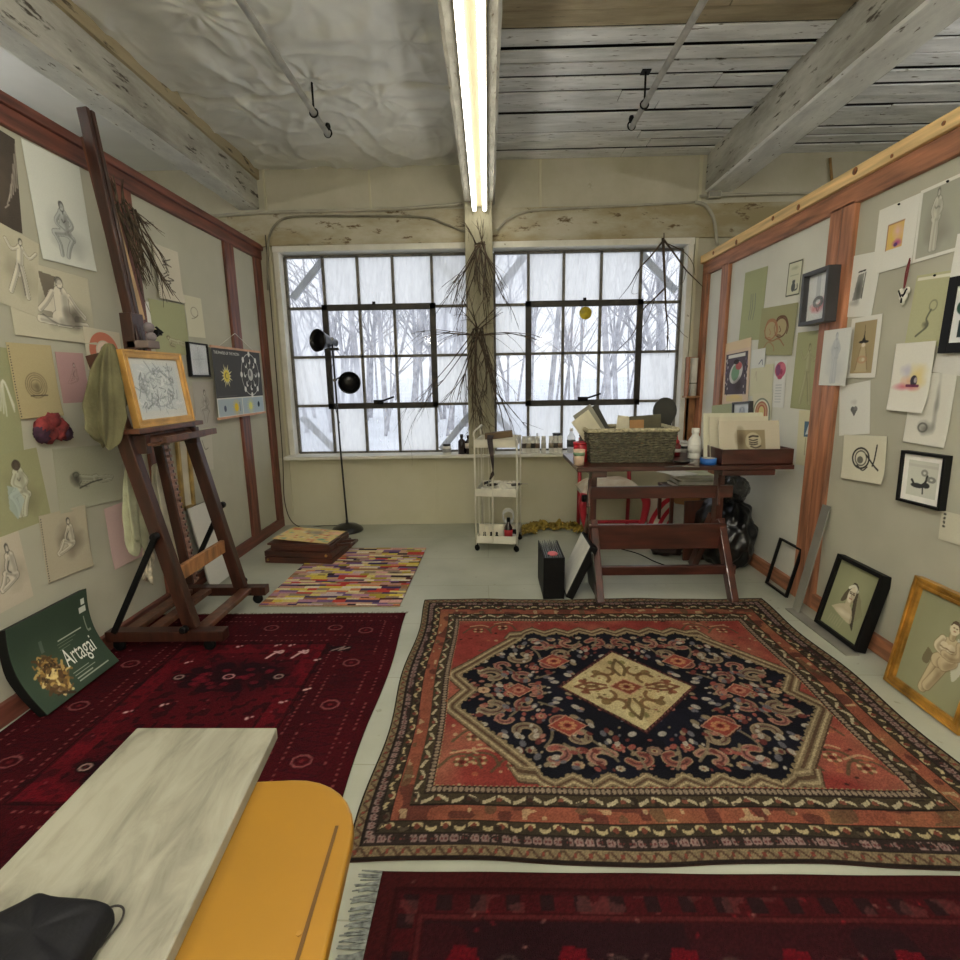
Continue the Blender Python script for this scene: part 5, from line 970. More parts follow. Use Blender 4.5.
# ================================================================== EASEL
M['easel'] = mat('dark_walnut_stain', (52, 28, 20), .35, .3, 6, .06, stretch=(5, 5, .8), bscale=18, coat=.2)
M['easel_lit'] = mat('lit_walnut_stain', (86, 54, 38), .38, .28, 6, .06, stretch=(4, 4, 1), bscale=18, coat=.2)  # the same walnut repeated lighter, as if lit, for rails and tray
M['oak'] = mat('light_oak', (150, 106, 68), .45, .22, 6, .05, stretch=(4, 4, 1))
def easel():
    T = thing('studio_easel', 'tall dark wooden studio easel on casters by the left wall', 'easel', Vector((-1.8, 3.0, 0))); O = Vector((-1.8, 3.0, 0))
    B = lambda name, segs, m=M['easel'], bev=.004: [MB().beam(Vector(p)-O, Vector(q)-O, w, d, up=u).build(name, m, T, bev) for p, q, w, d, u in segs]
    z0 = .112
    B('base_runner', [((-2.17, 2.70, z0), (-1.50, 2.70, z0), .07, .06, (0, 0, 1)), ((-2.17, 3.33, z0), (-1.53, 3.33, z0), .07, .06, (0, 0, 1))])
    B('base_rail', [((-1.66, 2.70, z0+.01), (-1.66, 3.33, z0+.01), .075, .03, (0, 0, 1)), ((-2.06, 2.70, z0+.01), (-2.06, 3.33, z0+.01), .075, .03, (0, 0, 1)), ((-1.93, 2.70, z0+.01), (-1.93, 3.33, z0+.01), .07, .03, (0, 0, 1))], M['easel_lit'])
    for x in (-2.12, -1.60):
        for y in (2.70, 3.33):
            b = MB(); b.lathe([(.022, -.013), (.033, -.008), (.033, .008), (.022, .013)], (0, 0, .031), 16, axis=(0, 1, 0)); b.tube([(0, 0, .035), (.012, 0, .09)], .013, 8); b.box(-.02, .02, -.018, .018, .05, .066)
            for i, v in enumerate(b.v): b.v[i] = (v[0]+x-O.x, v[1]+y-O.y, v[2]+.0165)
            b.build('caster', M['black_metal'], T)
    # two leaning uprights, cross bar between them
    up = []
    for y in (2.72, 3.31): up.append(((-1.70, y, z0+.03), (-2.02, y, 1.66), .055, .075, (1, 0, 0)))
    B('upright', up)
    B('cross_bar', [((-1.778, 2.72, .44), (-1.778, 3.31, .44), .03, .085, (0, 0, 1))], M['oak']); B('cross_bar', [((-2.0, 2.72, 1.60), (-2.0, 3.31, 1.60), .03, .07, (0, 0, 1))])
    B('brace', [((-2.11, 2.66, z0+.03), (-1.80, 2.66, .70), .018, .03, (1, 0, 0)), ((-2.11, 3.37, z0+.03), (-1.80, 3.37, .70), .018, .03, (1, 0, 0))], M['black_metal'], .002)
    for y in (2.655, 3.375):
        for (x, z) in ((-1.80, .70), (-1.71, .16)): MB().lathe([(.018, -.02), (.022, -.01), (.022, .014), (.01, .02)], Vector((x, y, z))-O, 12, axis=(0, 1, 0)).build('knob', M['black_metal'], T)
    # central mast: two dark strips with a groove, lighter flank, toothed rack below
    a, e = Vector((-1.845, 3.0, .3)), Vector((-2.085, 3.0, 2.92))
    for dy in (-.019, .019): B('mast', [(a+Vector((0, dy, 0)), e+Vector((0, dy, 0)), .026, .055, (1, 0, 0))])
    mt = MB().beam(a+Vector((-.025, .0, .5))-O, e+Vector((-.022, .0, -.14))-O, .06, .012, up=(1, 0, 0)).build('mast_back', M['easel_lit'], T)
    f0, f1 = a.lerp(e, .60)+Vector((-.01, .072, 0)), a.lerp(e, .93)+Vector((-.01, .042, 0)); MB().beam(f0-O, f1-O, .075, .03, up=(1, 0, 0), w2=.02, d2=.02).build('mast_flank', mat('tan_mast_side', (160, 132, 96), .6, .2, 6), T, .002)
    r = MB(); n = 26
    for k in range(n):
        p = a.lerp(e, .01+.36*k/n)+Vector((.036, 0, 0))-O; r.box(p.x-.008, p.x+.012, p.y-.012, p.y+.012, p.z-.008, p.z+.008)
    r.beam(a+Vector((.02, 0, 0))-O, a.lerp(e, .38)+Vector((.02, 0, 0))-O, .03, .016, up=(1, 0, 0)); r.build('rack', mat('steel_rack', (150, 120, 110), .4, .2, 20, metal=.5), T, .001)
    # tray with curved trough, top clamp
    c = Vector((-1.87, 2.98, 1.25))-O; s = MB(); prof = [(.0, .03), (.015, -.02), (.045, -.055), (.085, -.06), (.13, -.045), (.15, -.03)]; L = .25
    vs = [(c.x+x, c.y+sy*L, c.z+z-dz) for dz in (0, .012) for sy in (-1, 1) for x, z in prof]; k = len(prof)
    s.add(vs, [(i, i+1, k+i+1, k+i) for i in range(k-1)]+[(2*k+i, 3*k+i, 3*k+i+1, 2*k+i+1) for i in range(k-1)]+[(i, 2*k+i, 2*k+i+1, i+1) for i in range(k-1)]+[(k+i, k+i+1, 3*k+i+1, 3*k+i) for i in range(k-1)]+[(k-1, 3*k-1, 4*k-1, 2*k-1), (0, k, 3*k, 2*k)])
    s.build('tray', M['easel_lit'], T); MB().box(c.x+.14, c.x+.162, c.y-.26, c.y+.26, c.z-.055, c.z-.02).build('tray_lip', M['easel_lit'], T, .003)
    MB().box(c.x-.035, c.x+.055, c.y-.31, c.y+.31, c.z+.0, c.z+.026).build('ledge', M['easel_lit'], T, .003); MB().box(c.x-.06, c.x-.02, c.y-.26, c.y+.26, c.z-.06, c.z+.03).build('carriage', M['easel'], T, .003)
    for sy in (-.24, .24): MB().box(c.x-.02, c.x+.05, c.y+sy-.02, c.y+sy+.02, c.z-.11, c.z-.01).build('tray_bracket', M['easel'], T, .003)
    h = at(141, 343, 1, 3.0)-O; MB().box(h.x-.05, h.x+.07, h.y-.05, h.y+.06, h.z-.03, h.z+.012).build('top_clamp', mat('grey_wood_clamp', (112, 98, 92), .5, .1, 10), T, .004)
    MB().box(h.x-.07, h.x-.0, h.y-.05, h.y+.05, h.z-.04, h.z+.16).build('clamp_block', M['easel'], T, .004)
    b = MB(); b.blob((h.x+.05, h.y+.01, h.z+.085), .034, .1, 8, (.7, 1, .8), 2, 4); b.blob((h.x+.05, h.y+.02, h.z+.035), .034, .1, 8, (.7, 1, .8), 2, 6); b.build('felt_pad', mat('grey_felt', (122, 114, 116), .9, .1, 20), T)
    b = MB(); b.tube([(h.x+.06, h.y+.05, h.z+.04), (h.x+.1, h.y+.05, h.z+.06), (h.x+.06, h.y+.06, h.z+.09)], .007, 6); b.box(h.x+.055, h.x+.085, h.y+.03, h.y+.07, h.z+.045, h.z+.075); b.build('bulldog_clip', M['black_metal'], T)
    return T
easel()
# gold framed picture standing on the easel's ledge
M['gold'] = mat('gold_frame', (196, 152, 84), .32, .12, 8, metal=.35); M['gold_dark'] = mat('old_gold_frame', (176, 130, 58), .3, .3, 9, .1, metal=.55)
def busy(a, w, h):
    a.C[:] = (206, 208, 202); a.rect(-w*.42, w*.42, -h*.36, h*.40, (196, 202, 204)); 
    rr = random.Random(6)
    for k in range(120):
        x, y = rr.uniform(-.38, .36)*w, rr.uniform(-.3, .36)*h; a.line([(x, y), (x+rr.uniform(-.03, .03), y+rr.uniform(-.03, .03)), (x+rr.uniform(-.05, .05), y+rr.uniform(-.05, .05))], .0022, rr.choice(((110, 120, 124), (140, 150, 150), (226, 228, 226), (90, 98, 100))), .7)
    a.ell(0, 0, w*.3, h*.3, (120, 130, 134), .5, ring=.003)
o = at(156, 387, 0, -1.885); o.y = 3.0; a_ = Vector((-.30, 0, 1.6)).normalized()
framed(None, None, .042, .032, M['gold'], 'gold framed pale busy drawing standing on the easel', busy, (206, 208, 202), mw=frame_of(Vector((-1.905, 2.995, 1.478)), (0, 1, 0), (-.10, 0, 1)), size=(.53, .415), glass=True, frame_prof=True)
# ------------------------------------------------------------------ cloths
def drape(name, label, pts, wid, m, folds=5, flat=.45, seed=1, n=44, tip=True, cat='cloth', depth=None):
    """cloth hanging in folds: closed fluted body along a centre line (pts), half widths wid"""
    rr = random.Random(seed); C = cr(pts, 5); k = len(C); W = np.interp(np.linspace(0, 1, k), np.linspace(0, 1, len(wid)), wid); o = Vector(pts[0]); b = MB(); ph = rr.uniform(0, 6)
    def fn(u, v):
        i = min(k-1, int(round(v*(k-1)))); c = Vector(C[i]); th = u*2*math.pi; w = W[i]
        f = 1+.42*(1-2*abs(math.sin(folds*th*.5+ph+v*1.6))**.7)*min(1, v*4+.15)+.14*math.sin((folds*2+1)*th+v*7)
        low = v**3*w*(.75*math.sin(th*2+ph)+.5*math.sin(th*3+1))
        return c-o+Vector((flat*w*math.sin(th)*f, w*math.cos(th)*f, low))
    b.grid(fn, n, k-1, 0, True, wrap=True); b.f.append(tuple(range(n))[::-1]); b.mi.append(0); b.sm.append(True); b.f.append(tuple(range((k-1)*n, k*n))); b.mi.append(0); b.sm.append(True)
    ob = b.build(name, m, mw=Matrix.Translation(o), sub=1); tag(ob, label, cat); return ob
x = -1.93; m1 = mat('olive_rag', (112, 108, 76), .95, .25, 9, .35, bscale=60, col2=(84, 80, 54))
P = lambda px, py, xx=x: tuple(at(px, py, 0, xx))
drape('rag', 'olive paint rag hung over the near upright of the easel', [P(109, 343), P(108, 362), P(107, 388), P(106, 410), P(104, 430), P(103, 441)], [.025, .075, .115, .125, .10, .05], m1, 6, .5, 3)
drape('towel', 'pale green towel hanging low behind the near upright of the easel', [P(133, 452, -2.0), P(134, 475, -2.0), P(136, 510, -1.99), P(138, 540, -1.98), P(142, 547, -1.98)], [.04, .07, .085, .07, .04], mat('pale_green_towel', (156, 156, 128), .95, .15, 8, .3, bscale=50), 4, .35, 5)
drape('smock', 'off-white smock hanging behind the easel mast', [P(160, 462, -2.05), P(164, 490, -2.05), P(168, 525, -2.05), P(172, 552, -2.05)], [.08, .10, .12, .10], mat('off_white_smock', (198, 194, 172), .95, .1, 8, .3, bscale=50), 5, .3, 9)
drape('paint_cloth', 'small stained cloth below the towel beside the easel leg', [P(147, 545, -2.08), P(149, 560, -2.08), P(148, 580, -2.08)], [.03, .045, .05], mat('stained_cloth', (176, 168, 146), .95, .35, 30, .3), 4, .35, 7)
# ------------------------------------------------------------------ things leaning on the left wall
def leaning(side, q, fw, depth, fmat, label, draw, col, top, name='framed_drawing', wx=None, **k):
    """q: photo corners of the front face (BL, BR) on the floor and TL; the foot stands on the floor, the head leans on the wall"""
    p, r = at(*q[0], 2, .003), at(*q[1], 2, .003); x = (p.x+r.x)/2; p.x = r.x = x
    wx = wx or ((XL+.045) if side == 'L' else (XR-.045)); z = top; w = (r-p).length
    upv = Vector((wx-x, 0, z)); h = upv.length; mw = frame_of((p+r)/2+upv/2, r-p, upv)
    mw = mw @ Matrix.Translation((0, 0, -depth))
    mw.translation.z += max(0, depth*abs(upv.x)/h)
    return framed(None, None, fw, depth, fmat, label, draw, col, name=name, mw=mw, size=(w, h), **k)
# white canvas and an open gold frame behind the easel
mw = frame_of(Vector((-2.105, 3.78, .32)), (0, 1, 0), (-.16, 0, 1)); a = Art(.40, .62, .006, (212, 210, 202), 3)
o = sheet('canvas', a, .018, M['dye'], mw=mw, back=(60, 56, 50)); tag(o, 'blank white canvas leaning on the left wall behind the easel', 'canvas')
t = thing('empty_frame', 'empty gold frame hung on the left wall behind the easel', 'picture frame', wall_rect([(176, 436), (190, 436), (193, 507), (181, 512)], 'L', .012)[0]); w, h = wall_rect([(176, 436), (190, 436), (193, 507), (181, 512)], 'L', .012)[1:]
b = MB()
for (x0, x1, y0, y1) in ((-w/2, -w/2+.03, -h/2, h/2), (w/2-.03, w/2, -h/2, h/2), (-w/2, w/2, -h/2, -h/2+.03), (-w/2, w/2, h/2-.03, h/2)): b.box(x0, x1, y0, y1, -.009, .014)
b.build('frame', mat('pale_gold', (168, 140, 84), .4, .2, 10, metal=.4), t, .003); MB().box(-w/2+.03, w/2-.03, -h/2+.03, h/2-.03, -.009, -.004).build('mount', mat('white_mount', (206, 200, 180), .9, .05), t)
# bowed green exhibition board on the floor
def exhibition_board():
    p, r = at(46, 716, 2, .0), at(118, 662, 2, .0); x = -2.03; y0, y1 = p.y, r.y; w = y1-y0; W = w; top = at(6, 650, 0, XL+.03).z; top2 = at(92, 600, 0, XL+.03).z; H = .47
    T = thing('exhibition_board', 'bowed dark green exhibition poster board with gold painting detail, by the left wall', 'poster board', Vector((-2.05, (y0+y1)/2, .0)))
    up = Vector((-.115, 0, .42)); H = up.length; mw = frame_of(Vector((-2.105, (y0+y1)/2-.03, .006)), (0, 1, 0), up)
    a = Art(W, H, .003, (52, 68, 54), 2, 3); a.wash(-.1*W, -.1*H, .4*W, .4*H, (66, 82, 64), .6)
    gx, gy = -.22*W, -.14*H; rr = random.Random(9)
    a.poly([(gx-.1*W, gy-.0), (gx-.02*W, -H*.46), (gx+.1*W, -H*.42), (gx+.16*W, gy)], (176, 134, 104), .75)
    for k in range(150):
        an = rr.uniform(0, 6.28); q = rr.uniform(.0, 1)**.7; x_, y_ = gx+q*.15*W*math.cos(an)+.01, gy-.03+q*.23*H*math.sin(an)
        a.line([(x_, y_), (x_+rr.uniform(-.02, .02), y_+rr.uniform(-.02, .02)), (x_+rr.uniform(-.03, .03), y_+rr.uniform(-.03, .03))], rr.uniform(.002, .006), rr.choice(((150, 116, 60), (196, 164, 96), (226, 204, 140), (86, 62, 36), (110, 84, 48), (56, 42, 28))), .85)
    a.rect(gx+.03*W, gx+.07*W, gy+.2*H, gy+.34*H, (110, 120, 110), .5)
    a.rect(.40*W, .45*W, .34*H, .41*H, (206, 210, 200)); a.rect(.36*W, .46*W, .25*H, .32*H, (196, 200, 190)); a.rect(.40*W, .415*W, .02*H, .2*H, (150, 158, 140), .8); a.rect(.41*W, .45*W, .0, .03*H, (160, 166, 150), .7)
    a.rect(.02*W, .34*W, .085*H, .097*H, (196, 200, 184), .85)
    for k in range(3): a.rect(.0, (.24-.05*k)*W, (.05-.035*k)*H, (.057-.035*k)*H, (130, 142, 120), .7)
    for k in range(4): a.rect(-.02*W, (.2+.06*(k % 2)+.14*(k == 3))*W, (-.32-.035*k)*H, (-.309-.035*k)*H, (196, 200, 184), .7)
    bow = lambda X, Y: -.05*np.cos(Y/H*np.pi)+.0*X
    mwc = mw @ Matrix.Translation((0, H/2, .075))
    sheet('print', a, .004, M['dye'], T, mwc, bend=bow, back=(14, 14, 14))
    # thick black body behind the print
    b = MB(); n = 14
    vs = []
    for i in range(n+1):
        Y = -H/2+H*i/n; z = -.05*math.cos(Y/H*math.pi)-.0045
        vs += [(-W/2, Y, z), (W/2, Y, z), (W/2, Y, z-.05+.012*(abs(Y)/H*2)), (-W/2, Y, z-.05+.012*(abs(Y)/H*2))]
    fs = []
    for i in range(n):
        for k in range(4): fs.append((i*4+k, i*4+(k+1) % 4, (i+1)*4+(k+1) % 4, (i+1)*4+k))
    b.add(vs, fs+[(3, 2, 1, 0), (n*4, n*4+1, n*4+2, n*4+3)]); b.build('backing_case', M['black_metal'], T, mw=mwc)
    tx = bpy.data.curves.new('lettering', 'FONT'); tx.body = 'Artagai'; tx.size = .125; tx.align_x = 'LEFT'; ob = bpy.data.objects.new('lettering', tx); link(ob)
    dg = bpy.context.evaluated_depsgraph_get(); me = bpy.data.meshes.new_from_object(ob.evaluated_get(dg)); bpy.data.objects.remove(ob)
    wd = max(v.co.x for v in me.vertices)
    for v in me.vertices:
        X, Y = v.co.x/wd*.40*W-.02*W, v.co.y*1.05-.23*H; v.co = (X, Y, -.05*math.cos(Y/H*math.pi)+.003)
    me.materials.clear(); me.materials.append(mat('white_lettering', (224, 226, 216), .8, .02)); ob = bpy.data.objects.new('lettering', me); link(ob, T, mwc)
exhibition_board()
# ================================================================== FLOOR LAMP
def lamp():
    T = thing('floor_lamp', 'black two-headed floor lamp in front of the left window', 'lamp', Vector((-1.46, 5.12, 0))); m = mat('black_enamel', (16, 16, 17), .3, .1, 10, coat=.3)
    MB().lathe([(.0, 0), (.158, 0), (.160, .014), (.145, .035), (.10, .062), (.03, .078), (.014, .085), (.012, .12), (0, .12)], n=32).build('base', m, T)
    MB().tube([(0, 0, .1), (-.02, 0, .9), (-.03, 0, 1.9)], .0095, 10).build('pole', m, T)
    inr = mat('lamp_inner_black', (20, 20, 21), .3, .1, 6)
    for (px, py, aim, s) in ((322, 341, Vector((-.5, -.85, .05)), 1), (349, 382, Vector((.3, -.92, -.12)), 1)):
        c = at(px, py, 1, 5.05)-Vector((-1.46, 5.12, 0)); d = aim.normalized()
        h = MB().lathe([(.024, -.18), (.036, -.17), (.038, -.11), (.056, -.07), (.098, .035), (.106, .06), (.100, .06), (.090, .035), (.05, -.065), (.0, -.07)], c, 24, axis=d).build('lamp_head', m, T)
        MB().lathe([(.0, -.062), (.045, -.06), (.082, .025), (.0, .0)], c, 20, axis=d).build('reflector', inr, h)
        z = c.z; pole = Vector((-.028, 0, z+.02)); e = c-d*.14
        MB().tube(cr([e, (e+pole)/2+Vector((0, 0, .03)), pole], 4), .008, 8).build('arm', m, T); MB().lathe([(.016, -.02), (.02, 0), (.016, .02)], pole, 12, axis=(0, 1, 0)).build('joint', mat('chrome_joint', (160, 160, 160), .25, .1, 5, metal=.8), T)
    MB().box(-.06, .03, -.012, .012, 1.80, 1.825).build('switch', m, T, .003)
    c = MB().tube(cr([(-.03, .01, 1.7), (-.1, .02, 1.5), (-.06, .02, 1.3), (-.01, .01, 1.1)], 6), .003, 6).build('flex', M['black_metal'], T)
lamp()
tag(MB().tube(cr([(-1.50, 5.30, .008), (-1.75, 5.29, .008), (-2.05, 5.30, .009), (-2.16, 5.31, .25), (-2.14, 5.31, .8), (-2.13, 5.31, 1.8), (-2.12, 5.31, 2.9)], 8), .005, 6).build('power_cord', mat('brown_cord', (60, 52, 42), .7)), 'thin dark power cord running up the corner beside the left window', 'cord')
# ================================================================== SKETCH BOX WITH PALETTE
M['mahog'] = mat('dark_mahogany', (66, 34, 24), .4, .3, 5, .06, stretch=(.8, 5, 5), coat=.15)
def sketch_box():
    T = thing('sketch_box', 'dark wooden sketch box lying on the floor by the patchwork rug', 'box', Matrix.Translation((-1.59, 4.36, 0)) @ rotz(-.12))
    w, d = .30, .22
    MB().box(-w, w, -d, d, 0, .055).build('lower_case', M['mahog'], T, .005); MB().box(-w, w, -d, d, .059, .105).build('drawer', M['mahog'], T, .005)
    MB().box(-w+.05, w-.02, -d+.02, d, .107, .15).build('upper_tray', M['mahog'], T, .005); MB().box(-w+.02, w-.03, -d+.02, d, .151, .168).build('lid', M['mahog'], T, .004)
    for (x, z) in ((-w+.03, .03), (w-.05, .08)): MB().lathe([(.012, 0), (.01, .008), (0, .01)], (x, -d, z), 10, axis=(0, -1, 0)).build('brass_knob', mat('brass', (170, 140, 80), .35, .1, 5, metal=.7), T)
    for y in (-.05, .06): MB().beam((w-.02, y, .12), (w+.10, y+.01, .13), .025, .02).build('folded_leg', M['mahog'], T, .003)
    MB().tube([(w+.10, -.07, .115), (w+.10, .1, .12)], .014, 8).build('cross_peg', M['mahog'], T)
sketch_box()
a = Art(.50, .36, .004, (214, 190, 130), 4, 8); rr = random.Random(4); X, Y = a.X, a.Y
for k in range(90):
    x, y = rr.uniform(-.24, .24), rr.uniform(-.17, .17); a.wash(x, y, rr.uniform(.012, .03), rr.uniform(.01, .025), rr.choice(((206, 130, 100), (226, 206, 150), (200, 196, 110), (120, 160, 140), (216, 170, 140), (150, 140, 120), (230, 220, 190), (190, 90, 70))), .8, k)
a.wash(.02, .07, .10, .06, (150, 138, 118), .95, 3); a.wash(-.18, .12, .05, .03, (196, 96, 70), .9, 5); a.wash(.16, -.1, .04, .03, (90, 150, 130), .9, 6); a.wash(.2, .1, .06, .05, (222, 170, 150), .8, 9)
o = sheet('palette', a, .006, M['dye'], mw=Matrix.Translation((-1.585, 4.38, .185)) @ rotz(-.16) @ Matrix.Rotation(.05, 4, 'Y'), back=(150, 110, 60)); tag(o, 'paint-smeared rectangular palette lying on the sketch box', 'palette')
# ================================================================== TROLLEY AND WHAT IS ON IT
M['white_metal'] = mat('cream_painted_metal', (206, 202, 186), .4, .05, 8)
def trolley():
    T = thing('trolley', 'narrow cream metal trolley with three trays below the window column', 'trolley', Matrix.Translation((.085, 4.60, 0)) @ rotz(-.14)); w, d = .175, .20
    for z in (.075, .50, .93):
        s = MB(); s.box(-w, w, -d, d, z, z+.006)
        for (x0, x1, y0, y1) in ((-w, w, -d, -d+.006), (-w, w, d-.006, d), (-w, -w+.006, -d, d), (w-.006, w, -d, d)): s.box(x0, x1, y0, y1, z, z+.07)
        s.build('tray', M['white_metal'], T, .002)
    for sx in (-1, 1):
        for sy in (-1, 1): MB().tube([(sx*(w+.008), sy*(d-.012), .06), (sx*(w+.008), sy*(d-.012), 1.0)], .007, 8).build('post', M['white_metal'], T)
    h = MB(); h.tube(cr([(-w-.008, -d+.012, 1.0), (-w-.012, -d+.02, 1.06), (-w+.02, -.05, 1.10), (-w+.02, .05, 1.10), (-w-.012, d-.02, 1.06), (-w-.008, d-.012, 1.0)], 5), .008, 8); h.build('handle', M['white_metal'], T)
    g = MB(); 
    for x in (-.12, -.075, -.03, .01, .045)[:4]: g.tube([(x-.03, -d-.004, .58), (x-.03, -d-.004, .935)], .003, 6); g.tube([(x-.03, -d-.004, .15), (x-.03, -d-.004, .50)], .003, 6)
    g.tube([(-.03, -d-.008, .08), (-.03, -d-.008, 1.0)], .0055, 8)
    g.build('guard_rods', M['white_metal'], T)
    for sx in (-1, 1):
        for sy in (-1, 1):
            b = MB(); b.lathe([(.018, -.011), (.027, -.007), (.027, .007), (.018, .011)], (sx*w, sy*(d-.02), .028), 14, axis=(.6, .8, 0)); b.tube([(sx*w, sy*(d-.02), .03), (sx*w, sy*(d-.02), .075)], .008, 8); b.build('caster', M['black_metal'], T)
    return T
T = trolley(); TM = Matrix.Translation((.085, 4.60, 0)) @ rotz(-.14)
def loose(name, b, m, label, cat, mw, bevel=0.0, group=None, sub=0):
    return tag(b.build(name, m, mw=mw, bevel=bevel, sub=sub), label, cat, group)
loose('wood_block', MB().box(-.12, .12, -.05, .05, 0, .055), mat('brown_block', (104, 84, 58), .7, .2, 6, stretch=(.6, 4, 4)), 'brown wooden block across the top tray of the trolley', 'block', TM @ Matrix.Translation((.02, -.10, 1.002)) @ Matrix.Rotation(-.10, 4, 'Y') @ rotz(.1), .006)
b = MB(); C = cr([(-.045, -.14, 1.03), (-.045, -.215, 1.01), (-.03, -.235, .9), (-.02, -.235, .8), (-.02, -.233, .72), (-.045, -.235, .66)], 5); Wd = np.interp(np.linspace(0, 1, len(C)), [0, .3, .55, .78, .82, 1], [.05, .045, .025, .008, .035, .012])
for i in range(len(C)-1): b.beam(C[i], C[i+1], Wd[i], .012, up=(0, -1, .2), w2=Wd[i+1], d2=.012)
loose('strap', b, mat('dark_brown_leather', (44, 30, 28), .6, .2, 20), 'dark brown strap hanging from the top tray of the trolley', 'strap', TM)
b = MB(); b.grid(lambda u, v: ((u-.5)*.30, (v-.5)*.34, .02+.05*(1-abs(u-.5)*2)*(1-abs(v-.5)*2)+.02*math.sin(u*19+v*7)*math.sin(v*13+u*5)), 26, 26)
loose('white_cloth', b, mat('white_rag', (204, 200, 184), .95, .15, 12, .3), 'crumpled white rag filling the middle tray of the trolley', 'cloth', TM @ Matrix.Translation((.01, .0, .535)), sub=1)
for k, (x, y, an) in enumerate(((-.09, -.12, .3), (-.13, -.05, 1.0), (.12, -.09, .2))): loose('paint_tube', MB().lathe([(.001, 0), (.013, .01), (.012, .08), (.006, .085), (.006, .1), (.0, .1)], n=10), mat('paint_tube_%d' % k, ((60, 52, 46), (40, 40, 42), (90, 84, 76))[k], .4), ('dark paint tube at the front of the trolley\'s middle tray', 'black paint tube at the left side of the trolley\'s middle tray', 'grey paint tube at the right end of the trolley\'s middle tray')[k], 'paint tube', TM @ Matrix.Translation((x, y, .586)) @ rotz(an) @ Matrix.Rotation(1.5, 4, 'Y'))
loose('palette_knife', MB().box(-.02, .17, -.006, .006, 0, .004), mat('steel_blade', (140, 136, 128), .4, metal=.5), 'thin palette knife sticking out over the middle tray', 'tool', TM @ Matrix.Translation((.10, -.06, .590)), .001)
t = thing('tin', 'cream box lid with dark figures standing in the bottom tray', 'box', TM @ Matrix.Translation((-.05, -.155, .0815))); MB().box(-.105, .105, -.006, .006, 0, .16).build('panel', mat('cream_card', (206, 200, 180), .8), t, .001)
b = MB()
for x in (-.06, .0, .05): b.lathe([(.012, 0), (.018, .02), (.008, .04), (.012, .055), (.0, .065)], (x, -.008, .03), 10)
b.build('figure_print', M['black_metal'], t)
def bottle(label, mw, prof, m, cap=None, capm=None, band=None, bandm=None, name='bottle', group=None, cat='bottle'):
    t = thing(name, label, cat, mw, group); MB().lathe(prof, n=20).build('body', m, t)
    if cap: MB().lathe(cap, n=16).build('cap', capm or M['black_metal'], t)
    if band: r, z0, z1 = band; MB().lathe([(r, z0), (r+.0008, z0), (r+.0008, z1), (r, z1)], n=20).build('label', bandm, t)
    return t
dk = mat('dark_bottle', (36, 22, 24), .2, .1, 5, coat=.4); wl = mat('white_label', (214, 212, 202), .7, .04); rl = mat('red_label', (170, 40, 44), .6)
bottle('dark bottle with a red label in the bottom tray of the trolley', TM @ Matrix.Translation((.10, -.13, .0815)), [(.0, 0), (.034, 0), (.036, .01), (.036, .13), (.014, .17), (.014, .19), (0, .19)], dk, [(.016, .18), (.016, .215), (0, .215)], None, (.0365, .05, .11), rl)
bottle('small squat black jar in the bottom tray of the trolley', TM @ Matrix.Translation((.14, -.02, .0815)), [(.0, 0), (.025, 0), (.027, .05), (.0, .055)], dk, [(.02, .055), (.02, .075), (0, .075)], None, (.0278, .015, .04), wl, 'jar', None, 'jar')
b = MB()
for k in range(3): b.tube(cr([(.08+.05*math.cos(t_), .06, .25+.06*math.sin(t_)+k*.012) for t_ in np.linspace(0, 6.2, 10)], 3), .006, 6)
b.tube([(.08, .06, .085), (.08, .06, .20)], .02, 8); loose('tubing', b, clear_mat('clear_tubing', (230, 232, 230), .6), 'coil of clear plastic tubing in the bottom tray of the trolley', 'tubing', TM)
# ------------------------------------------------------------------ on the sill
SZ = .7605
wp = mat('white_plastic', (220, 219, 210), .45, .03); cl = clear_mat('clear_plastic', (230, 234, 236), .4); bl = mat('black_plastic', (22, 22, 24), .4)
def s_at(px, py=455, y=5.27): p = at(px, py, 1, y); return Matrix.Translation((p.x, y, SZ))
t = bottle('white jar with a black lid on the sill under the left window', s_at(447), [(0, 0), (.042, 0), (.044, .01), (.044, .075), (.036, .085), (0, .085)], wp, [(.038, .085), (.04, .088), (.04, .103), (0, .104)], bl, (.0448, .02, .06), mat('grey_print', (150, 150, 146), .7), 'jar', None, 'jar')
bottle('left of the two dark brown bottles on the sill, beside the white jar', s_at(462), [(0, 0), (.038, 0), (.038, .13), (.014, .155), (.014, .17), (0, .17)], dk, [(.017, .165), (.017, .20), (0, .20)])
bottle('brown bottle with a white label on the sill, against the window column', s_at(468.5), [(0, 0), (.034, 0), (.034, .12), (.013, .15), (.013, .165), (0, .165)], dk, [(.016, .16), (.016, .19), (0, .19)], None, (.0347, .06, .11), wl)
GR = 'small white paint bottles on the sill'
for k, px in enumerate((524, 528.5, 533, 537.5, 543.5, 551, 555.5, 560)):
    bottle('%s white paint bottle in the row on the sill right of the trolley' % ('first', 'second', 'third', 'fourth', 'fifth', 'sixth', 'seventh', 'last')[k], s_at(px), [(0, 0), (.023, 0), (.024, .006), (.024, .125), (.02, .135), (0, .135)], wp, [(.021, .133), (.022, .136), (.022, .17), (0, .171)], wp, (.0246, .05, .10), mat('pot_label_%d' % k, ((90, 84, 76), (150, 140, 120), (60, 58, 54), (120, 100, 84), (190, 186, 170), (140, 130, 110), (80, 76, 66), (130, 110, 90))[k], .7), 'paint_bottle', GR)
bottle('clear squeeze bottle behind the small white paint bottles on the sill', s_at(537, y=5.36), [(0, 0), (.03, 0), (.03, .12), (.012, .15), (.01, .19), (0, .195)], cl)
bottle('black cup standing on the sill behind the paint bottles', s_at(556.5, y=5.36), [(0, 0), (.03, 0), (.042, .17), (.046, .19), (0, .185)], bl, name='cup', cat='cup')
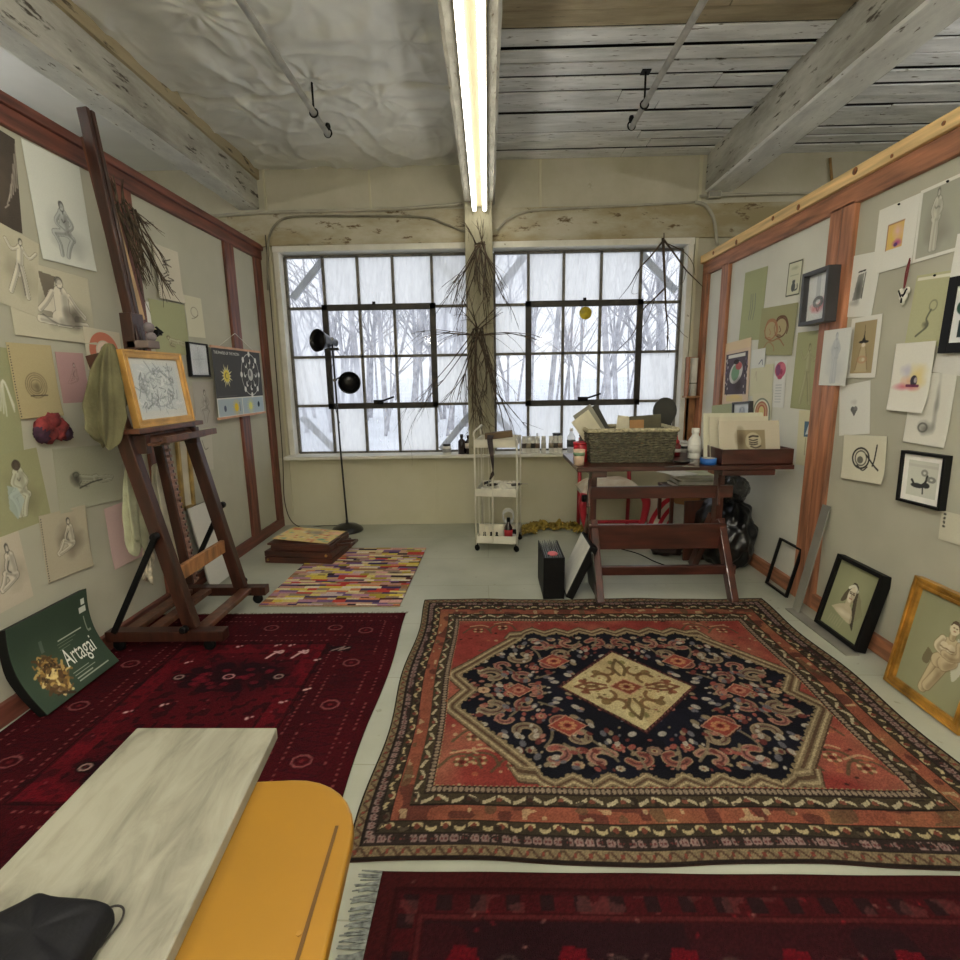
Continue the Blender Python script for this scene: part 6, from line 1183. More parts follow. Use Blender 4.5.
bottle('tall clear bottle with a dark label on the sill by the red tin', s_at(571, y=5.33), [(0, 0), (.042, 0), (.043, .15), (.02, .19), (.016, .22), (0, .22)], cl, [(.018, .215), (.018, .24), (0, .24)], wp, (.0436, .05, .12), mat('dark_print', (70, 70, 70), .7))
# ================================================================== DRAFTING TABLE
M['table'] = mat('dark_red_mahogany', (62, 31, 24), .32, .28, 5, .05, stretch=(.8, 5, 5), coat=.25); M['table_v'] = mat('dark_red_mahogany_leg', (70, 35, 26), .32, .28, 5, .05, stretch=(5, 5, .8), coat=.25)
TZ = .92
def drafting_table():
    T = thing('drafting_table', 'dark wooden drafting table with trestle legs before the right window', 'table', Vector((1.2, 3.7, 0))); O = Vector((1.2, 3.7, 0))
    MB().box(.585-1.2, 2.01-1.2, 3.40-3.7, 4.08-3.7, TZ-.03, TZ).build('tabletop', M['table'], T, .004)
    for x, nm in ((.74, 1), (1.635, 1)):
        MB().beam(Vector((x, 3.30, 0))-O, Vector((x, 3.60, .50))-O, .05, .075, up=(0, 1, 0)).build('leg', M['table_v'], T, .006); MB().beam(Vector((x, 4.02, 0))-O, Vector((x, 3.70, .50))-O, .05, .075, up=(0, 1, 0)).build('leg', M['table_v'], T, .006)
        MB().beam(Vector((x, 3.65, .42))-O, Vector((x, 3.65, TZ-.07))-O, .045, .085, up=(0, 1, 0)).build('post', M['table_v'], T, .005)
        MB().beam(Vector((x-.03, 3.60, .80))-O, Vector((x-.055, 3.52, .62))-O, .018, .04, up=(0, 1, 0)).build('strut', M['table_v'], T, .003)
        MB().box(x-.05-1.2, x+.05-1.2, 3.43-3.7, 4.04-3.7, TZ-.075, TZ-.032).build('batten', M['table'], T, .005)
        MB().lathe([(.024, -.02), (.028, 0), (.024, .02)], Vector((x-.06 if x < 1 else x+.06, 3.62, .66))-O, 14, axis=(1, 0, 0)).build('knob', M['black_metal'], T)
    MB().box(.70-1.2, 1.70-1.2, 3.565-3.7, 3.59-3.7, .665, .752).build('rail', M['table'], T, .004); MB().box(.70-1.2, 1.66-1.2, 3.535-3.7, 3.56-3.7, .305, .485).build('front_board', M['table'], T, .004); MB().box(.72-1.2, 1.68-1.2, 3.395-3.7, 3.43-3.7, .165, .228).build('rail', M['table'], T, .004)
    MB().box(1.55-1.2, 1.90-1.2, 3.42-3.7, 3.47-3.7, TZ-.072, TZ-.032).build('drawer_runner', M['table'], T, .006)
drafting_table()
def wicker_basket():
    x0, x1, y0, y1 = .685, 1.29, 3.56, 3.92; c = Vector(((x0+x1)/2, (y0+y1)/2, TZ+.001)); T = thing('wicker_basket', 'grey-brown wicker basket of papers on the drafting table', 'basket', c); w, d, h = (x1-x0)/2, (y1-y0)/2, .225
    b = MB(); n = 13
    def ringpt(s, f):
        per = 4*(w+d); q = (s % 1)*per
        for (L, fn) in ((2*w, lambda e: (-w+e, -d)), (2*d, lambda e: (w, -d+e)), (2*w, lambda e: (w-e, d)), (2*d, lambda e: (-w, d-e))):
            if q <= L: x, y = fn(q); return x*f, y*f
            q -= L
    N = 120
    for k in range(n):
        z = .009+k*.0168; f = .93+.07*k/n; pts = []
        for i in range(N+1):
            x, y = ringpt(i/N, f); sgn = .007*math.sin(i*math.pi*.5+math.pi*(k % 2)); l = math.hypot(x, y); pts.append((x+sgn*x/l, y+sgn*y/l, z+.003*math.sin(i*1.3+k)))
        b.tube(pts, .0095, 5, cap=False)
    b.build('woven_side', mat('dark_wicker', (80, 76, 60), .75, .4, 40, .4), T); r = MB(); pts = [Vector((*ringpt(i/80, 1.015), h)) for i in range(81)]; r.tube(pts, .015, 8, cap=False)
    for i in range(0, 80): p, q = pts[i], pts[min(i+1, 80)]; r.tube([p+Vector((0, 0, .013)), q+Vector((0, 0, -.012))], .006, 4)
    r.build('rim', mat('pale_wicker_rim', (160, 152, 124), .8, .25, 50, .4), T); MB().box(-w*.92, w*.92, -d*.92, d*.92, .0, .01).build('bottom', M['table'], T)
    return c
BC = wicker_basket()
def slab(name, label, cat, x, y, z, w, h, th, m, lean=0.0, yaw=0.0, roll=0.0, group=None):
    mw = Matrix.Translation((x, y, z)) @ rotz(yaw) @ Matrix.Rotation(roll, 4, 'Y') @ Matrix.Rotation(lean, 4, 'X')
    return loose(name, MB().box(-w/2, w/2, -th/2, th/2, 0, h), m, label, cat, mw, .0015, group)
pc = [mat('paper_grey', (150, 148, 134), .85, .08), mat('paper_cream', (206, 200, 176), .85, .06), mat('paper_white', (212, 210, 200), .85, .05), mat('card_brown', (166, 124, 80), .8, .1), mat('card_dark', (88, 84, 66), .8, .12), mat('card_darkgrey', (62, 62, 56), .7, .1)]
for k, (dx, dy, w, h, th, mi, ro, nm) in enumerate(((-.17, -.02, .15, .30, .006, 1, -.62, 'front sheet of the three leaning left in the basket'), (-.14, .02, .15, .34, .006, 0, -.58, 'middle sheet of the three leaning left in the basket'), (-.11, .05, .15, .33, .006, 5, -.52, 'dark back sheet of the three leaning left in the basket'))): slab('paper_sheet', nm, 'paper', BC.x+dx, BC.y+dy, TZ+.075, w, h, th, pc[mi], 0, .15, ro)
slab('envelope', 'cream envelope standing upright in the basket', 'paper', BC.x-.02, BC.y, TZ+.015, .16, .295, .004, pc[1], 0, .1, .12); slab('card', 'tan card standing upright in the basket', 'card', BC.x+.07, BC.y-.03, TZ+.015, .1, .27, .004, pc[3], 0, -.05, -.02)
slab('dark_folder', 'dark olive folder standing upright in the right half of the basket', 'folder', BC.x+.145, BC.y-.01, TZ+.015, .22, .30, .02, pc[4], 0, .02, -.06)
# keyhole-shaped dark wooden bracket standing behind the basket
pts = [(math.cos(t_)*.085, .24+math.sin(t_)*.075) for t_ in np.linspace(-.75, math.pi+.75, 18)]
prof = [(.075, 0)]+[(.075, .05), (.055, .12), (.05, .17)]+pts+[(-.05, .17), (-.055, .12), (-.075, .05), (-.075, 0)]; b = MB(); n = len(prof)
b.add([(x, -.01, z) for x, z in prof]+[(x, .01, z) for x, z in prof], [tuple(range(n)), tuple(range(n, 2*n))[::-1]]+[(i, n+i, n+(i+1) % n, (i+1) % n) for i in range(n)])
p = at(664, 425, 1, 3.98); loose('keyhole_bracket', b, mat('blackish_wood', (46, 46, 40), .6, .1), 'dark keyhole-shaped wooden piece standing behind the basket', 'bracket', Matrix.Translation((p.x, 3.98, TZ+.001)) @ Matrix.Diagonal((1.05, 1, 1.36, 1)), .003)
def t_at(px, py, dz=.0012): p = at(px, py, 2, TZ); return Matrix.Translation((p.x, p.y, TZ+dz))
red = mat('red_tin', (176, 26, 40), .4)
t = bottle('red tin behind the striped cup on the drafting table', t_at(581, 461), [(0, 0), (.055, 0), (.055, .125), (.05, .13), (0, .12)], red, [(.057, .12), (.058, .135), (.05, .137), (0, .128)], red, name='tin', cat='tin')
t = bottle('pale cup with green and pink bands at the left end of the drafting table', t_at(579, 465), [(0, 0), (.034, 0), (.040, .105), (.036, .105), (.03, .01), (0, .01)], mat('pale_pink_cup', (206, 180, 156), .6), None, None, (.0395, .066, .088), mat('green_band', (110, 140, 110), .6), name='cup', cat='cup')
bottle('red squeeze bottle with a pointed red cap right of the basket', t_at(676, 456), [(0, 0), (.03, 0), (.032, .08), (.012, .10), (0, .1)], mat('deep_red_paint', (120, 26, 30), .35), [(.02, .095), (.02, .11), (.008, .125), (.004, .155), (0, .156)], red, (.0328, .03, .055), wl)
bottle('large white plastic bottle on the drafting table right of the basket', t_at(694, 458), [(0, 0), (.044, 0), (.046, .01), (.046, .13), (.024, .165), (.022, .19), (0, .19)], wp, [(.026, .18), (.027, .184), (.027, .215), (0, .217)], wp, (.0466, .04, .10), wl)
bottle('short white tub beside the red squeeze bottle', t_at(683, 452), [(0, 0), (.04, 0), (.042, .07), (0, .07)], wp, [(.044, .07), (.044, .085), (0, .085)], wp, (.0425, .03, .05), mat('dark_band', (60, 60, 60), .7), 'tub', None, 'tub')
t = thing('saucer', 'dark saucer lying on the drafting table in front of the white bottle', 'saucer', t_at(682, 463)); MB().lathe([(0, 0), (.04, .0), (.075, .018), (.078, .02), (.04, .006), (0, .006)], n=28).build('dish', mat('dark_glaze', (44, 42, 42), .3, coat=.3), t); MB().lathe([(.0, .006), (.036, .008), (.0, .012)], n=16).build('paint_residue', mat('grey_paint', (150, 146, 138), .6), t)
for k, (px, an) in enumerate(((672, .5), (678, .2), (688, -.3))): loose('pencil', MB().tube([(-.07, 0, .0045), (.07, 0, .0045)], .0042, 6), mat('pencil_paint_%d' % k, ((60, 56, 52), (40, 40, 44), (130, 126, 118))[k], .4), ('dark pencil lying at the table\'s front edge, nearest the basket', 'black pencil lying at the table\'s front edge under the saucer', 'grey pencil lying at the table\'s front edge near the blue tape')[k], 'pencil', t_at(px, 467.2) @ rotz(an))
t = thing('tape_roll', 'roll of blue masking tape on the drafting table', 'tape', t_at(708, 464)); MB().lathe([(.043, .0), (.052, 0), (.052, .04), (.043, .04), (.043, 0)], n=28).build('tape', mat('blue_tape', (40, 96, 170), .5), t); MB().lathe([(.040, .0), (.043, 0), (.043, .04), (.040, .04), (.040, 0)], n=28).build('core', mat('card_core', (180, 170, 150), .8), t)
loose('paint_rag', MB().blob((0, 0, .018), .05, .5, 10, (1, .8, .4), 3, 6, zmin=0), mat('crumpled_rag', (190, 180, 166), .9, .2, 20), 'small crumpled pale rag beside the white bottle', 'rag', t_at(704, 455))
b = MB(); b.add([(-.06, 0, 0), (.10, 0, 0), (.10, 0, .03), (.03, 0, .055), (.02, 0, .09), (.0, 0, .10), (-.015, 0, .085), (-.03, 0, .10), (-.05, 0, .125), (-.065, 0, .11)], [tuple(range(10))]); 
loose('wooden_form', MB().hexa([(-.05, -.02, 0), (.08, -.02, 0), (.08, .02, 0), (-.05, .02, 0), (-.05, -.02, .13), (.08, -.02, .04), (.08, .02, .04), (-.05, .02, .13)]), mat('mauve_wood', (112, 88, 80), .6, .1), 'grey-brown wedge-shaped block beside the blue tape', 'block', t_at(716, 458), .004)
for k in (0, 1): loose('brush_head', MB().lathe([(.0, 0), (.016, .0), (.018, .02), (.015, .045), (.0, .055)], n=12), M['black_metal'], ('left black knob on the wedge-shaped block', 'right black knob behind the wedge-shaped block')[k], 'knob', t_at(712+5*k, 455, .115-.02*k))
# wooden box tray with sheets standing in it
def drawing_box():
    x0, x1, y0, y1, h = 1.535, 2.0, 3.405, 3.72, .105; c = Vector(((x0+x1)/2, (y0+y1)/2, TZ+.001)); T = thing('drawing_box', 'dark wooden open box of drawings at the right end of the table', 'box', c); w, d = (x1-x0)/2, (y1-y0)/2
    MB().box(-w, w, -d, -d+.014, 0, h).build('front', M['table'], T, .002); MB().box(-w, w, d-.014, d, 0, h).build('back', M['table'], T, .002)
    for s in (-1, 1): MB().box(s*w-.007-.007*s, s*w+.007-.007*s, -d+.014, d-.014, 0, h).build('side', M['table'], T, .002)
    MB().box(-w, w, -d, d, 0, .008).build('bottom', M['table'], T); return c
DC = drawing_box()
def portrait(a, w, h):
    a.rect(-w*.2, w*.26, -h*.5, h*.27, (138, 126, 98), .9); a.ell(w*.06, -h*.02, w*.13, h*.22, (190, 182, 156), .7); a.wash(-w*.14, .0, w*.09, h*.3, (84, 70, 52), .8, 8)
    for y in (.02, -.04, -.09): a.line([(w*.0, y*h), (w*.06, y*h-.006), (w*.13, y*h)], .003, (60, 52, 44), .9)
    a.line([(w*.0, h*.08), (w*.05, h*.11), (w*.14, h*.1)], .005, (56, 48, 40), .9); a.line([(w*.02, -h*.15), (w*.1, -h*.19), (w*.18, -h*.14)], .004, (70, 62, 50), .8)
pr = lambda dx, dy, w, h, le, ro: Matrix.Translation((DC.x+dx, DC.y+dy, TZ+.02+h/2*math.cos(le))) @ rotz(ro) @ Matrix.Rotation(math.pi/2-le, 4, 'X')
for nm, dx, dy, w, h, le, ro, dr, c in (('mounted portrait drawing in front in the wooden box', .0, -.03, .40, .27, .28, -.04, portrait, (186, 178, 158)), ('blank beige mount behind the portrait in the wooden box', -.035, .05, .40, .29, .22, .0, None, (196, 190, 168)), ('pale backing sheet at the back of the wooden box', -.05, .10, .42, .31, .16, .02, None, (200, 198, 176))):
    a = Art(w, h, .0034, c, 2); dr and dr(a, w, h); tag(sheet('mounted_sheet', a, .003, M['dye'], mw=pr(dx, dy, w, h, le, ro)), nm, 'drawing')
# ------------------------------------------------------------------ behind and under the table
def red_chair():
    T = thing('painted_chair', 'red painted chair with a white cushioned seat behind the drafting table', 'chair', Vector((1.16, 4.95, 0))); rd = mat('red_chair_paint', (168, 36, 52), .35, .12, 6, coat=.2); w = .27
    for sx in (-1, 1):
        pts = cr([(sx*w, -.22, .44), (sx*(w+.025), -.245, .36), (sx*(w+.01), -.24, .22), (sx*(w-.02), -.225, .10), (sx*(w+.01), -.245, .015), (sx*(w+.015), -.25, .0)], 5); k = len(pts); b = MB()
        b.tube(pts, .04, 12, rl=[.045-.027*min(1, i/(k*.75)) for i in range(k)])
        b.build('front_leg', rd, T); MB().tube([(sx*(w-.02), .22, 0), (sx*(w-.02), .2, .45), (sx*(w-.03), .24, .92)], .02, 8).build('back_leg', rd, T)
    MB().box(-w-.01, w+.01, -.235, .215, .40, .45).build('seat_rail', mat('pale_seat_rail', (196, 190, 172), .7), T, .01)
    b = MB(); b.grid(lambda u, v: ((u-.5)*2*(w+.02), (v-.5)*.47, .45+.10*(1-(2*u-1)**4)*(1-(2*v-1)**4)+.008*math.sin(u*11)*math.sin(v*9)), 18, 18); b.build('seat_cushion', mat('white_floral_cushion', (214, 206, 188), .9, .1, 14, col2=(196, 176, 150)), T)
    MB().box(-w, w, -.235, -.21, .16, .19).build('stretcher', rd, T, .004)
    for z in (.88, .66): MB().box(-w+.02, w-.02, .225, .25, z, z+.06).build('back_rail', rd, T, .006)
    b = MB(); 
    for k in range(5):
        an = k*1.2566+.3; b.add([(.0, .21, .72), (.05*math.cos(an-.63), .21, .72+.05*math.sin(an-.63)), (.11*math.cos(an), .21, .72+.11*math.sin(an)), (.05*math.cos(an+.63), .21, .72+.05*math.sin(an+.63))], [(0, 1, 2, 3)])
    b.build('star_splat', rd, T, solid=.015)
red_chair()
a = Art(.34, .34, .005, (214, 200, 180), 3)
for k in range(4): a.ell(.16, -.17, .09+.08*k, .09+.08*k, (190, 40, 56), 1, ring=.018)
tag(sheet('striped_cushion', a, .03, M['dye'], mw=frame_of(Vector((1.66, 4.83, .20)), (.95, .3, 0), (.15, .3, 1)), bend=lambda X, Y: .05*(1-(X/.17)**2)*(1-(Y/.17)**2), back=(190, 60, 66)), 'red and white striped cushion on the floor behind the table', 'cushion')
slab('white_box', 'white flat box leaning beside the striped cushion', 'box', 1.74, 4.66, .002, .20, .34, .05, pc[2], -.1, .1, .18); slab('cardboard_sheet', 'brown cardboard sheet leaning behind the white box', 'cardboard', 1.83, 4.86, .002, .36, .42, .012, pc[3], -.1, 0, .05)
slab('brown_board', 'dark brown board standing behind the right table leg', 'board', 1.72, 4.15, .002, .24, .50, .02, M['table_v'], -.05, .1, 0)
def stool():
    T = thing('paper_stand', 'low dark stand carrying papers behind the drafting table', 'stand', Vector((1.80, 4.62, 0)))
    MB().box(-.22, .22, -.18, .18, .51, .535).build('shelf', M['table'], T, .003)
    for sx in (-.2, .2):
        for sy in (-.16, .16): MB().box(sx-.015, sx+.015, sy-.015, sy+.015, 0, .51).build('leg', M['table_v'], T, .003)
stool(); z = .5365
for k, (w, d, h, c, ya, nm) in enumerate(((.34, .28, .03, (110, 108, 90), .1, 'dark grey book at the bottom of the pile on the low stand'), (.32, .26, .035, (150, 152, 120), -.05, 'olive book second in the pile on the low stand'), (.30, .24, .02, (214, 212, 198), .08, 'white pad third in the pile on the low stand'), (.30, .25, .03, (176, 180, 150), .0, 'pale green book at the top of the pile on the low stand'))):
    t = thing('book', nm, 'book', Matrix.Translation((1.82, 4.6, z)) @ rotz(ya), 'books on the low stand'); cm = mat('book_cover_%d' % k, c, .7)
    MB().box(-w/2, w/2, -d/2, d/2, 0, .003).build('cover', cm, t); MB().box(-w/2, w/2, -d/2, d/2, h-.003, h).build('cover', cm, t); MB().box(-w/2+.004, w/2-.004, -d/2+.004, d/2-.004, .003, h-.003).build('pages', pc[2], t); z += h+.001
for k, (dx, ya, nm) in enumerate(((-.20, .5, 'uppermost loose sheet sliding off the left of the low stand'), (-.17, .2, 'lower loose sheet at the left of the low stand'))): loose('loose_sheet', MB().box(-.11, .11, -.14, .14, 0, .002), pc[2], nm, 'paper', Matrix.Translation((1.74+dx*.3, 4.6, z+.002-.004*k)) @ rotz(ya))
M['bag'] = mat('black_bin_bag', (9, 9, 10), .3, .3, 30, .6, bscale=14)
loose('rubbish_bag', MB().blob((0, 0, .26), .28, .35, 22, (.70, 1.15, 1.0), 3, 4, zmin=0.0, crease=2.2), M['bag'], 'big black rubbish bag on the floor between table and right wall', 'bag', Matrix.Translation((1.90, 4.12, .002)), sub=1)
loose('bin_liner', MB().blob((0, 0, .1), .12, .5, 18, (.9, .9, .8), 3, 14, zmin=0.0, crease=2.6), clear_mat('smoky_film', (40, 40, 40), .7), 'crumpled smoky plastic bag on top of the black rubbish bag', 'bag', Matrix.Translation((1.90, 4.0, .53)), sub=1)
loose('shoe_bundle', MB().blob((0, 0, .05), .09, .5, 14, (1.2, .8, .6), 3, 9, zmin=0.0), mat('dark_bundle', (40, 26, 24), .6, .3), 'dark bundle on the floor behind the table\'s rear right leg', 'bundle', Matrix.Translation((1.52, 4.3, .002)))
tag(MB().tube(cr([(1.15, 4.45, .006), (1.28, 4.3, .006), (1.36, 4.1, .006), (1.46, 3.95, .006), (1.52, 3.9, .006)], 6), .005, 6).build('floor_cable', M['black_metal']), 'thin black cable on the floor under the drafting table', 'cable')
b = MB(); n1_ = vnoise(160, 40, 34, 61); n2_ = vnoise(160, 40, 80, 62)
def yc(u, v):
    an = -.25+u*(math.pi+.55); k = n1_[min(39, int(v*39)), min(159, int(u*159))]; k2 = n2_[min(39, int(v*39)), min(159, int(u*159))]
    r = 1.12-.72*v*(1.15-.5*abs(math.cos(an)))+.22*(k-.5); return Vector((.31*math.cos(an)*r+.03*(k2-.5), .30*math.sin(an)*r+.04*(k-.5), .004+.045*abs(math.sin(v*math.pi))**.6*(.25+1.1*abs(2*k-1)**.7)+.022*abs(2*k2-1)))
b.grid(yc, 110, 22)
loose('yellow_cloth', b, mat('mustard_cloth', (176, 152, 66), .95, .3, 14, .4, bscale=60, col2=(120, 100, 40)), 'crumpled mustard yellow cloth on the floor beside the trolley', 'cloth', Matrix.Translation((.64, 4.93, .003)))
# ------------------------------------------------------------------ portfolios standing left of the table
def portfolio():
    T = thing('portfolio_binder', 'black portfolio binder standing upright with plastic sleeves, left of the table', 'portfolio', Vector((.435, 3.58, .002))); x0, x1, y0, y1, h = -.07, .075, -.20, .20, .30
    MB().box(x0, x1, y0, y0+.012, .0, h).build('spine', M['black_metal'], T, .005)
    for x in (x0, x1-.008): MB().box(x, x+.008, y0, y1, 0, h).build('cover', M['black_metal'], T, .002)
    for k in range(9): x = x0+.016+k*.0135; MB().box(x, x+.004, y0+.015, y1-.01, .006, h-.006+.006*(k % 3)).build('sleeve', M['sleeve'], T)
    MB().blob((.0, -.12, h+.003), .034, .15, 10, (1, 1.1, .35), 2, 2).build('pink_tag', mat('pink_tag', (214, 110, 116), .7), T)
M['sleeve'] = mat('plastic_sleeve', (120, 124, 124), .2, .25, 6)
portfolio()
def lean_case(nm, label, x0, x1, h, m, y0=3.38, y1=3.72, th=.035, face=None, cat='portfolio'):
    mw = frame_of(Vector((x0, (y0+y1)/2, .004)), (0, -1, 0), (x1-x0, 0, h)); H = math.hypot(x1-x0, h); T = thing(nm, label, cat, mw); w = (y1-y0)/2
    MB().box(-w, w, 0.0, H, -th/2, th/2).build('case', m, T, .006)
    if face is not None: MB().box(-w+.01, w-.01, .02, H-.01, (th/2+.001)*face, (th/2+.004)*face).build('white_sheet', pc[2], T)
    return T
lean_case('art_case', 'black art case leaning right, with a white sheet on its left face', .545, .71, .37, M['black_metal'], th=.055, face=1)
lean_case('folder', 'dark grey folder leaning left against the art case', .735, .69, .34, pc[5], 3.34, 3.66, th=.012, cat='folder')
# ------------------------------------------------------------------ leaning on the right wall
p, r = at(767, 583, 2, .003), at(786, 598, 2, .003); xx = (p.x+r.x)/2; w_ = (p-r).length; up_ = Vector((XR-.02-xx, 0, .345)); h_ = up_.length
t = thing('empty_frame', 'small empty black frame leaning on the right wall behind the table', 'picture frame', frame_of(Vector((xx, (p.y+r.y)/2, .004)), (0, -1, 0), up_))
for nm_, (a0, a1, b0, b1) in (('side_rail', (-w_/2, -w_/2+.014, 0, h_)), ('side_rail', (w_/2-.014, w_/2, 0, h_)), ('end_rail', (-w_/2+.014, w_/2-.014, 0, .014)), ('end_rail', (-w_/2+.014, w_/2-.014, h_-.014, h_))): MB().box(a0, a1, b0, b1, -.008, .012).build(nm_, M['black_frame'], t, .001)
def sad_woman(a, w, h):
    a.C[:] = np.array((142, 144, 104)); a.wash(0, .1*h, w*.45, h*.4, (162, 162, 120), .6, 3); D, S, L = (62, 54, 42), (196, 180, 146), (220, 210, 182)
    a.poly(cr([(-w*.10, h*.16), (-w*.02, h*.27), (w*.10, h*.22), (w*.16, h*.02), (w*.22, -h*.2), (w*.26, -h*.36), (w*.14, -h*.24), (w*.09, h*.0)], 5), D, .95); a.poly(cr([(-w*.1, h*.18), (-w*.17, h*.06), (-w*.2, -h*.06), (-w*.1, -h*.02), (-w*.06, h*.1)], 5), (84, 72, 54), .9)
    a.poly(cr([(-w*.36, -h*.2), (-w*.22, -h*.12), (-w*.06, -h*.06), (w*.04, -h*.06), (w*.14, -h*.14), (w*.18, -h*.28), (w*.0, -h*.28), (-w*.2, -h*.24)], 5), S, .92); a.wash(-w*.06, -h*.2, w*.2, h*.05, L, .9, 9); a.line([(-w*.02, h*.02), (-w*.02, -h*.08)], .018, S, .95)
    a.ell(-w*.0, h*.09, w*.085, h*.115, L, .97, rot=-.12); a.line([(-w*.1, h*.17), (0, h*.225), (w*.1, h*.17)], .007, (226, 222, 200), .95); a.ell(w*.05, h*.06, w*.035, h*.09, (170, 150, 116), .6)
    for x in (-w*.035, w*.035): a.line([(x-.007, h*.105), (x+.007, h*.105)], .0022, (70, 56, 44), .9); a.line([(x-.009, h*.125), (x+.008, h*.13)], .0015, (90, 74, 56), .8)
    a.line([(w*.0, h*.1), (-w*.008, h*.065), (w*.006, h*.06)], .0015, (130, 104, 80), .8); a.line([(-.009, h*.035), (.009, h*.035)], .0022, (150, 92, 80), .9)
    for k in range(9): a.line([(w*.08+k*.006, h*.2-k*.006), (w*.12+k*.006, h*.0), (w*.16+k*.008, -h*.3+k*.01)], .0014, (110, 96, 72), .4)
    for k in range(6): a.line([(-w*.3+k*.02, -h*.3), (-w*.34+k*.02, -h*.42)], .003, (170, 166, 130), .4)
leaning('R', ((814, 623), (854, 654)), .022, .06, M['black_frame'], 'deep black framed portrait of a long-haired woman leaning on the right wall', sad_woman, (134, 136, 92), .435, lift=0)
def nude_art(a, w, h):
    a.C[:] = np.array((140, 140, 102)); a.wash(w*.1, -h*.1, w*.5, h*.5, (156, 154, 114), .6, 3); S, D, L = (196, 176, 134), (112, 88, 58), (214, 200, 164); o = lambda x, y: (w*x, h*y)
    a.poly(cr([o(.2, .2), o(.34, .16), o(.38, -.04), o(.3, -.2), o(.22, -.1)], 5), (202, 200, 178), .8); a.poly(cr([o(-.16, -.02), o(-.2, -.16), o(-.1, -.18), o(-.06, -.06)], 4), (104, 90, 62), .8)
    def limb(p, R, c=S):
        q = [o(*k) for k in p]; a.line(q, R+.003, D, .6); a.line(q, R, c, .97); a.line([(x+R*.5, y-R*.3) for x, y in q], R*.25, D, .4, soft=R*.6)
    limb([(.02, -.08), (-.02, -.22), (-.07, -.42)], .020); limb([(.14, -.08), (.07, -.22), (-.02, -.38)], .020)
    limb([(.13, -.03), (.02, -.09)], .030); limb([(.2, -.03), (.12, -.09)], .030); a.poly(cr([o(.0, .14), o(.02, .06), (w*.0, h*.0), o(.06, -.06), o(.22, -.05), o(.26, .04), o(.24, .15), o(.12, .19)], 5), S, .97)
    limb([(.0, .13), (-.05, .04), (.06, .01), (.14, .02)], .014, L); limb([(.25, .14), (.28, .04), (.18, -.005), (.08, .0)], .014)
    for x in (.05, .15): a.ell(w*x, h*.075, .020, .018, L, .9); a.line([(w*x-.018, h*.058), (w*x, h*.05), (w*x+.018, h*.06)], .002, D, .7)
    limb([(.12, .22), (.12, .18)], .013); a.ell(w*.12, h*.27, .024, .030, L, .97); a.poly(cr([o(.05, .27), o(.07, .33), o(.13, .345), o(.19, .32), o(.19, .26), o(.15, .31), o(.08, .31)], 4), (84, 64, 46), .95); a.line([(w*.1, h*.275), (w*.11, h*.275)], .0018, D, .9); a.line([(w*.14, h*.275), (w*.15, h*.275)], .0018, D, .9); a.line([(w*.115, h*.245), (w*.135, h*.245)], .0018, (150, 90, 70), .9)
    a.wash(w*.2, h*.02, w*.06, h*.12, D, .35, 5); a.wash(w*.07, -h*.2, w*.06, h*.1, D, .3, 6)
leaning('R', ((881, 680), (962, 737)), .045, .035, M['gold_dark'], 'large gold framed seated nude on green leaning at the right edge', nude_art, (132, 132, 92), .545, frame_prof=True, wx=2.03)
# grey L-shaped square
p, q = at(793, 612, 2, 0), at(848, 656, 2, 0); t = thing('steel_square', 'big grey L-shaped square leaning on the right wall', 'square', Vector((1.965, p.y, .0))); m = mat('dull_grey_metal', (140, 138, 128), .5, .1, 6, metal=.3)
MB().beam((0, .0, .004), (XR-.02-1.965, .02, .70), .075, .008, up=(1, 0, .2)).build('long_arm', m, t, .001); MB().box(-.045, .03, -(p.y-q.y), .04, .001, .009).build('short_arm', m, t, .001)
# ================================================================== PIPES, CONDUIT, BRANCHES, CORNER
def pipe(x, label):
    T = thing('ceiling_pipe', label, 'pipe', Vector((x, 3.0, 3.3))); MB().tube([(0, -3.2, 0), (0, 1.25, 0)], .02, 12).build('pipe', M['pipe'], T)
    for y in (.92, -1.2):
        MB().tube([(0, y, .02), (0, y, .20)], .007, 8).build('hanger_rod', M['black_metal'], T); MB().tube([(.027*math.cos(t_), y, .027*math.sin(t_)) for t_ in np.linspace(0, 6.28, 14)], .0055, 6).build('hanger_ring', M['black_metal'], T); MB().box(-.03, .03, y-.03, y+.03, .19, .198).build('hanger_plate', M['black_metal'], T)
    MB().tube([(.027*math.cos(t_), 1.24, .012+.03*math.sin(t_)) for t_ in np.linspace(0, 6.28, 14)], .006, 6).build('end_ring', M['black_metal'], T); MB().lathe([(.0, 0), (.016, .008), (.02, .03), (.014, .05), (0, .055)], (0, 1.25, .03), 12).build('end_cap', M['black_metal'], T)
pipe(-1.16, 'pale pipe hung from the film ceiling on the left'); pipe(1.075, 'pale pipe hung from the plank ceiling on the right')
yw = YB-.045; Q = lambda px, py, y=yw: at(px, py, 1, y)
tag(MB().tube(cr([(-2.9, yw, 3.06), (-2.3, yw, 3.09), (-1.9, yw, 3.10), (-1.0, yw, 3.10), (-.5, yw, 3.12), (-.22, yw, 3.14)], 5), .016, 8).build('conduit', M['conduit']), 'pale conduit running along the wall above the left window', 'conduit')
tag(MB().tube(cr([Q(497, 230), Q(510, 218), Q(530, 211), Q(560, 209), Q(600, 207), Q(660, 204), Q(695, 202)], 5), .011, 8).build('cable', M['conduit']), 'cable curving from the column along the wall above the right window', 'cable')
tag(MB().tube(cr([Q(268, 290), Q(268, 245), Q(275, 225), Q(292, 217), Q(340, 216), Q(420, 217), Q(445, 224), Q(468, 233)], 5), .011, 8).build('cable', mat('grey_cable', (120, 116, 98), .6)), 'grey cable looping along the header above the left window', 'cable')
tag(MB().tube(cr([Q(695, 202), Q(706, 206), Q(714, 220), Q(717, 245)], 5), .016, 8).build('conduit', M['conduit']), 'short bent conduit above the far corner of the right partition', 'conduit')
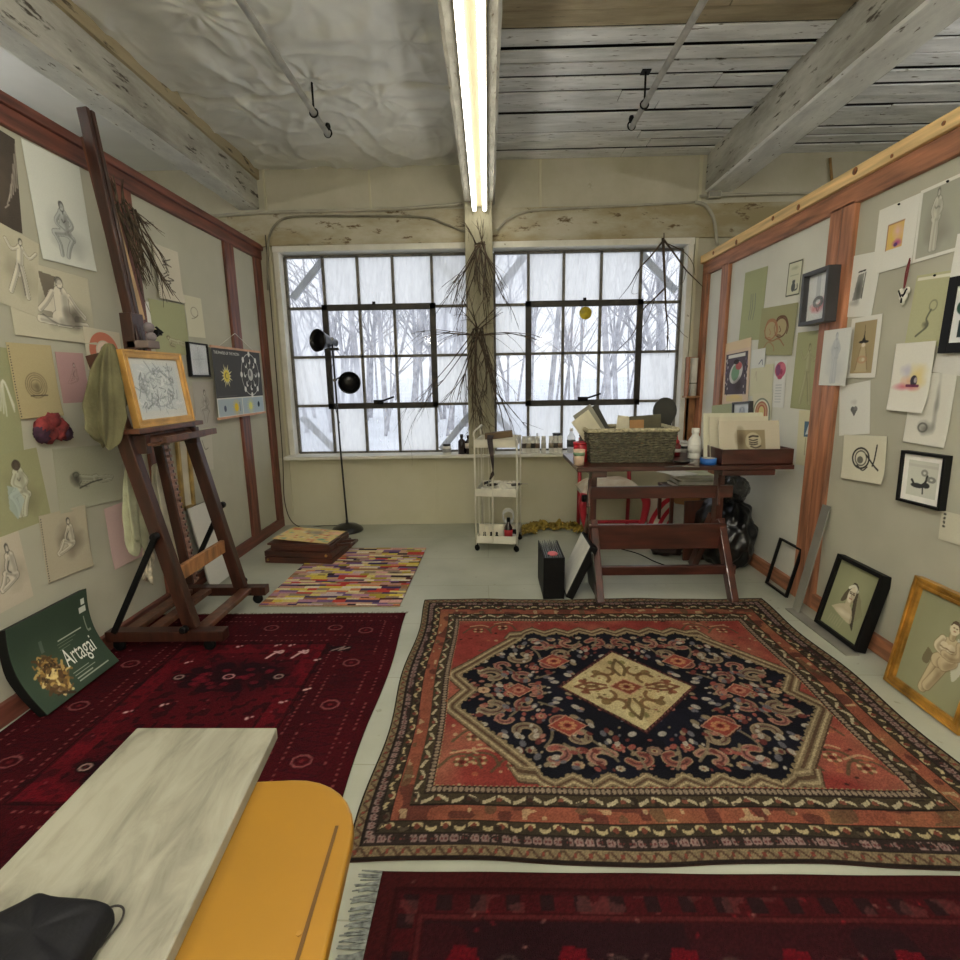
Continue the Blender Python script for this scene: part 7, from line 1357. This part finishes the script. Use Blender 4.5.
tag(MB().tube(cr([Q(700, 196), Q(760, 194), Q(830, 193)], 4), .012, 8).build('conduit', M['conduit']), 'conduit on the wall beyond the right partition', 'conduit')
t = thing('junction_box', 'small metal junction box under the end of the right beam', 'junction box', Q(714, 195)); MB().box(-.06, .06, -.03, .03, -.03, .03).build('box', M['conduit'], t, .004); MB().box(-.05, .05, -.034, -.029, -.022, .022).build('cover', mat('galvanised', (130, 128, 118), .45, metal=.4), t, .002)
loose('cane', MB().tube([Q(832, 182, YB-.03), Q(830, 158, YB-.03)], .012, 8), mat('bamboo', (150, 116, 66), .6), 'short bamboo cane standing against the wall beyond the right partition', 'cane', None)
M['twig'] = mat('dry_twig', (70, 58, 44), .85, .35, 20, .3)
def twig(b, p, d, ln, r, dep, rr, drop=.05, sp=.5):
    pts = [Vector(p)]; d = Vector(d).normalized()
    for k in range(5):
        d = (d+Vector((rr.uniform(-.16, .16), rr.uniform(-.12, .12), rr.uniform(-.12, .1)-drop))).normalized(); q = pts[-1]+d*ln/5
        if q.y > 5.34: q.y = 5.33
        pts.append(q)
    b.tube(pts, r, 5, r2=r*.35)
    if dep:
        for k in range(3):
            i = rr.choice((1, 2, 3, 4)); dd = d+Vector((rr.uniform(-sp, sp), rr.uniform(-sp, sp)*.6, rr.uniform(-sp, sp)*.8)); twig(b, pts[i], dd, ln*rr.uniform(.35, .6), r*.5, dep-1, rr, drop, sp)
def bundle(label, c, n, ln, seed, spread=.5, r=.006, down=1.0):
    rr = random.Random(seed); b = MB(); o = Vector(c)
    for k in range(n):
        d = Vector((rr.uniform(-spread, spread), rr.uniform(-.35, -.02), -down*rr.uniform(.5, 1.0)))
        twig(b, o+Vector((rr.uniform(-.05, .05), -.03, rr.uniform(-.03, .03))), d, ln*rr.uniform(.6, 1.1), r*rr.uniform(.6, 1.2), 2, rr)
    for k in range(n//3): twig(b, o+Vector((rr.uniform(-.04, .04), -.03, 0)), Vector((rr.uniform(-.5, .5), -.3, rr.uniform(.3, .9))), ln*.3, r*.7, 1, rr)
    b.tube([(o.x-.05, o.y-.02, o.z), (o.x, o.y-.09, o.z), (o.x+.05, o.y-.02, o.z)], .007, 6)
    return tag(b.build('twig_bundle', M['twig']), label, 'twigs')
bundle('upper bundle of dry twigs on the window column', (-.06, 5.20, 2.74), 13, .72, 3, .42, .008)
bundle('lower bundle of dry twigs on the window column', (-.09, 5.20, 1.98), 15, .95, 8, .42, .009)
b = MB(); rr = random.Random(5); o = Vector((-.09, 5.19, 1.92))
for s, k in ((-1, 0), (-1, 1), (1, 0), (1, 1), (1, 2), (-1, 2)): twig(b, o, (s*1.0, -.1, .12+.06*k), .55+.05*k, .005, 1, rr, .09, .3)
tag(b.build('twig_bundle', M['twig']), 'sideways spray of dry twigs across the window column', 'twigs')
# bare branch hanging from a nail at the right window
b = MB(); yb_ = 5.28; B = lambda pts, r, r2: b.tube(cr([Q(x, y, yb_+dy) for x, y, dy in pts], 4), r, 6, r2=r2)
B([(663, 238, 0), (664, 262, 0), (665, 285, -.02), (666, 310, -.03), (668, 330, -.02), (667, 352, 0)], .014, .004); B([(664, 240, 0), (650, 257, -.03), (640, 268, -.05), (630, 285, -.05), (619, 299, -.04)], .010, .002); B([(664, 240, 0), (676, 256, -.03), (686, 270, -.05), (696, 280, -.06), (703, 287, -.06)], .010, .003)
B([(665, 288, -.02), (655, 298, -.05), (643, 310, -.06), (635, 330, -.05), (628, 340, -.04), (617, 351, -.03)], .009, .002); B([(664, 242, 0), (684, 252, -.05), (693, 264, -.06), (695, 275, -.06)], .005, .002); B([(667, 315, -.03), (676, 325, -.05), (682, 333, -.05), (688, 338, -.05)], .004, .0015); B([(655, 298, -.05), (648, 318, -.06), (640, 330, -.06)], .004, .0015); B([(640, 268, -.05), (632, 290, -.06), (634, 294, -.06), (641, 292, -.06)], .0025, .001); B([(667, 335, -.02), (666, 348, -.02), (656, 352, -.03)], .003, .001); B([(686, 270, -.05), (684, 280, -.06), (681, 285, -.06)], .003, .001); B([(667, 332, -.03), (670, 345, -.03), (668, 358, -.02)], .003, .001)
b.tube([Q(664, 233, yb_), Q(664, 241, yb_)], .004, 6); b.tube([Q(664, 235, 5.31), Q(664, 235, yb_-.02)], .004, 6)
tag(b.build('bare_branch', M['twig']), 'bare forked branch hanging from a nail at the right window', 'branch')
# twig bundle on the left wall
rr = random.Random(6); b = MB(); o = at(120, 205, 0, XL+.05)
for k in range(16): p = o+Vector((rr.uniform(0, .05), rr.uniform(-.06, .08), rr.uniform(-.05, .05))); twig(b, p, (rr.uniform(-.0, .12), rr.uniform(-.05, .3), -1), rr.uniform(.3, .5), .006, 1, rr, .02, .22)
for k in range(6): twig(b, o+Vector((.02, rr.uniform(.02, .1), rr.uniform(-.1, .04))), (.05, 1, rr.uniform(-.7, .5)), rr.uniform(.15, .3), .005, 1, rr, .02, .2)
for k in range(5): twig(b, o+Vector((.02, rr.uniform(-.06, .03), .0)), (.05, rr.uniform(-.3, .3), 1), .14, .006, 0, rr, 0, .2)
for i, v in enumerate(b.v): b.v[i] = (max(v[0], XL+.006), v[1], v[2])
tag(b.build('twig_bundle', M['twig']), 'bundle of dry twigs hung high on the left wall', 'twigs')
# ornament in the window, paper roll on its shelf in the corner
c = Q(585.5, 313, 5.38); t = thing('window_disc', 'round yellow disc hanging in the right window', 'ornament', c); MB().lathe([(0, -.006), (.058, -.006), (.062, 0), (.058, .006), (0, .006)], n=24, axis=(0, 1, 0)).build('disc', mat('yellow_glass', (176, 158, 40), .4, .3, 12), t); MB().tube([(0, 0, .06), (0, 0, .11)], .0015, 5).build('thread', M['black_metal'], t)
c = Vector((2.04, 5.28, 1.33)); t = thing('roll_holder', 'brown wooden holder in the corner right of the windows', 'holder', c)
MB().box(-.07, -.055, -.04, .05, -.02, .36).build('side_board', M['brownwood'], t, .003); MB().box(.055, .07, -.04, .05, -.02, .36).build('side_board', M['brownwood'], t, .003); MB().box(-.07, .07, .035, .05, -.02, .36).build('back_board', M['brownwood'], t, .003); MB().box(-.085, .07, -.06, .05, -.035, -.02).build('shelf', M['oak'], t, .003)
t = thing('paper_roll', 'white paper roll standing in the wooden holder', 'paper roll', c+Vector((-.005, -.008, -.019))); MB().lathe([(0, 0), (.036, 0), (.036, .37), (.03, .37), (.03, .36), (0, .36)], n=20).build('roll', pc[2], t); MB().lathe([(.0365, .12), (.0368, .12), (.0368, .13), (.0365, .13)], n=20).build('band', pc[4], t)
struct(MB().box(1.985, 2.10, YB-.02, YB+.005, .3, 1.29).build('trim_5', M['oak'], bevel=.004))
